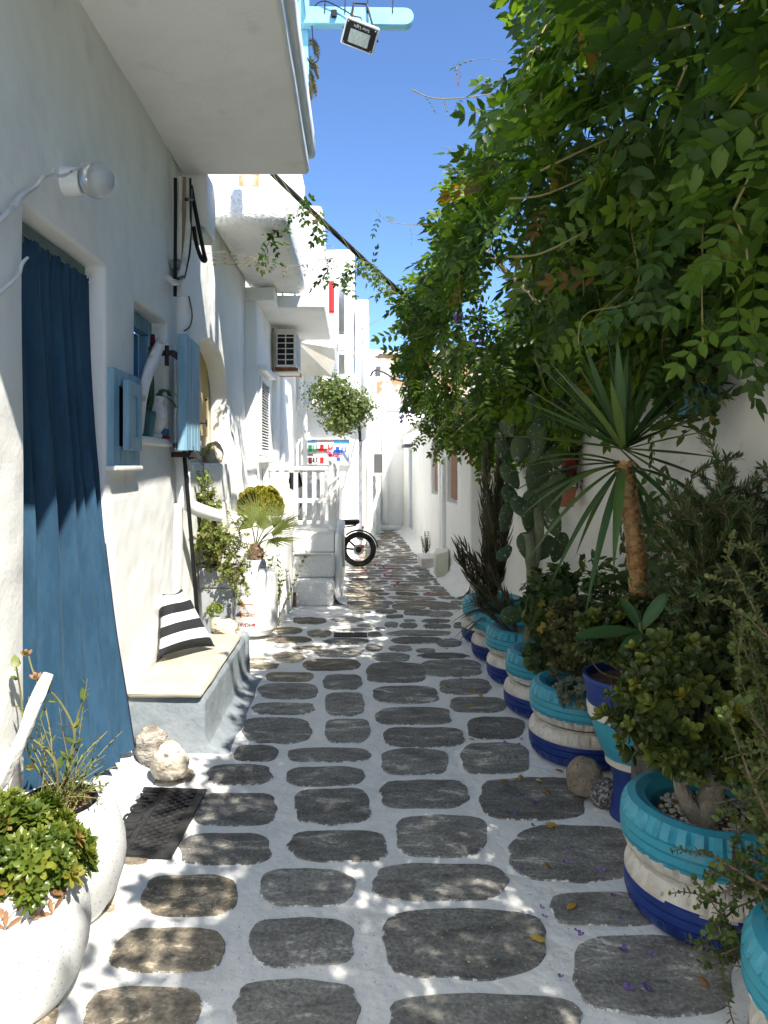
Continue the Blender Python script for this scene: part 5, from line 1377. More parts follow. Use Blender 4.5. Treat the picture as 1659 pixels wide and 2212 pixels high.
mk('frame', join(fr_((0, .275), (-.38, .60)), fr_((0, .275), (-.5, .30)), fr_((-.38, .65), (-.5, .30), .02), fr_((-.5, .30), (-.92, .70), .025), fr_((-.38, .62), (-.92, .74), .02), fr_((-.04, .65), (-.38, .60), .012)), 'black', bike)
mk('battery', bev(box(rxw - .78, rxw - .45, by - .06, by + .06, .42, .62), .02, 2), 'darkgrey', bike)
mk('motor', lathe([(0, -.08), (.09, -.08), (.10, -.05), (.10, .05), (.09, .08), (0, .08)], (rxw - .5, by, .30), 20, 'y'), 'iron', bike)
mk('fork', join(tube([(rxw - 1.15, by - .07, .275), (rxw - .95, by - .07, .80)], .018, 8), tube([(rxw - 1.15, by + .07, .275), (rxw - .95, by + .07, .80)], .018, 8)), 'black', bike)
mk('handlebar', tube([(rxw - .80, by - .34, 1.05), (rxw - .88, by - .18, 1.04), (rxw - .93, by, .92), (rxw - .88, by + .18, 1.04), (rxw - .80, by + .34, 1.05)], .012, 8, n=3), 'black', bike)
mk('headlight', lathe([(0, -.05), (.06, -.05), (.075, 0), (.06, .06), (0, .06)], (rxw - 1.02, by, .86), 20, 'x'), 'lens', bike)
mk('tail_light', bev(box(rxw + .05, rxw + .085, by - .05, by + .05, .60, .64), .005, 1), 'red', bike)
mk('side_stand', tube([(rxw - .5, by - .06, .28), (rxw - .42, by - .18, .012)], .009, 6), 'black', bike)
bg = mk('carrier_bag', wob(bev(box(rxw - .02, rxw + .09, by + .13, by + .22, .40, .60), .03, 3), .02, 9), 'white'); tag(bg, 'small white bag with pink print hanging behind the bike seat', 'bag')

# ================================================================== farther details on the left and overhead
# air conditioner under the third balcony
acb = thing('air_conditioner', 'cream air conditioner on rusty brackets under the thin balcony', 'air conditioner', (-.95, 9.9, 2.9))
ax0, ax1, ay0, ay1, az0, az1 = -1.095, -.815, 9.6, 10.35, 2.93, 3.44
mk('case', bev(box(ax0, ax1, ay0, ay1, az0, az1), .012, 2), 'ac', acb)
for i in range(2):
    for j in range(6):
        xx = ax0 + .03 + i * .115; zz = az0 + .03 + j * .075
        mk('vent', box(xx, xx + .10, ay0 - .004, ay0 + .004, zz, zz + (.06 if j < 5 else .03)), 'dark', acb, smooth=False)
mk('grille', join(*[box(ax1 - .002, ax1 + .006, ay0 + .04 + k * .045, ay0 + .055 + k * .045, az0 + .04, az1 - .04) for k in range(15)]), 'steel', acb, smooth=False)
mk('bracket', join(box(HX, ax1 + .02, ay0 + .05, ay0 + .09, az0 - .05, az0 - .01), box(HX, ax1 + .02, ay1 - .12, ay1 - .08, az0 - .05, az0 - .01), box(ax1, ax1 + .02, ay0 - .02, ay1, az0 - .06, az0 - .05)), 'rust', acb, smooth=False)
mk('drip_tray', rbox(ax0 - .03, ax1 + .03, ay0 - .03, ay0 + .3, az0 - .085, az0 - .062, .005, .002), 'ac', acb)
pipe('hose', [(HX + .02, 9.58, 3.45), (HX + .03, 9.56, 3.2), (HX + .05, 9.55, 3.05), (HX + .02, 9.58, 2.8)], .014, 'tanconduit', 'brown hose dropping beside the cream air conditioner', 'hose', 8)
# second air conditioner down the lane
a2 = thing('air_conditioner', 'small grey grilled air conditioner on a shelf down the lane', 'air conditioner', (.45, 14.75, 1.4))
mk('case', bev(box(.335, .56, 14.6, 15.3, 1.42, 1.86), .012, 2), 'ac', a2); mk('grille', box(.365, .535, 14.585, 14.6, 1.45, 1.83), 'darkgrey', a2, smooth=False)
mk('shelf', box(.33, .60, 14.55, 15.3, 1.385, 1.415), 'white', a2, smooth=False)
mk('bracket', tube([(.33, 14.7, 1.2), (.55, 14.7, 1.385)], .012, 6), 'white', a2)
aw = mk('shade_sheet', [P(630, 812, 12.0), P(640, 738, 11.6), P(722, 752, 12.1), P(724, 780, 12.3), P(716, 812, 12.4)] and (lambda q: (q + [p + Vector((0, .02, .02)) for p in q], [(0, 1, 2, 3, 4), (9, 8, 7, 6, 5), (0, 5, 6, 1), (1, 6, 7, 2), (2, 7, 8, 3), (3, 8, 9, 4), (4, 9, 5, 0)]))([P(630, 812, 12.0), P(640, 738, 11.6), P(722, 752, 12.1), P(724, 780, 12.3), P(716, 812, 12.4)]), 'cream', smooth=False); tag(aw, 'sloped beige sheet added for the shaded wall below the thin balcony', 'shade_sheet')  # beige sheet added in place of wall lying in the balcony's shadow
# little relief picture
rp_ = thing('relief_picture', 'painted relief panel of three little island houses', 'picture', (-.6, 13.97, 1.6))
sx0, sz0, sw, shh = -1.09, 1.60, .98, .535
sy_ = 13.985
mk('board', box(sx0 + .03, sx0 + sw - .03, sy_ - .03, sy_, sz0 + .03, sz0 + shh - .03), 'white', rp_, smooth=False)
mk('frame', bev(join(box(sx0, sx0 + .03, sy_ - .07, sy_, sz0, sz0 + shh), box(sx0 + sw - .03, sx0 + sw, sy_ - .07, sy_, sz0, sz0 + shh), box(sx0 + .03, sx0 + sw - .03, sy_ - .07, sy_, sz0, sz0 + .03), box(sx0 + .03, sx0 + sw - .03, sy_ - .07, sy_, sz0 + shh - .03, sz0 + shh)), .004, 1), 'whitewood', rp_, smooth=False)
def rl(name, u0, v0, u1, v1, mat, d=.012): return mk(name, box(sx0 + u0 * sw, sx0 + u1 * sw, sy_ - .03 - d, sy_ - .03, sz0 + v0 * shh, sz0 + v1 * shh), mat, rp_, smooth=False)
rl('roof_band', .04, .84, .325, .91, 'cobalt'); rl('roof_band', .33, .875, .655, .90, 'crimson'); rl('roof_band', .66, .82, .955, .91, 'cobalt')
def rwin(u, v, mat, w_=.09, h_=.17):
    f = rl('window', u - w_ / 2, v - h_ / 2, u + w_ / 2, v + h_ / 2, mat, .010); 
    mk('pane', box(sx0 + (u - w_ / 4) * sw, sx0 + (u + w_ / 4) * sw, sy_ - .044, sy_ - .04, sz0 + (v - h_ * .4) * shh, sz0 + (v + h_ * .4) * shh), 'white', f, smooth=False)
for u, v, m_ in ((.085, .66, 'green'), (.28, .66, 'green'), (.59, .68, 'red'), (.86, .58, 'blue'), (.09, .20, 'maroon'), (.285, .20, 'maroon')): rwin(u, v, m_)
for u, v, m_, h_ in ((.185, .62, 'green', .25), (.42, .63, 'red', .26), (.735, .57, 'blue', .22), (.185, .16, 'maroon', .26), (.42, .15, 'red', .28), (.745, .17, 'blue', .20), (.59, .33, 'red', .14)):
    rl('door', u - .035, v - h_ / 2, u + .035, v + h_ / 2, m_)
for u0, u1, v, m_ in ((.05, .32, .50, 'green'), (.33, .53, .52, 'crimson'), (.66, .83, .47, 'blue')):
    rl('balcony', u0, v - .015, u1, v + .01, m_, .03); rl('balcony', u0, v + .08, u1, v + .095, m_, .03)
    for k in range(6): rl('baluster', u0 + (u1 - u0) * k / 5.3, v, u0 + (u1 - u0) * k / 5.3 + .008, v + .09, m_, .028)
rl('name_board', .12, .36, .245, .40, 'maroon')
stp = [(.83, .50), (.835, .53), (.955, .17), (.955, .13)]
mk('staircase', prism(stp, lambda u, v, h: Vector((sx0 + u * sw, h, sz0 + v * shh)), sy_ - .055, sy_ - .03), 'blue', rp_, smooth=False)
for k in range(5): rl('stair_post', .845 + k * .022, .50 - k * .07, .851 + k * .022, .60 - k * .07, 'blue', .02)
pp = []
for (u, v, r_) in ((.555, .50, .05), (.60, .44, .04), (.68, .36, .05), (.76, .36, .045), (.66, .28, .03)):
    for _ in range(14): pp.append((sx0 + (u + random.gauss(0, r_ * .6)) * sw, sy_ - .045 - random.random() * .015, sz0 + (v + random.gauss(0, r_)) * shh))
scatter('blossom', rosette_t(5, .6, 20, 1), frames(RNG.normal(size=(len(pp), 3)), np.tile((0, -1, .2), (len(pp), 1))), pp, .016, RNG.random(len(pp)), M['pinkpetal'], rp_)
sl3 = thing('spot_lamp', 'small white spot lamp above the relief picture', 'lamp', (-.95, 13.8, 2.14))
mk('head', lathe([(0, .03), (.03, .03), (.04, -.02), (.065, -.07), (.06, -.075), (.03, -.03), (0, -.02)], (-.93, 13.78, 2.16), 18), 'white', sl3); mk('arm', tube([(-.93, 14.0, 2.22), (-.93, 13.9, 2.24), (-.93, 13.78, 2.19)], .01, 6), 'white', sl3)
# grey boards added to stand for the shaded wall behind the railing
dw_ = thing('shade_boards', 'grey boards added for the shaded wall behind the railing', 'door', (-.9, 13.95, 0))
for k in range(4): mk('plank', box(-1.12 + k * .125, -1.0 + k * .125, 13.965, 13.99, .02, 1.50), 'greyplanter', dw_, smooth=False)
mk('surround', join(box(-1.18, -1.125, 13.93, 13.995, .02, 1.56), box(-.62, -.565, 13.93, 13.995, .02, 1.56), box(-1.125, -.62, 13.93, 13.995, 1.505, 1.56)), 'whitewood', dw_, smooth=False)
# steel pole and the small tree
tcc = P(735, 868, 12.6)
tr_ = thing('small_tree', 'small bushy tree hanging over the lane before the white fronts', 'tree', (.06, 13.3, 0))
mk('trunk', tube([(.07, 13.32, 2.05), (.05, 13.28, 2.35), (-.02, 13.0, 2.55), (-.2, 12.75, 2.75)], [.03, .028, .025, .015], 8, n=4), 'black', tr_)
tb = [walk((-.02, 13.0, 2.55), Vector(tuple(d)), .55, 6, .1, .2) for d in unit(RNG.normal(size=(26, 3)) * np.array((1, .7, .8)) + np.array((-.5, -.5, .25)))]
mk('branches', stems_vf(tb, .012, .25), 'bark', tr_)
pA, dA = shell_points(2100, tcc + Vector((-.12, 0, .12)), (.46, .42, .40), .25, 5, .75, 3.0, -.95)
pB, dB = shell_points(1700, tcc + Vector((.26, .05, -.10)), (.36, .35, .32), .25, 9, .75, 3.0, -.95)
pC, dC = shell_points(1100, tcc + Vector((.02, 0, -.36)), (.34, .3, .26), .25, 12, .75, 3.0, -.95)
pp = np.concatenate([pA, pB, pC]); dd = np.concatenate([dA, dB, dC])
scatter('crown', t_join([t_xf(leaf_t(.45), frames([(math.cos(a), math.sin(a), .3)], [(0, 0, 1)])[0], (0, 0, 0)) for a in np.linspace(0, 5.6, 6)]), frames(np.cross(dd, RNG.normal(size=dd.shape)), unit(dd + RNG.normal(size=dd.shape) * .6)), pp, .030 * (.6 + .8 * RNG.random(len(pp))), RNG.random(len(pp)), 'treeleaf', tr_)
pl = mk('steel_pole', join(tube([(.08, 13.35, 0), (.08, 13.35, 2.08)], .035, 14), tube([(.08, 13.35, .9), (.08, 13.35, .93)], .042, 14)), 'steel'); tag(pl, 'grey galvanised pole standing under the small tree', 'pole')
pipe('downpipe', [(.20, 14.42, 2.4), (.20, 14.42, 4.4), (.20, 14.44, 4.6), (.12, 14.5, 4.7)], .055, 'white', 'fat white drainpipe on the house corner above the small tree', 'pipe', 14)
pipe('downpipe', [(.40, 15.55, 3.8), (.40, 15.55, .3)], .04, 'white', 'thin white drainpipe at the narrow house corner', 'pipe', 12)
pipe('downpipe', [(-1.05, 13.5, 3.3), (-1.05, 13.5, 2.65), (-.98, 13.5, 2.5), (-.98, 13.55, .8)], .045, 'white', 'white drainpipe beside the parapet behind the railing', 'pipe', 12)
# cables
pipe('cable', [P(800, 812, 14.2), P(810, 800, 13.9), P(830, 805, 13), P(855, 820, 12), P(890, 826, 11), P(920, 822, 10)], .016, 'black', 'black cable sagging from the house corner to the wisteria', 'cable', 6)
pipe('cable', [P(640, 735, 10.6), P(720, 720, 11.5), P(765, 718, 12), P(800, 700, 12), P(880, 660, 12)], .005, 'greyplastic', 'thin grey wire strung across the lane below the sky', 'wire', 5)
pipe('cable', [P(745, 820, 12.8), P(760, 780, 13), P(772, 730, 13.2), P(778, 700, 13.4)], .005, 'greyplastic', 'thin grey wire rising from the small tree', 'wire', 5)
pipe('cable', [P(604, 870, 12), P(606, 940, 12), P(610, 970, 12), P(620, 1000, 12)], .006, 'greyplastic', 'loose wire on the wall left of the relief picture', 'wire', 5)
wl_ = thing('flood_lamp', 'small lamp on the narrow house corner far down the lane', 'lamp', P(815, 795, 15.5))
mk('body', bev(box(.43, .52, 15.45, 15.55, 3.55, 3.75), .01, 1), 'darkgrey', wl_); mk('arm', tube([(.40, 15.6, 3.95), (.46, 15.5, 3.9), (.47, 15.5, 3.76)], .012, 6, n=3), 'white', wl_)
cbox = mk('camera_box', bev(join(box(.40, .48, 15.5, 15.6, 4.0, 4.12)), .01, 1), 'white'); tag(cbox, 'white box fixed near the top of the narrow house', 'box')

# ------------------------------------------------------------------ blue beam and floodlight over the balcony
bm_ = thing('blue_beam', 'pale blue wooden beam with a rounded end reaching over the lane', 'beam', (0, 4.95, 4.7))
n = 12
out = [(-.50, 0), (.33, -.015)] + [(.335 + .062 * math.sin(t), .047 - .062 * math.cos(t)) for t in np.linspace(0, PI, n)] + [(-.50, .12)]
mk('plank', bev(prism(out, lambda u, v, h: Vector((u, h, 4.665 + v)), 4.92, 4.99), .006, 1), 'skyblue', bm_, angle=30)
for k, xx in enumerate((-.22, -.08, .075, .25)):
    mk('hanging_rod', tube([(xx, 4.915, 4.73), (xx + .01, 4.915, 5.1)], .004, 6), 'iron', bm_)
mk('socket', bev(box(-.175, -.135, 4.895, 4.918, 4.695, 4.745), .004, 1), 'black', bm_)
bp_ = thing('blue_post', 'pale blue timber post standing on the balcony edge', 'post', (-.37, 5.0, 4.03))
mk('post', bev(box(-.41, -.335, 5.0, 5.07, 4.03, 5.6), .006, 1), 'skyblue', bp_); mk('rail', bev(box(-.41, -.35, 2.0, 4.99, 4.70, 4.76), .006, 1), 'skyblue', bp_)
for k in range(8): mk('baluster', box(-.395, -.365, 2.2 + k * .35, 2.23 + k * .35, 4.03, 4.70), 'skyblue', bp_, smooth=False)
fl_ = thing('floodlight', 'tilted solar floodlight with a ribbed back hanging from the beam', 'floodlight', (.03, 4.8, 4.6))
fc = P(777, 78, 4.78)
f_n = Vector((-.18, -.72, -.78)).normalized()             # where the lamp shines: out over the lane, downwards
f_u = Vector((.83, -.02, -.40)); f_u = (f_u - f_n * f_u.dot(f_n)).normalized(); f_v = f_n.cross(f_u)
mk('case', bev(obox(fc - f_n * .012, f_u, f_v, f_n, .118, .085, .016), .012, 2), 'ac', fl_)
mk('face', bev(obox(fc + f_n * .006, f_u, f_v, f_n, .106, .074, .003), .003, 1), 'black', fl_)
mk('reflector', bev(obox(fc + f_n * .0105 - f_v * .012, f_u, f_v, f_n, .070, .043, .003), .003, 1), 'lens', fl_)
mk('screw', join(*[sphere(fc + f_n * .010 + f_u * (a * .096) + f_v * (b * .064), .005, 6, 4) for a in (-1, 1) for b in (-1, 1)]), 'steel', fl_)
fs = (f_u, -f_v)
mk('lettering', text_vf('Solar Light', .026, lambda x, y_, h: fc - f_u * x + f_v * (.052) - f_v * y_ + f_n * (.0095 + h), .001), 'ac', fl_, smooth=False)
for k in range(11): mk('fin', obox(fc - f_n * .045 + f_u * (-.075 + k * .015), f_u, f_v, f_n, .002, .05, .018), 'iron', fl_, smooth=False)
mk('bracket', join(tube([fc - f_n * .03 - f_u * .122, fc - f_n * .10 - f_u * .08 + Vector((0, 0, .03)), Vector((fc.x - .04, 4.915, 4.80)), Vector((fc.x + .05, 4.915, 4.79)), fc - f_n * .10 + f_u * .10, fc - f_n * .03 + f_u * .122], .008, 6)), 'iron', fl_)
pipe('cable', [P(778, 70, 4.86), P(780, 40, 4.88), P(765, 35, 4.89), P(740, 20, 4.9), P(700, 2, 4.9), P(676, 20, 4.95), P(674, 60, 4.95), P(680, 110, 4.95), P(688, 120, 4.95), P(685, 132, 4.95), P(672, 138, 5.0), P(664, 125, 5.0)], .004, 'black', 'black cable looping from the floodlight to the balcony', 'cable', 6)
sq = plant_thing('trailing_plant', 'grey green trailing plant hanging over the balcony edge', 'plant', P(668, 110, 5.05))
sqp = []
for (a, b, c) in (((660, 90), (678, 88), (688, 108)), ((662, 100), (675, 96), (684, 118)), ((664, 130), (676, 132), (684, 150)), ((666, 140), (680, 150), (686, 170)), ((664, 145), (674, 165), (678, 190)), ((664, 150), (670, 180), (672, 212)), ((663, 150), (676, 175), (682, 200)), ((662, 120), (668, 125), (674, 140))):
    for j in range(3):
        o_ = random.uniform(-.02, .02); yy_ = 5.05 + random.uniform(-.05, .05)
        sqp.append(smooth_path([P(a[0], a[1], yy_), P(b[0] + o_ * 40, b[1], yy_), P(c[0] + o_ * 60, c[1] + random.uniform(-8, 8), yy_)], 5))
mk('stems', stems_vf(sqp, .004), 'bark', sq)
lp, lR = leafy(sqp, .008, .7, .2, .15, 3)
scatter('foliage', leaf_t(.2), lR, lp, .026, RNG.random(len(lp)), 'squill', sq)

# ------------------------------------------------------------------ things against the low house
gm = thing('meter_cabinet', 'cream meter cabinet standing at the foot of the low house', 'meter cabinet', (1.2, 10.1, 0))
mk('case', bev(prism([(1.13, 0), (1.30, 0), (1.30, .40), (1.13, .34)], lambda u, v, h: Vector((u, h, v)), 10.0, 10.35), .01, 1), 'boxcream', gm)
mk('door', bev(box(1.122, 1.13, 10.03, 10.32, .04, .30), .003, 1), 'boxcream', gm)
iv = plant_thing('wall_weed', 'small upright green weed growing at the low house wall', 'plant', G(921, 1205))
ivb = G(921, 1205); ivb.x = min(ivb.x, 1.22)
ivp = [walk(ivb + Vector((random.uniform(-.05, .05), random.uniform(-.05, .05), 0)), (random.gauss(0, .12), random.gauss(0, .1), 1), random.uniform(.3, .5), 6, 0, .08) for _ in range(12)]
mk('stems', stems_vf(ivp, .005), 'stemgreen', iv)
lp, lR = leafy(ivp, .03, .9, .3, .1, 3)
scatter('foliage', leaf_t(.6), lR, lp, .035, RNG.random(len(lp)), 'elephant', iv)

# ================================================================== right: tyre planters and plants
TH, TR_ = .195, .29
ringz = [(.180, .040, 0), (.200, .012, 0), (.235, .0, 0), (.262, .010, 0), (.279, .030, 1), (.286, .050, 1), (.2885, .060, 0), (.281, .064, 0), (.289, .070, 0), (.290, .095, 0), (.283, .099, 0), (.290, .104, 0), (.289, .127, 0), (.281, .132, 0), (.2885, .137, 0), (.286, .148, 1), (.279, .167, 1), (.264, .186, 0), (.236, .195, 0), (.203, .184, 0), (.183, .156, 0), (.185, .10, 0)]
def tyre(parent, c, cols, cut, rot, tilt=0.0, seg=128, scale=1.0):
    prof = [(r * scale, z) for r, z, s in ringz]
    V, Fs = [], []
    for i, (r, z) in enumerate(prof):
        for k in range(seg):
            a = 2 * PI * k / seg + rot
            rr = r * ((.94 if cols[0] == 'turq' else .965) if ringz[i][2] and (k + (i > 10)) % 4 == 0 else 1.0)
            V.append(Vector(c) + Vector((rr * math.cos(a), rr * math.sin(a), z + tilt * rr * math.cos(a + 1.0))))
    m = len(prof); fm = []
    for i in range(m):
        j = (i + 1) % m
        for k in range(seg):
            k2 = (k + 1) % seg
            Fs.append((i * seg + k, i * seg + k2, j * seg + k2, j * seg + k))
            zc = (prof[i][1] + prof[j][1]) / 2 if i < m - 1 else .1
            zc += .004 * noise.noise(Vector((k * .09, i * .0, rot)))
            fm.append(0 if zc > cut else 1)
    return mk('tyre', (V, Fs), None, parent, mats=cols, fmat=fm, angle=22)
stacks = [((1.27, 2.55), 'turquoise and navy tyre stack holding the big jade tree and pebbles'),
          ((1.265, 3.95), 'turquoise tyre stack beside the two boulders'),
          ((1.265, 4.65), 'turquoise tyre stack with the overhanging geranium'),
          ((1.265, 5.31), 'turquoise tyre stack at the foot of the prickly pear'),
          ((1.26, 5.92), 'turquoise tyre stack under the aloe, next to last in the row'),
          ((1.26, 6.50), 'turquoise tyre stack farthest down the row of tyre planters'),
          ((1.29, 1.76), 'turquoise tyre stack cut by the bottom corner of the picture')]
peb = None
for k, ((x, y_), lb) in enumerate(stacks):
    t = thing('tyre_planter', lb, 'planter', (x, y_, 0), 'painted tyre planters along the garden wall')
    tyre(t, (x + random.uniform(-.012, .012), y_, .004), ['tyrewhite', 'navy'], .118 if k else .128, random.random(), 0.0)
    tyre(t, (x + (-.012 if k == 0 else random.uniform(-.012, .012)), y_ + random.uniform(-.01, .01), .004 + TH + .004), ['turq', 'tyrewhite'], .046, random.random(), random.uniform(-.015, .015))
    mk('soil', lathe([(0, .02), (.1, .017), (.186, .0), (.186, -.03), (0, -.03)], (x, y_, .325), 28), 'soil', t)
    if k in (0, 1, 6):
        if peb is None:
            bm = bmesh.new(); bmesh.ops.create_icosphere(bm, subdivisions=1, radius=1.0); peb = bmf(bm)
        ps = []
        for _ in range(330 if k == 0 else 150):
            a, r = random.uniform(0, 2 * PI), .178 * math.sqrt(random.random()); s = random.uniform(.006, .0125)
            o_ = Vector((x + r * math.cos(a), y_ + r * math.sin(a), .345 + random.uniform(-.004, .006)))
            ps.append(([o_ + Vector((v.x * s * random.uniform(.8, 1.2), v.y * s * random.uniform(.8, 1.2), v.z * s * .75)) for v in peb[0]], peb[1]))
        tag(mk('pebbles', join(*ps), 'gravel', t, smooth=True, angle=None), kind='stuff')
        lv_ = RNG.random((26, 2)); aa = lv_[:, 0] * 6.28; rr = .17 * np.sqrt(lv_[:, 1])
        scatter('dead_leaves', leaf_t(.5, .12), frames(RNG.normal(size=(26, 3)) * (1, 1, .2), np.tile((0, 0, 1.), (26, 1)) + RNG.normal(size=(26, 3)) * .3), np.stack([x + rr * np.cos(aa), y_ + rr * np.sin(aa), np.full(26, .358)], 1), .035, RNG.random(26), 'dryleaf', t)
# flared painted urn planter
uc = Vector((1.265, 3.22, .004))
ut = thing('urn_planter', 'flared metal urn painted in blue, turquoise and rusty white bands', 'planter', uc)
up = [(.105, 0), (.112, .006), (.110, .03), (.098, .08), (.094, .13), (.098, .18), (.108, .22), (.122, .245), (.130, .25), (.132, .275), (.134, .28), (.158, .33), (.178, .385), (.192, .435), (.200, .46), (.207, .462), (.208, .482), (.203, .485), (.211, .49), (.212, .512), (.207, .515), (.209, .52), (.216, .57), (.222, .62), (.228, .625), (.228, .645), (.214, .645), (.210, .60)]
cut = [.247, .282, .458, .518, 9]
ucol = ['navy', 'tyrewhite', 'turq', 'tyrewhite', 'navy']
v_, f_ = lathe(up, uc, 56)
fmu = [next(i for i, c_ in enumerate(cut) if sum(v_[q].z for q in f) / len(f) - uc.z < c_) for f in f_]
mk('body', (v_, f_), None, ut, mats=ucol, fmat=fmu, angle=30)
mk('soil', lathe([(0, .61), (.212, .605), (.212, .58), (0, .58)], uc, 28), 'soil', ut)
bo1 = mk('boulder', rock(G(1270, 1695, .085) + Vector((.0, .05, .01)), (.085, .085, .105), 3, .10, .8), 'boulder'); tag(bo1, 'smooth tan boulder between the tyre stack and the urn', 'boulder')
bo2 = mk('boulder', rock(G(1308, 1728, .06) + Vector((.015, .06, .0)), (.068, .068, .078), 6, .10, .8), 'granite'); tag(bo2, 'small speckled black and white boulder at the urn foot', 'boulder')
pw = thing('wooden_post', 'short weathered grey wooden post behind the near tyre stack', 'post', (1.22, 2.93, 0))
mk('post', lathe([(.078, 0), (.075, .2), (.073, .415), (.06, .425), (0, .428)], (1.225, 2.955, 0), 20, rmod=lambda i, k: 1 + .04 * math.sin(k * 2.4) + .03 * math.sin(k * 5.1)), 'post', pw)

def bush(name, label, base, c, r, tmpl, size, n, mat, stem='bark', inner=.6, lump=.3, zmin=-.8, cat='shrub', freq=1.8, seed=1, up=.35, rnd=.4, stem_r=.006, nst=22, tpow=1.0, ext=None):
    t = plant_thing(name, label, cat, base)
    pp, dd = shell_points(n, c, r, inner, seed, lump, freq, zmin)
    if ext is not None:
        for (c2, r2, n2) in ext:
            p2, d2_ = shell_points(n2, c2, r2, inner, seed + 3, lump, freq, zmin); pp = np.concatenate([pp, p2]); dd = np.concatenate([dd, d2_])
    sp_ = []
    for q in pp[RNG.choice(len(pp), min(nst, len(pp)), replace=False)]:
        q = Vector(tuple(q)); mid = Vector(base).lerp(q, .55) + Vector((random.gauss(0, .03), random.gauss(0, .03), random.gauss(.01, .03)))
        sp_.append(smooth_path([Vector(base), mid, q], 4))
    mk('stems', stems_vf(sp_, stem_r, .4, 6), stem, t)
    nn = unit(dd + np.array((0, 0, up)) + RNG.normal(size=dd.shape) * rnd)
    scatter('foliage', tmpl, frames(np.cross(nn, RNG.normal(size=nn.shape)), nn), pp, size * (.7 + .6 * RNG.random(len(pp))), RNG.random(len(pp)) ** tpow, mat, t)
    return t
jr = rosette_t(4, .52, 28, 2, .12)
# the big jade tree in the near tyre stack
jb_ = Vector((1.215, 2.49, .34))
jt = bush('jade_tree', 'big jade tree with thick trunk in the near tyre stack', jb_ + Vector((.0, .03, .22)), (1.27, 2.62, .72), (.30, .27, .25), jr, .050, 540, 'jade', 'greybark', .55, .35, -.75, 'jade plant', nst=40, tpow=1.3,
          ext=[((1.13, 2.50, .60), (.08, .12, .12), 60), ((1.42, 2.5, .62), (.18, .15, .2), 90)])
mk('trunk', wob(tube([jb_ + Vector((0, 0, -.02)), jb_ + Vector((.005, 0, .03)), jb_ + Vector((.05, .02, .13)), jb_ + Vector((.06, .03, .24)), jb_ + Vector((.02, .05, .36))], [.05, .048, .036, .03, .015], 12, n=4), .006, 14), 'greybark', jt)
mk('trunk', wob(tube([jb_ + Vector((-.005, 0, .01)), jb_ + Vector((-.06, .0, .09)), jb_ + Vector((-.085, .01, .2)), jb_ + Vector((-.10, .02, .33))], [.04, .028, .024, .012], 10, n=4), .005, 14), 'greybark', jt)
bush('jade_bush', 'jade bush in the urn with crowded olive leaves', uc + Vector((.02, .0, .61)), (1.235, 3.20, .82), (.23, .19, .155), jr, .046, 280, 'jade', 'greybark', .55, .3, -.45, 'jade plant', seed=5, tpow=1.8)
bush('jade_bush', 'dusky jade bush in the tyre stack by the boulders', (1.25, 3.95, .34), (1.26, 4.0, .60), (.19, .20, .22), jr, .046, 330, 'jadedark', 'greybark', .5, .3, -.85, 'jade plant', seed=9)
bush('grey_succulent', 'grey rosette succulent trailing at the tyre edge by the urn', (1.18, 3.76, .36), (1.165, 3.73, .40), (.085, .08, .075), rosette_t(7, .5, 25, 2, .1), .038, 46, 'greysucc', 'stemtan', .5, .2, -.6, 'succulent', seed=4, nst=8, stem_r=.004)
lobe = t_join([t_xf(leaf_t(.5, -.05, .1), frames([(math.sin(a), math.cos(a), .05)], [(0, 0, 1)])[0], (0, 0, 0), 1 - .2 * abs(a)) for a in (-1.5, -.8, 0, .8, 1.5)])
bush('geranium', 'lacy leaved geranium spilling over the tyres', (1.25, 4.62, .34), (1.27, 4.60, .68), (.20, .20, .26), lobe, .052, 520, 'geranium', 'stemgreen', .45, .4, -.9, 'geranium', seed=2, up=.5, rnd=.6, ext=[((1.10, 4.36, .42), (.08, .09, .13), 80)])
bush('dark_shrub', 'dark leafy shrub against the garden wall behind the jade bushes', (1.52, 4.3, .02), (1.50, 4.3, .60), (.22, .5, .5), leaf_t(.5), .07, 750, 'geranium', 'bark', .4, .4, -.9, 'shrub', seed=14, rnd=.8)
mk('shrub_pot', lathe([(.09, 0), (.13, .2), (.12, .2), (.11, .17), (0, .17)], (1.53, 4.3, .004), 20), 'terracotta'); tag(bpy.data.objects['shrub_pot'], 'clay pot hidden under the dark wall shrub', 'pot')

# yucca
yb2 = Vector((1.36, 3.24, .60))
yu = plant_thing('yucca', 'tall yucca with a scaly orange trunk and sword leaves', 'yucca', yb2)
ypts = [yb2, P(1392, 1370, 3.25), P(1380, 1280, 3.24), P(1372, 1180, 3.22), P(1358, 1080, 3.2), P(1347, 1005, 3.2)]
ysm = smooth_path(ypts, 5)
mk('trunk', wob(tube(ypts, [.042, .040, .036, .034, .033, .036], 14, n=5), .004, 20), 'yuccatrunk', yu)
sc_t = leaf_t(1.1, .2, .0)
scp, scd = along(ysm, .016, .02)
SP, SD, SN = [], [], []
for p, d in zip(scp, scd):
    a0 = random.uniform(0, 6.28)
    for k in range(5):
        a = a0 + k * 1.257
        o_ = Vector((math.cos(a), math.sin(a), 0))
        SP.append(tuple(p + o_ * .031)); SD.append(tuple((o_ * .35 - d * .2 + Vector((0, 0, .9))).normalized() if p.z > .95 else (o_ * .8 + Vector((0, 0, -.6))).normalized())); SN.append(tuple(o_))
scatter('trunk_scales', sc_t, frames(SD, SN), SP, .032, RNG.random(len(SP)), leafmat('yucca_scale', [(0, (.20, .11, .045)), (.7, (.36, .20, .07)), (1, (.26, .22, .09))], .05), yu)
yc = P(1346, 985, 3.2)
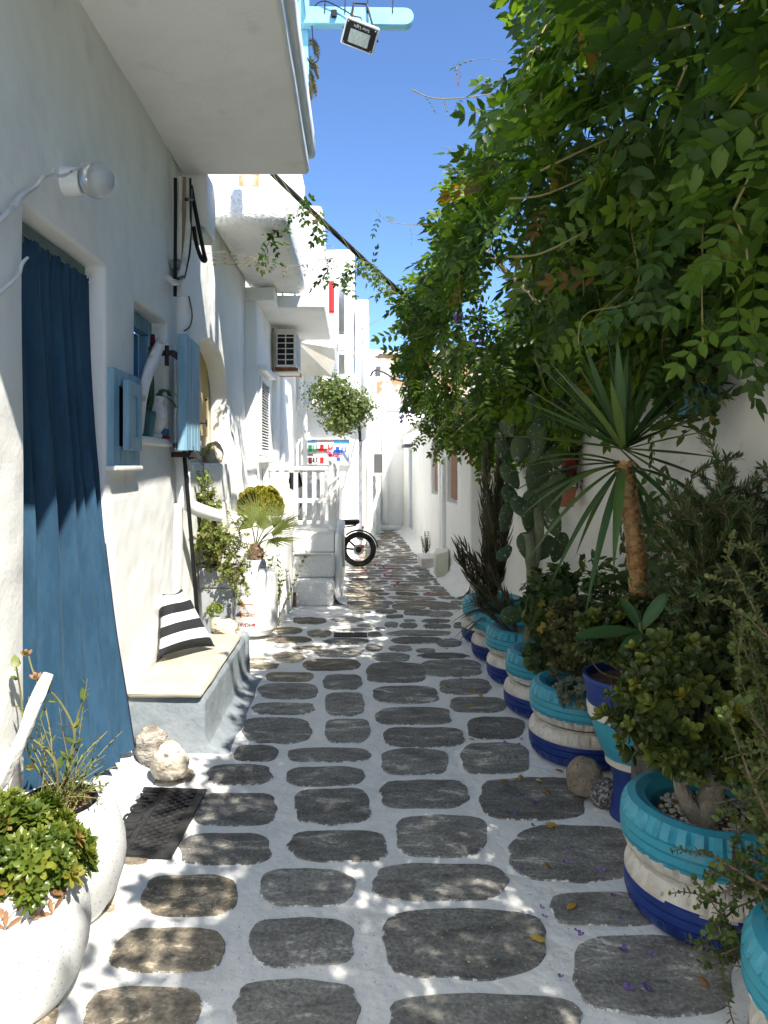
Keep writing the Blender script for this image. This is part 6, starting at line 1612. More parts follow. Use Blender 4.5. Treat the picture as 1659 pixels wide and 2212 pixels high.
def sword(c, d, L_, w_, droop, tint, n=9):
    d = Vector(d).normalized(); s = d.cross(Vector((0, 0, 1)));
    if s.length < .05: s = Vector((1, 0, 0))
    s.normalize(); n_ = s.cross(d).normalized()
    V, Fs = [], []
    for k in range(n + 1):
        t = k / n
        p = Vector(c) + d * (L_ * t) - Vector((0, 0, droop * L_ * t ** 2.2))
        ww = w_ * (.55 + 1.1 * t if t < .4 else .99 * (1 - ((t - .4) / .6) ** 1.7)) 
        V += [p - s * ww / 2 + n_ * ww * .22, p, p + s * ww / 2 + n_ * ww * .22]
    for k in range(n):
        a = 3 * k; Fs += [(a, a + 1, a + 4, a + 3), (a + 1, a + 2, a + 5, a + 4)]
    return tinted(mk('sword_leaf', (V, Fs), 'yucca', yu, angle=None), tint)
tips = [(1300, 690, 3.25), (1265, 740, 3.1), (1335, 740, 3.05), (1245, 800, 3.2), (1365, 760, 3.3), (1318, 830, 2.9), (1185, 790, 3.3), (1140, 775, 3.5), (1120, 835, 3.3), (1110, 870, 3.15), (1160, 900, 3.2), (1085, 950, 3.2), (1180, 850, 3.5), (1230, 720, 3.5),
        (1420, 770, 3.3), (1470, 820, 3.3), (1500, 870, 3.2), (1530, 900, 3.3), (1440, 720, 3.6), (1510, 800, 3.5), (1540, 940, 3.1), (1560, 1000, 3.2), (1570, 1060, 3.2), (1510, 1090, 3.1), (1490, 1130, 3.2)]
low_ = [(1090, 1010, 3.2), (1110, 1060, 3.1), (1150, 1100, 3.1), (1180, 1170, 3.0), (1230, 1200, 3.1), (1330, 1180, 2.85), (1440, 1180, 3.0), (1135, 1090, 3.4), (1270, 1150, 3.4), (1400, 1150, 3.4), (1550, 1110, 3.4), (1120, 990, 3.0), (1460, 1100, 2.9), (1290, 1230, 3.0), (1195, 1080, 2.9)]
tips += [(1200 + 24 * k + random.uniform(-14, 14), 700 + 26 * abs(k - 6) + random.uniform(-20, 60), random.uniform(2.95, 3.6)) for k in range(14)]
for k, (a, b, Y) in enumerate(tips):
    t = P(a, b, Y); d = t - yc
    sword(yc + Vector((random.uniform(-.015, .015), random.uniform(-.015, .015), .03)), d, d.length * 1.02, random.uniform(.036, .052), .02, random.random())
for k, (a, b, Y) in enumerate(low_):
    t = P(a, b, Y); d = t - yc; L_ = d.length * 1.05
    d0 = d + Vector((0, 0, .30 * L_))
    sword(yc + Vector((0, 0, -.03 - .02 * random.random())), d0, L_, random.uniform(.032, .045), .30, random.random())

# prickly pear
cb = Vector((1.23, 5.05, .34))
pr = plant_thing('prickly_pear', 'tall prickly pear cactus with broad dark pads', 'cactus', cb)
padm = None
def pad(b, t, w_, th=.022, face=None, nm='pad', mat='cactus'):
    b, t = Vector(b), Vector(t); ay_ = (t - b); L_ = ay_.length; ay_.normalize()
    f = Vector(face or (random.uniform(-.6, .6), -1, random.uniform(-.3, .3))); f = (f - ay_ * f.dot(ay_)).normalized(); ax_ = ay_.cross(f)
    V, Fs = [], []
    seg, rings = 18, 8
    for i in range(rings + 1):
        th_ = PI * i / rings; hgt = math.cos(th_); rad = math.sin(th_)
        for k in range(seg):
            a = 2 * PI * k / seg
            u, v = rad * math.cos(a), rad * math.sin(a)
            wv = w_ / 2 * (.86 + .22 * v)
            V.append((b + t) / 2 + ax_ * (u * wv) + ay_ * (v * L_ / 2) + f * (hgt * th * (1 if nm == 'pad' else 1)))
    for i in range(rings):
        for k in range(seg):
            k2 = (k + 1) % seg; Fs.append((i * seg + k, (i + 1) * seg + k, (i + 1) * seg + k2, i * seg + k2))
    return mk(nm, (V, Fs), mat, pr)
mk('stalk', wob(tube([cb, P(1158, 1300, 5.0), P(1150, 1230, 5.0), P(1140, 1150, 4.98)], [.05, .048, .045, .04], 12, n=4), .01, 8), 'cactusstem', pr)
mk('stalk', wob(tube([P(1150, 1230, 5.0), P(1165, 1150, 5.0), P(1160, 1080, 5.02), P(1150, 1010, 5.05)], [.04, .035, .03, .025], 10, n=4), .008, 8), 'cactusstem', pr)
for (a, b, c, d, w_) in ((1140, 1325, 1080, 1332, .15), (1150, 1215, 1128, 1150, .15), (1150, 1210, 1195, 1160, .17), (1195, 1215, 1220, 1150, .14), (1140, 1150, 1150, 1060, .19), (1185, 1130, 1190, 1035, .20), (1150, 1120, 1105, 1075, .15),
                          (1120, 1100, 1088, 1050, .13), (1145, 1060, 1170, 990, .18), (1120, 1055, 1085, 1000, .15), (1115, 1000, 1130, 940, .15), (1095, 1000, 1078, 945, .13), (1150, 1000, 1165, 905, .16), (1170, 1010, 1215, 975, .16),
                          (1085, 1150, 1100, 1085, .13), (1180, 1060, 1225, 1030, .15), (1160, 920, 1150, 850, .13), (1165, 930, 1200, 880, .14), (1110, 945, 1085, 905, .12), (1105, 1180, 1075, 1210, .10), (1130, 1090, 1160, 1070, .15), (1205, 1160, 1180, 1090, .15)):
    Y = 5.0 + random.uniform(-.18, .15)
    pad(P(a, b, Y), P(c, d, Y + random.uniform(-.06, .06)), w_)
pad(P(1085, 948, 4.9), P(1072, 930, 4.9), .05, .012)

# dark spiky stems and aloe
def spiky(name, label, base, tips_, n_leaf, L_, mat='darkspike', cat='succulent'):
    t = plant_thing(name, label, cat, base)
    ps = [smooth_path([Vector(base), Vector(base).lerp(q, .5) + Vector((random.gauss(0, .04), random.gauss(0, .04), random.gauss(0, .03))), q], 6) for q in tips_]
    mk('stems', stems_vf(ps, .009, .5, 6), 'bark', t)
    lp, lR = leafy(ps, n_leaf, .8, .6, .15, 3)
    scatter('foliage', blade_t(.16, 4, -.45, .5), lR, lp, L_ * (.6 + .7 * RNG.random(len(lp))), RNG.random(len(lp)), mat, t)
    return t
spiky('spiky_succulent', 'tall dark spiky succulent against the wall corner', (1.24, 6.45, .34), [P(random.uniform(1040, 1100), random.uniform(960, 1120), 6.3 + random.uniform(-.15, .2)) for _ in range(13)], .028, .12)
spiky('spiky_succulent', 'low dark spiky succulent leaning out over the lane', (1.18, 6.3, .34), [P(random.uniform(985, 1060), random.uniform(1175, 1270), 6.1 + random.uniform(-.15, .2)) for _ in range(13)], .03, .11)
spiky('spiky_succulent', 'dark feathery stem slanting from the prickly pear tyre', (1.20, 5.28, .34), [P(1040, 1270, 5.1), P(1060, 1240, 5.15), P(1025, 1300, 5.1)], .02, .085)
al = plant_thing('aloe', 'aloe with long curved leaves in the tyre stacks', 'aloe', (1.22, 5.9, .34))
for k in range(26):
    a = k * 2.4; e = random.uniform(.1, 1.1); L_ = random.uniform(.28, .45)
    b0 = Vector((1.20, 5.86, .36)); o_ = Vector((math.cos(a), math.sin(a), 0))
    if k < 9: o_ = Vector((-1, random.uniform(-.6, .5), 0)).normalized()
    V, Fs = [], []; n = 8
    s = Vector((-o_.y, o_.x, 0))
    for j in range(n + 1):
        t = j / n
        p = b0 + o_ * (L_ * (math.cos(e) * t + .15 * t * t)) + Vector((0, 0, L_ * (math.sin(e) * 1.3 * t - .75 * t * t)))
        w_ = .05 * (1 - t) ** .7 + .001
        V += [p - s * w_ / 2 + Vector((0, 0, w_ * .3)), p, p + s * w_ / 2 + Vector((0, 0, w_ * .3)), p + Vector((0, 0, w_ * .15))]
    for j in range(n):
        q = 4 * j
        Fs += [(q, q + 1, q + 5, q + 4), (q + 1, q + 2, q + 6, q + 5), (q + 2, q + 3, q + 7, q + 6), (q + 3, q, q + 4, q + 7)]
    tinted(mk('aloe_leaf', (V, Fs), 'aloe', al), random.random())

# frangipani with a few broad leaves
fb = P(1388, 1400, 2.98)
fg = plant_thing('frangipani', 'young plant with a few broad smooth leaves before the yucca trunk', 'plant', fb + Vector((0, 0, -.35)))
mk('stem', tube([fb + Vector((.03, 0, -.3)), fb + Vector((.01, 0, -.1)), fb, P(1382, 1345, 2.98)], [.014, .012, .010, .008], 8, n=3), 'stemgreen', fg)
def broad(b, t, w_, face, curl=.12, n=10):
    b, t = Vector(b), Vector(t); d = (t - b); L_ = d.length; d.normalize()
    f = Vector(face); f = (f - d * f.dot(d)).normalized(); s = d.cross(f)
    V, Fs = [], []
    for k in range(n + 1):
        u = k / n; ww = w_ * math.sin(PI * min(1, u * .93 + .05)) ** .75 * (.65 + .5 * u)
        p = b + d * (L_ * u) - f * (curl * L_ * u * u)
        V += [p - s * ww / 2 + f * ww * .12, p - s * ww / 4 + f * ww * .03, p, p + s * ww / 4 + f * ww * .03, p + s * ww / 2 + f * ww * .12]
    for k in range(n):
        for j in range(4): a = 5 * k + j; Fs.append((a, a + 1, a + 6, a + 5))
    tinted(mk('broad_leaf', (V, Fs), 'plumeria', fg, angle=None), random.random())
fh = P(1384, 1362, 2.98)
broad(fh, P(1252, 1362, 2.85), .075, (0, -.6, 1)); broad(fh, P(1440, 1278, 2.95), .06, (-.5, -1, .5)); broad(fh, P(1345, 1290, 3.0), .055, (.3, -1, .2)); broad(fh, P(1362, 1300, 3.1), .05, (0, -1, .1))
broad(fh, P(1340, 1415, 2.85), .055, (0, -.8, .8)); broad(fh, P(1420, 1330, 3.1), .05, (-.3, -1, .4)); broad(fh, P(1400, 1300, 3.15), .045, (0, -1, 0))

# needle-leaved shrub
nb = Vector((1.60, 3.02, .004))
npot = mk('clay_pot', lathe([(.085, 0), (.12, .22), (.125, .22), (.125, .25), (.11, .25), (.10, .21), (0, .21)], nb, 22), 'terracotta'); tag(npot, 'clay pot at the wall under the needle leaved shrub', 'pot')
ns = plant_thing('needle_shrub', 'bushy needle leaved shrub at the garden wall', 'shrub', nb + Vector((0, 0, .21)))
ntg = lambda k: P(random.uniform(1470, 1700), random.uniform(1045, 1340), 2.85 + random.uniform(-.2, .25))
ma, su = shrub_paths(nb + Vector((0, 0, .2)), 60, ntg, 9, .06, .20)
for pth in ma + su:
    for q in pth: q.x = min(q.x, RX - .06)
mk('stems', stems_vf(ma, .008, .3), 'bark', ns); mk('twigs', stems_vf(su, .003, .5, 4), 'bark', ns)
lp, lR = leafy([m[6:] for m in ma] + su, .009, .75, .4, .1, 4)
scatter('foliage', leaf_t(.22, -.03), lR, lp, .036 * (.7 + .6 * RNG.random(len(lp))), RNG.random(len(lp)) ** 1.4, 'needle', ns)

# elephant bush cascading at the near right
eb2 = plant_thing('elephant_bush', 'elephant bush with small round leaves cascading before the near tyres', 'shrub', (1.29, 1.76, .35))
def tg2(k):
    if k < 22: return P(random.uniform(1575, 1750), random.uniform(1170, 1600), 2.15 + random.uniform(-.2, .3))
    if k < 36: return P(random.uniform(1570, 1720), random.uniform(1550, 1850), 2.05 + random.uniform(-.15, .2))
    return [P(1515, 2035, 2.02), P(1540, 1990, 2.0), P(1570, 2060, 1.95), P(1535, 1935, 2.05), P(1600, 1900, 2.0), P(1625, 2075, 1.9), P(1590, 1960, 2.0)][k - 36]
ma, su = shrub_paths(Vector((1.25, 1.86, .38)), 43, tg2, 6, .05, .16)
mk('stems', stems_vf(ma, .007, .3), 'bark', eb2); mk('twigs', stems_vf(su, .003, .5, 4), 'bark', eb2)
lp, lR = leafy([m[4:] for m in ma] + su, .014, .9, .25, .05, 2)
scatter('foliage', leaf_t(.85, -.06, l1=.45, l2=.8, w2=.8), lR, lp, .017 * (.7 + .7 * RNG.random(len(lp))), RNG.random(len(lp)), 'elephant', eb2)

# climbing vine on the garden wall
vn = plant_thing('climbing_vine', 'leafy vine climbing the white garden wall behind the yucca', 'vine', (1.70, 4.1, 0))
vpaths = []
for k in range(16):
    y0_ = random.uniform(3.5, 4.6); p = [Vector((1.715, y0_, random.uniform(0, .5)))]
    for j in range(7): p.append(p[-1] + Vector((random.uniform(-.03, .0) if p[-1].x > 1.69 else random.uniform(0, .03), random.gauss(.02, .09), random.uniform(.08, .22))))
    vpaths.append(smooth_path(p, 3))
mk('stems', stems_vf(vpaths, .004), 'stemtan', vn)
lp, lR = leafy(vpaths, .06, .9, .0, .05, 2)
lp[:, 0] = np.minimum(lp[:, 0], 1.70)
nR = frames(np.stack([RNG.normal(size=len(lp)) * .3 - .2, RNG.normal(size=len(lp)), RNG.normal(size=len(lp)) * .5 - .4], 1), np.tile((-1., -.3, .3), (len(lp), 1)))
scatter('foliage', leaf_t(.45, -.06, .1), nR, lp, .085 * (.6 + .7 * RNG.random(len(lp))), RNG.random(len(lp)) * .8, 'geranium', vn)

# pots hung on the garden wall
bpz = P(1508, 860, 3.5)
bpot = thing('hanging_pot', 'turquoise spotted pot hung on the garden wall', 'pot', (1.70, 3.5, bpz.z - .08))
cpt_ = Vector((1.655, 3.5, bpz.z - .08))
mk('pot', bev(taper(cpt_, .062, .085, .155), .008, 2), 'turq', bpot)
for (dy, dz) in ((-.03, .04), (.02, .09), (.035, .03), (-.01, .125)):
    mk('spot', lathe([(0, -.004), (.014, -.004), (.014, .002), (0, .002)], cpt_ + Vector((-.066 - .15 * dz, dy, dz)), 10, 'x'), 'navy', bpot)
for (dx, dz) in ((-.03, .05), (.02, .10), (.03, .04)):
    mk('spot', lathe([(0, -.004), (.014, -.004), (.014, .002), (0, .002)], cpt_ + Vector((dx, -.066 - .15 * dz, dz)), 10, 'y'), 'navy', bpot)
bush('hanging_plant', 'trailing leafy plant growing from the turquoise wall pot', cpt_ + Vector((0, 0, .15)), (1.60, 3.4, bpz.z + .03), (.12, .3, .24), leaf_t(.45, -.06, .1), .075, 260, 'geranium', 'stemgreen', .4, .4, -1.0, 'plant', seed=21, rnd=.9)
for (px1, py1, YY, mt, lb, r_) in ((1222, 1075, 5.55, 'terracotta', 'pink terracotta pot hung on the wall behind the cactus', .085), (1178, 1075, 5.95, 'redpot', 'dark red pot hung on the wall beyond the cactus', .08), (1240, 1010, 5.6, 'redpot', 'dark red pot hung higher on the wall by the yucca leaves', .07)):
    q = P(px1, py1, YY); q.x = min(q.x, RX - r_ - .01)
    o = mk('wall_pot', lathe([(r_ * .7, -.07), (r_ * .95, .06), (r_ * 1.05, .06), (r_ * 1.05, .085), (r_ * .9, .085), (r_ * .85, .05), (0, .05)], q, 20), mt); tag(o, lb, 'pot')
    bush('pot_plant', {'terracotta': 'dark plant in the pink terracotta wall pot'}.get(mt, 'dark plant in the lower dark red wall pot' if px1 < 1200 else 'dark plant in the higher dark red wall pot'), q + Vector((0, 0, .05)), q + Vector((-.02, 0, .14)), (.12, .13, .11), leaf_t(.5), .05, 150, 'darkspike', 'stemgreen', .3, .3, -.6, 'plant', seed=px1 % 7, rnd=.9, nst=12, stem_r=.004)

# ================================================================== wisteria over the garden wall
wi = thing('wisteria', 'huge wisteria pouring over the garden wall and the lane', 'wisteria', (1.70, 5.0, 0))
KY = [-2.6, 0.5, 3.0, 6.0, 8.2, 9.4, 10.0]
KX = [1.80, 1.82, 1.82, 1.70, 1.46, 1.32, 1.25]
KA = [0.70, 0.84, 0.90, 0.90, 0.80, 0.58, 0.25]
KZ = [3.70, 3.60, 3.45, 3.18, 3.05, 2.90, 2.75]
KB = [0.70, 1.00, 1.20, 1.22, 1.08, 0.80, 0.35]
def hull(y, th, k):
    a = np.interp(y, KY, KA); b = np.interp(y, KY, KB)
    lum = np.array([1 + .22 * noise.noise(Vector((yy * 1.1, math.cos(t) * 1.5, math.sin(t) * 1.5))) + .14 * noise.noise(Vector((yy * 3.1, math.cos(t) * 3.5, math.sin(t) * 3.5 + 7))) for yy, t in zip(y, th)])
    x = np.interp(y, KY, KX) + a * np.cos(th) * k * lum * (1 - .16 * np.maximum(0, np.sin(th))); z = np.interp(y, KY, KZ) + b * np.sin(th) * k * lum
    o = np.stack([np.cos(th) / a, np.zeros_like(th), np.sin(th) / b], 1)
    return np.stack([x, y, z], 1), unit(o)
pin = pinnate_t(4, 1.0, .34, .46)
def wleaves(name, n, ylo, yhi, thlo, thhi, klo, khi, size, tmax=.955, pw=1.0, filt=None):
    y = RNG.uniform(ylo, yhi, n); th = RNG.uniform(thlo, thhi, n); k = klo + (khi - klo) * RNG.random(n) ** .7
    p, o = hull(y, th, k)
    p += RNG.normal(size=p.shape) * .04
    keep = ~((p[:, 0] > RX - .05) & (p[:, 2] < 2.8))
    keep &= ~((p[:, 1] > 8.4) & (p[:, 0] > 1.30) & (p[:, 2] < 2.45))
    if filt is not None: keep &= filt(p)
    hx, hy = p[:, 0] - .406 * p[:, 2], p[:, 1] + .67 * p[:, 2]      # thin places where the sun comes through to the lane
    u = RNG.random(n)
    keep &= ~((hy > 5.7) & (hy < 6.5) & (hx < .45) & (u < .90))
    keep &= ~((hy >= 6.5) & (hy < 12.5) & (hx > -.35) & (hx < .42) & (u < .88))
    keep &= ~((hy >= 6.5) & (hx <= -.35) & (u < .25))
    p, o = p[keep], o[keep]; n = len(p)
    d = unit(o * .55 + RNG.normal(size=(n, 3)) * .75 + np.array((0, -.05, -.25)))
    nn = unit(o * .5 + np.array((0, 0, .8)) + RNG.normal(size=(n, 3)) * .55)
    tint = np.clip(RNG.random(n) ** pw * tmax, 0, 1)
    br_ = RNG.random(n) < .013; tint[br_] = .97 + .03 * RNG.random(br_.sum())
    return scatter(name, pin, frames(d, nn), p, size * (.5 + .75 * RNG.random(n)), tint, 'wisteria', wi)
wleaves('foliage', 6400, 1.3, 10.0, PI * .62, PI * 1.72, .80, 1.06, .25)
wleaves('foliage', 1900, 1.3, 10.0, PI * .45, PI * 1.6, .35, .80, .30, .6)
wleaves('foliage', 900, .5, 9.5, PI * -.05, PI * .62, .7, 1.05, .34)
wleaves('foliage', 1450, -2.6, 1.5, PI * .2, PI * 1.6, .55, 1.05, .34, filt=lambda p: p[:, 0] > .80)
wleaves('foliage', 500, 1.3, 5.0, PI * .3, PI * .62, .7, 1.05, .32)
# the part that lies on the wall top, behind the hanging mass
n = 2000
z = RNG.uniform(2.15, 4.1, n); x = np.maximum(.44 + .406 * z, np.where(z < 2.8, 1.45, 0)) + RNG.random(n) * .35
p = np.stack([x, RNG.uniform(2.6, 8.4, n), z], 1); p = p[~((p[:, 0] > RX - .06) & (p[:, 2] < 2.8))]; n = len(p)
scatter('foliage', pin, frames(RNG.normal(size=(n, 3)) * .5 + np.array((-.5, 0, -.5)), RNG.normal(size=(n, 3)) * .35 + np.array((-.4, 0, .9))), p, .28 * (.6 + .7 * RNG.random(n)), RNG.random(n) * .8, 'wisteria', wi)
# trunk and limbs along the wall
lim = [[(1.70, 6.9, 0), (1.68, 6.8, 1.2), (1.66, 6.6, 2.3), (1.60, 6.0, 2.9), (1.62, 4.5, 3.2), (1.7, 3.0, 3.4), (1.7, 1.0, 3.5), (1.75, -1.5, 3.6)],
       [(1.66, 6.6, 2.3), (1.5, 7.4, 2.8), (1.35, 8.5, 2.9), (1.15, 9.5, 2.7)], [(1.62, 4.5, 3.2), (1.3, 4.2, 3.6), (1.0, 3.9, 3.9)], [(1.6, 6.0, 2.9), (1.2, 6.2, 3.4), (.95, 6.4, 3.7)]]
for k, l in enumerate(lim): mk('trunk' if k == 0 else 'limb', tube(l, [.05, .045, .035, .02] if k == 0 else [.03, .012], 8, n=4, lump=.2), 'greybark', wi)
# tendrils and long shoots
tend = [([(1625, 0), (1620, 350), (1590, 700), (1530, 850), (1520, 900), (1570, 1060), (1560, 1140)], 2.05, .005), ([(1105, 840), (1080, 950), (1115, 1170), (1060, 1280), (900, 1320), (860, 1400), (865, 1490)], 2.9, .0032),
        ([(560, 1083), (700, 1070), (900, 970), (1000, 900), (1200, 780)], 3.0, .005), ([(565, 838), (720, 820), (950, 720), (1090, 650)], 3.0, .005), ([(155, 378), (250, 415), (400, 410), (600, 375), (700, 330)], 4.6, .004),
        ([(0, 880), (60, 935), (200, 950), (320, 940)], 5.8, .003), ([(1380, 640), (1385, 900), (1380, 1200), (1385, 1490)], 2.6, .005), ([(700, 720), (1050, 560), (1250, 540), (1400, 320)], 2.9, .005),
        ([(280, 620), (340, 632), (430, 650)], 5.0, .002), ([(335, 300), (380, 260), (470, 250), (560, 260)], 4.6, .0025), ([(950, 610), (940, 690), (930, 760), (920, 800)], 3.0, .002), ([(1070, 890), (980, 1020), (890, 1120), (880, 1250)], 3.2, .002)]
tpaths = []
for k, (pl_, Y, r) in enumerate(tend):
    pts_ = [P(810 + a * .5117, b * .5117, Y + .02 * j) for j, (a, b) in enumerate(pl_)]
    tpaths.append(smooth_path(pts_, 6)); mk('shoot', tube(tpaths[-1], [r, r * .6], 6), 'stemtan', wi)
lp, lR = leafy(tpaths, .13, .9, .0, .1, 1)
lp2 = lp; n = len(lp)
sel = RNG.random(n) < .8
scatter('young_leaves', pinnate_t(4, 1.0, .26, .34), frames(RNG.normal(size=(n, 3)) * .6 + np.array((0, -.2, -.7)), RNG.normal(size=(n, 3)) * .3 + np.array((0, -.5, 1)))[sel], lp[sel], (.09 + .10 * RNG.random(n))[sel], np.clip(RNG.random(n) * 1.05, 0, 1)[sel], 'wisteria', wi)
# big near leaves hanging in at the right edge
NP, ND = [], []
for (a, b) in ((1500, 480), (1480, 300), (1570, 320), (1540, 560), (1400, 640), (1600, 430), (1590, 640), (1630, 700), (1560, 700), (1650, 150), (1620, 260), (1640, 560), (1550, 110)):
    NP.append(tuple(P(a, b, 2.0 + random.uniform(-.1, .3)))); ND.append((random.uniform(-1, .2), random.uniform(-.3, .3), random.uniform(-.9, .0)))
scatter('young_leaves', pin, frames(ND, [(0, -.6, .8)] * len(ND)), NP, .19, RNG.random(len(NP)) * .6 + .2, 'wisteria', wi)
# stems running over the face of the foliage
surf = []
for k in range(70):
    y_ = random.uniform(2.0, 9.4); th = random.uniform(PI * .75, PI * 1.35); p = []
    dy, dt = random.uniform(-.14, .14), random.uniform(.02, .11)
    for j in range(9):
        q, o = hull(np.array([y_ + dy * j]), np.array([th + dt * j]), np.array([1.0 + .03 * math.sin(j + k)]))
        p.append(Vector(tuple(q[0])))
    if max(v.x for v in p) < RX - .03: surf.append(smooth_path(p, 3))
mk('shoots', stems_vf(surf, .0045, .5, 5), 'stemtan', wi)
# lone sprays hanging below the mass
sprays = []
for k in range(60):
    y = random.uniform(2.6, 9.5); th = random.uniform(PI * 1.05, PI * 1.5)
    p, o = hull(np.array([y]), np.array([th]), np.array([.95]))
    if p[0][0] > RX - .1: continue
    sprays.append(walk(Vector(tuple(p[0])), (random.gauss(-.1, .3), random.gauss(0, .3), -1), random.uniform(.2, .55), 6, .1, .12))
mk('shoots', stems_vf(sprays, .003, .5, 4), 'stemtan', wi)
lp, lR = leafy(sprays, .075, .9, 0, .1, 2); n = len(lp)
scatter('foliage', pin, frames(RNG.normal(size=(n, 3)) * .5 + np.array((-.1, 0, -.8)), RNG.normal(size=(n, 3)) * .4 + np.array((-.3, -.4, .7))), lp, .17 * (.6 + .8 * RNG.random(n)), RNG.random(n), 'wisteria', wi)
# flowers
FP = []
for (a, b, Y, L_) in ((1272, 170, 3.4, .13), (1035, 735, 7.0, .12), (1190, 483, 4.2, .08), (874, 880, 9.0, .16), (866, 905, 9.2, .1), (1022, 740, 7.0, .1), (890, 890, 9.0, .08), (985, 690, 6.0, .08)):
    c = P(a, b, Y)
    for k in range(26):
        t = random.random(); FP.append((c.x + random.gauss(0, .018) * (1.2 - t), c.y + random.gauss(0, .018) - .05, c.z + L_ * (.5 - t)))
scatter('blossom', rosette_t(4, .8, 20, 1, -.1), frames(RNG.normal(size=(len(FP), 3)), RNG.normal(size=(len(FP), 3)) + np.array((0, -1, .3))), FP, .017, RNG.random(len(FP)), 'purple', wi)

# black pole crossing the lane with a shoot of wisteria wound round it
pA_, pB_ = P(585, 372, 6.35), P(1035, 768, 7.6)
pm_ = pA_.lerp(pB_, .5) + Vector((0, 0, -.06))
pole = pipe('black_pole', [pA_, pA_.lerp(pB_, .25) + Vector((0, 0, -.04)), pm_, pA_.lerp(pB_, .75) + Vector((0, 0, -.04)), pB_], .024, 'black', 'thick black pipe slung across the lane from balcony to wisteria', 'pipe', 12)
pth = smooth_path([pA_, pA_.lerp(pB_, .25) + Vector((0, 0, -.04)), pm_, pA_.lerp(pB_, .75) + Vector((0, 0, -.04)), pB_], 6)
vs2 = thing('wisteria_shoot', 'wisteria shoot twining along the black pipe over the lane', 'vine', pm_)
tw = []
for ph in (0, 2.6):
    pts_ = []
    for k in range(70):
        t = k / 69; i = min(int(t * (len(pth) - 1)), len(pth) - 2); q = pth[i].lerp(pth[i + 1], t * (len(pth) - 1) - i)
        a = t * 42 + ph; pts_.append(q + Vector((0, math.cos(a), math.sin(a))) * .03)
    tw.append(pts_)
mk('stem', join(*[tube(p, .003, 5) for p in tw]), 'stemtan', vs2)
Yv = 6.5
side = [smooth_path([P(680, 468, Yv), P(655, 450, Yv - .05), P(625, 470, Yv - .1), P(590, 510, Yv - .15), P(560, 555, Yv - .2), P(520, 572, Yv - .25), P(460, 565, Yv - .4)], 5),
        smooth_path([P(700, 500, Yv), P(690, 470, Yv - .1), P(700, 440, Yv - .1)], 5), smooth_path([P(640, 470, Yv), P(650, 435, Yv - .05), P(662, 425, Yv - .1)], 5),
        smooth_path([P(740, 560, Yv + .1), P(700, 560, Yv), P(640, 575, Yv), P(560, 560, Yv - .2), P(500, 545, Yv - .3), P(440, 548, Yv - .5)], 5),
        smooth_path([P(720, 530, Yv), P(715, 560, Yv - .1), P(700, 600, Yv - .1)], 5), smooth_path([P(770, 570, 6.7), P(790, 560, 6.6), P(830, 600, 6.6)], 5), smooth_path([P(760, 560, 6.7), P(750, 590, 6.6), P(740, 620, 6.6)], 5), smooth_path([P(820, 620, 6.9), P(850, 630, 6.8), P(870, 650, 6.8)], 5)]
mk('twigs', stems_vf(side, .004, .4, 5), 'stemtan', vs2)
lp, lR = leafy([side[0][4:22], side[1], side[2], side[4], side[5], side[6], side[7]], .065, .9, .1, .1, 2); n = len(lp)
scatter('foliage', pinnate_t(3, 1.0, .36, .5), frames(RNG.normal(size=(n, 3)) * .5 + np.array((0, -.2, -.45)), RNG.normal(size=(n, 3)) * .4 + np.array((0, -.4, 1))), lp, .16 * (.6 + .7 * RNG.random(n)), np.clip(RNG.random(n), 0, 1), 'wisteria', vs2)
lp, lR = leafy([pth[9:22]], .06, .9, .1, 0, 2); n = len(lp)
scatter('foliage', pinnate_t(3, 1.0, .36, .5), frames(RNG.normal(size=(n, 3)) * .6 + np.array((0, -.2, -.2)), RNG.normal(size=(n, 3)) * .4 + np.array((0, -.4, 1))), lp, .15 * (.6 + .7 * RNG.random(n)), np.clip(RNG.random(n), 0, 1), 'wisteria', vs2)
lp, lR = leafy([side[3][2:]], .10, .9, .1, 0, 1); n = len(lp)
scatter('young_leaves', pinnate_t(3, 1.0, .30, .36), frames(RNG.normal(size=(n, 3)) * .4 + np.array((0, -.2, -.8)), RNG.normal(size=(n, 3)) * .4 + np.array((0, -1, .5))), lp, .10, .95 + .05 * RNG.random(n), 'wisteria', vs2)

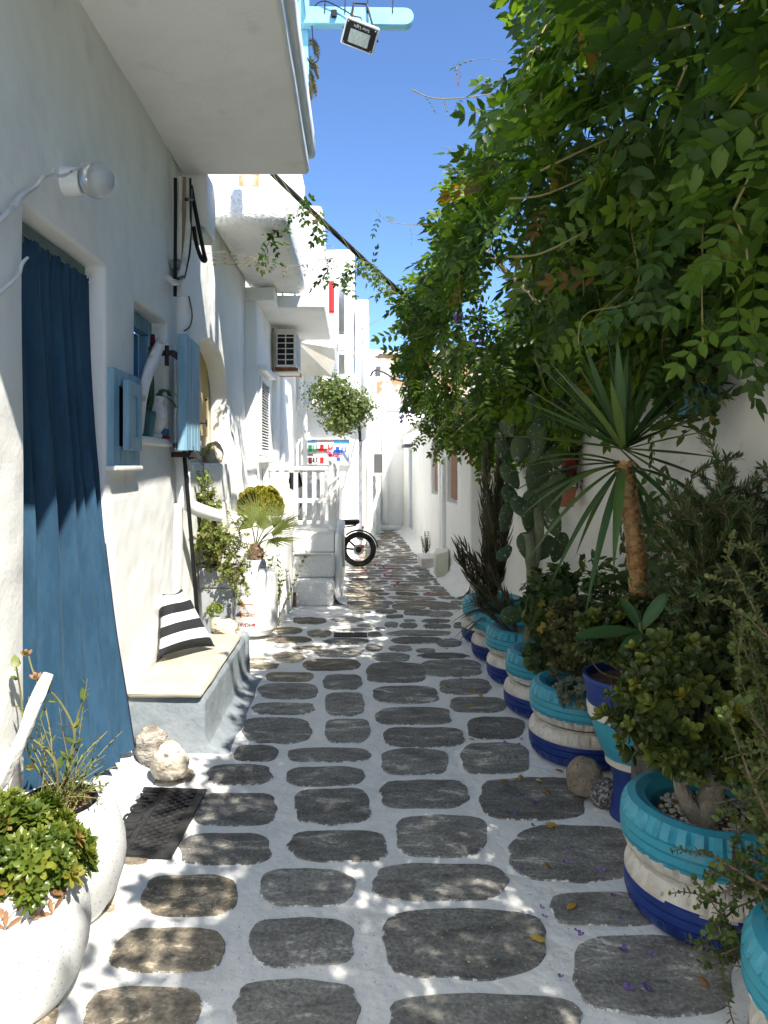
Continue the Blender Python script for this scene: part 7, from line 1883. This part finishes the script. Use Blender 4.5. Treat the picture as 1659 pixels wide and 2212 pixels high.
# ================================================================== fallen petals and leaves
def litter(name, pts_, tm, size, mat, label, cat, group):
    src = []
    for v in range(3):
        o = scatter(name, tm, frames([(math.cos(v * 2), math.sin(v * 2), .15)], [(0.1 * v, .1, 1)]), [(0, 0, 0)], size, [.15 + .35 * v], mat, None)
        src.append(o.data); bpy.data.objects.remove(o)
    for k, q in enumerate(pts_):
        o = share(src[k % 3], name, (q.x, q.y, .016), None, (random.uniform(-.2, .2), random.uniform(-.2, .2), random.uniform(0, 6.28)), [random.uniform(.75, 1.25)] * 3)
        tag(o, label, cat, group)
pk = [(865, 82), (905, 100), (780, 103), (828, 135), (848, 133), (930, 100), (958, 112), (1012, 122), (962, 160), (998, 170), (800, 185), (950, 198), (1045, 210), (1022, 228), (1225, 270), (1247, 112), (985, 125), (828, 148)]
litter('pink_petal', [G(486 + a * .358, 1188 + b * .358) for a, b in pk], rosette_t(4, .9, 35, 1, -.1), .034, 'pinkpetal', 'pink bougainvillea blossom fallen on the sunlit lane by the bike', 'petal', 'fallen pink blossoms')
yl = [(918 + a * .2604, 1188 + b * .2604) for a, b in ((380, 1170), (415, 1200), (460, 1225), (185, 1155), (370, 1305), (385, 1595), (425, 1510), (105, 1355), (1120, 1860), (660, 1940), (790, 1915), (945, 1940), (1000, 2030), (1265, 2030))]
yl += [(1134 + a * .3654, 1404 + b * .3654) for a, b in ((160, 1055), (130, 1300), (280, 1540), (75, 1735), (1060, 1995), (140, 865), (300, 845), (205, 735), (150, 1065))]
litter('fallen_leaf', [G(a, b) for a, b in yl], leaf_t(.42, .14, .12), .055, 'yellowleaf', 'curled yellow leaf fallen on the shaded stones by the tyres', 'leaf', 'fallen yellow leaves')
pu = []
for k in range(62):
    a = random.uniform(0, 1); py = 1370 + 780 * a ** 1.2
    px = np.interp(py, [1370, 1600, 2150], [930, 1030, 1180]) + random.random() ** .8 * np.interp(py, [1370, 1600, 2150], [60, 120, 380])
    pu.append(G(px, py))
pu = [q for q in pu if q.x < .96]
litter('purple_petal', pu, rosette_t(3, .8, 30, 1, -.15), .016, 'purple', 'tiny purple wisteria petal fallen on the shaded stones', 'petal', 'fallen purple petals')

# thin stems and twigs are too fine to pick apart one by one
for o in bpy.data.objects:
    if o.parent is not None and o.name.split('.')[0] in ('stems', 'twigs', 'shoots', 'branches', 'trunk_scales', 'piping', 'garland'):
        o['kind'] = 'stuff'
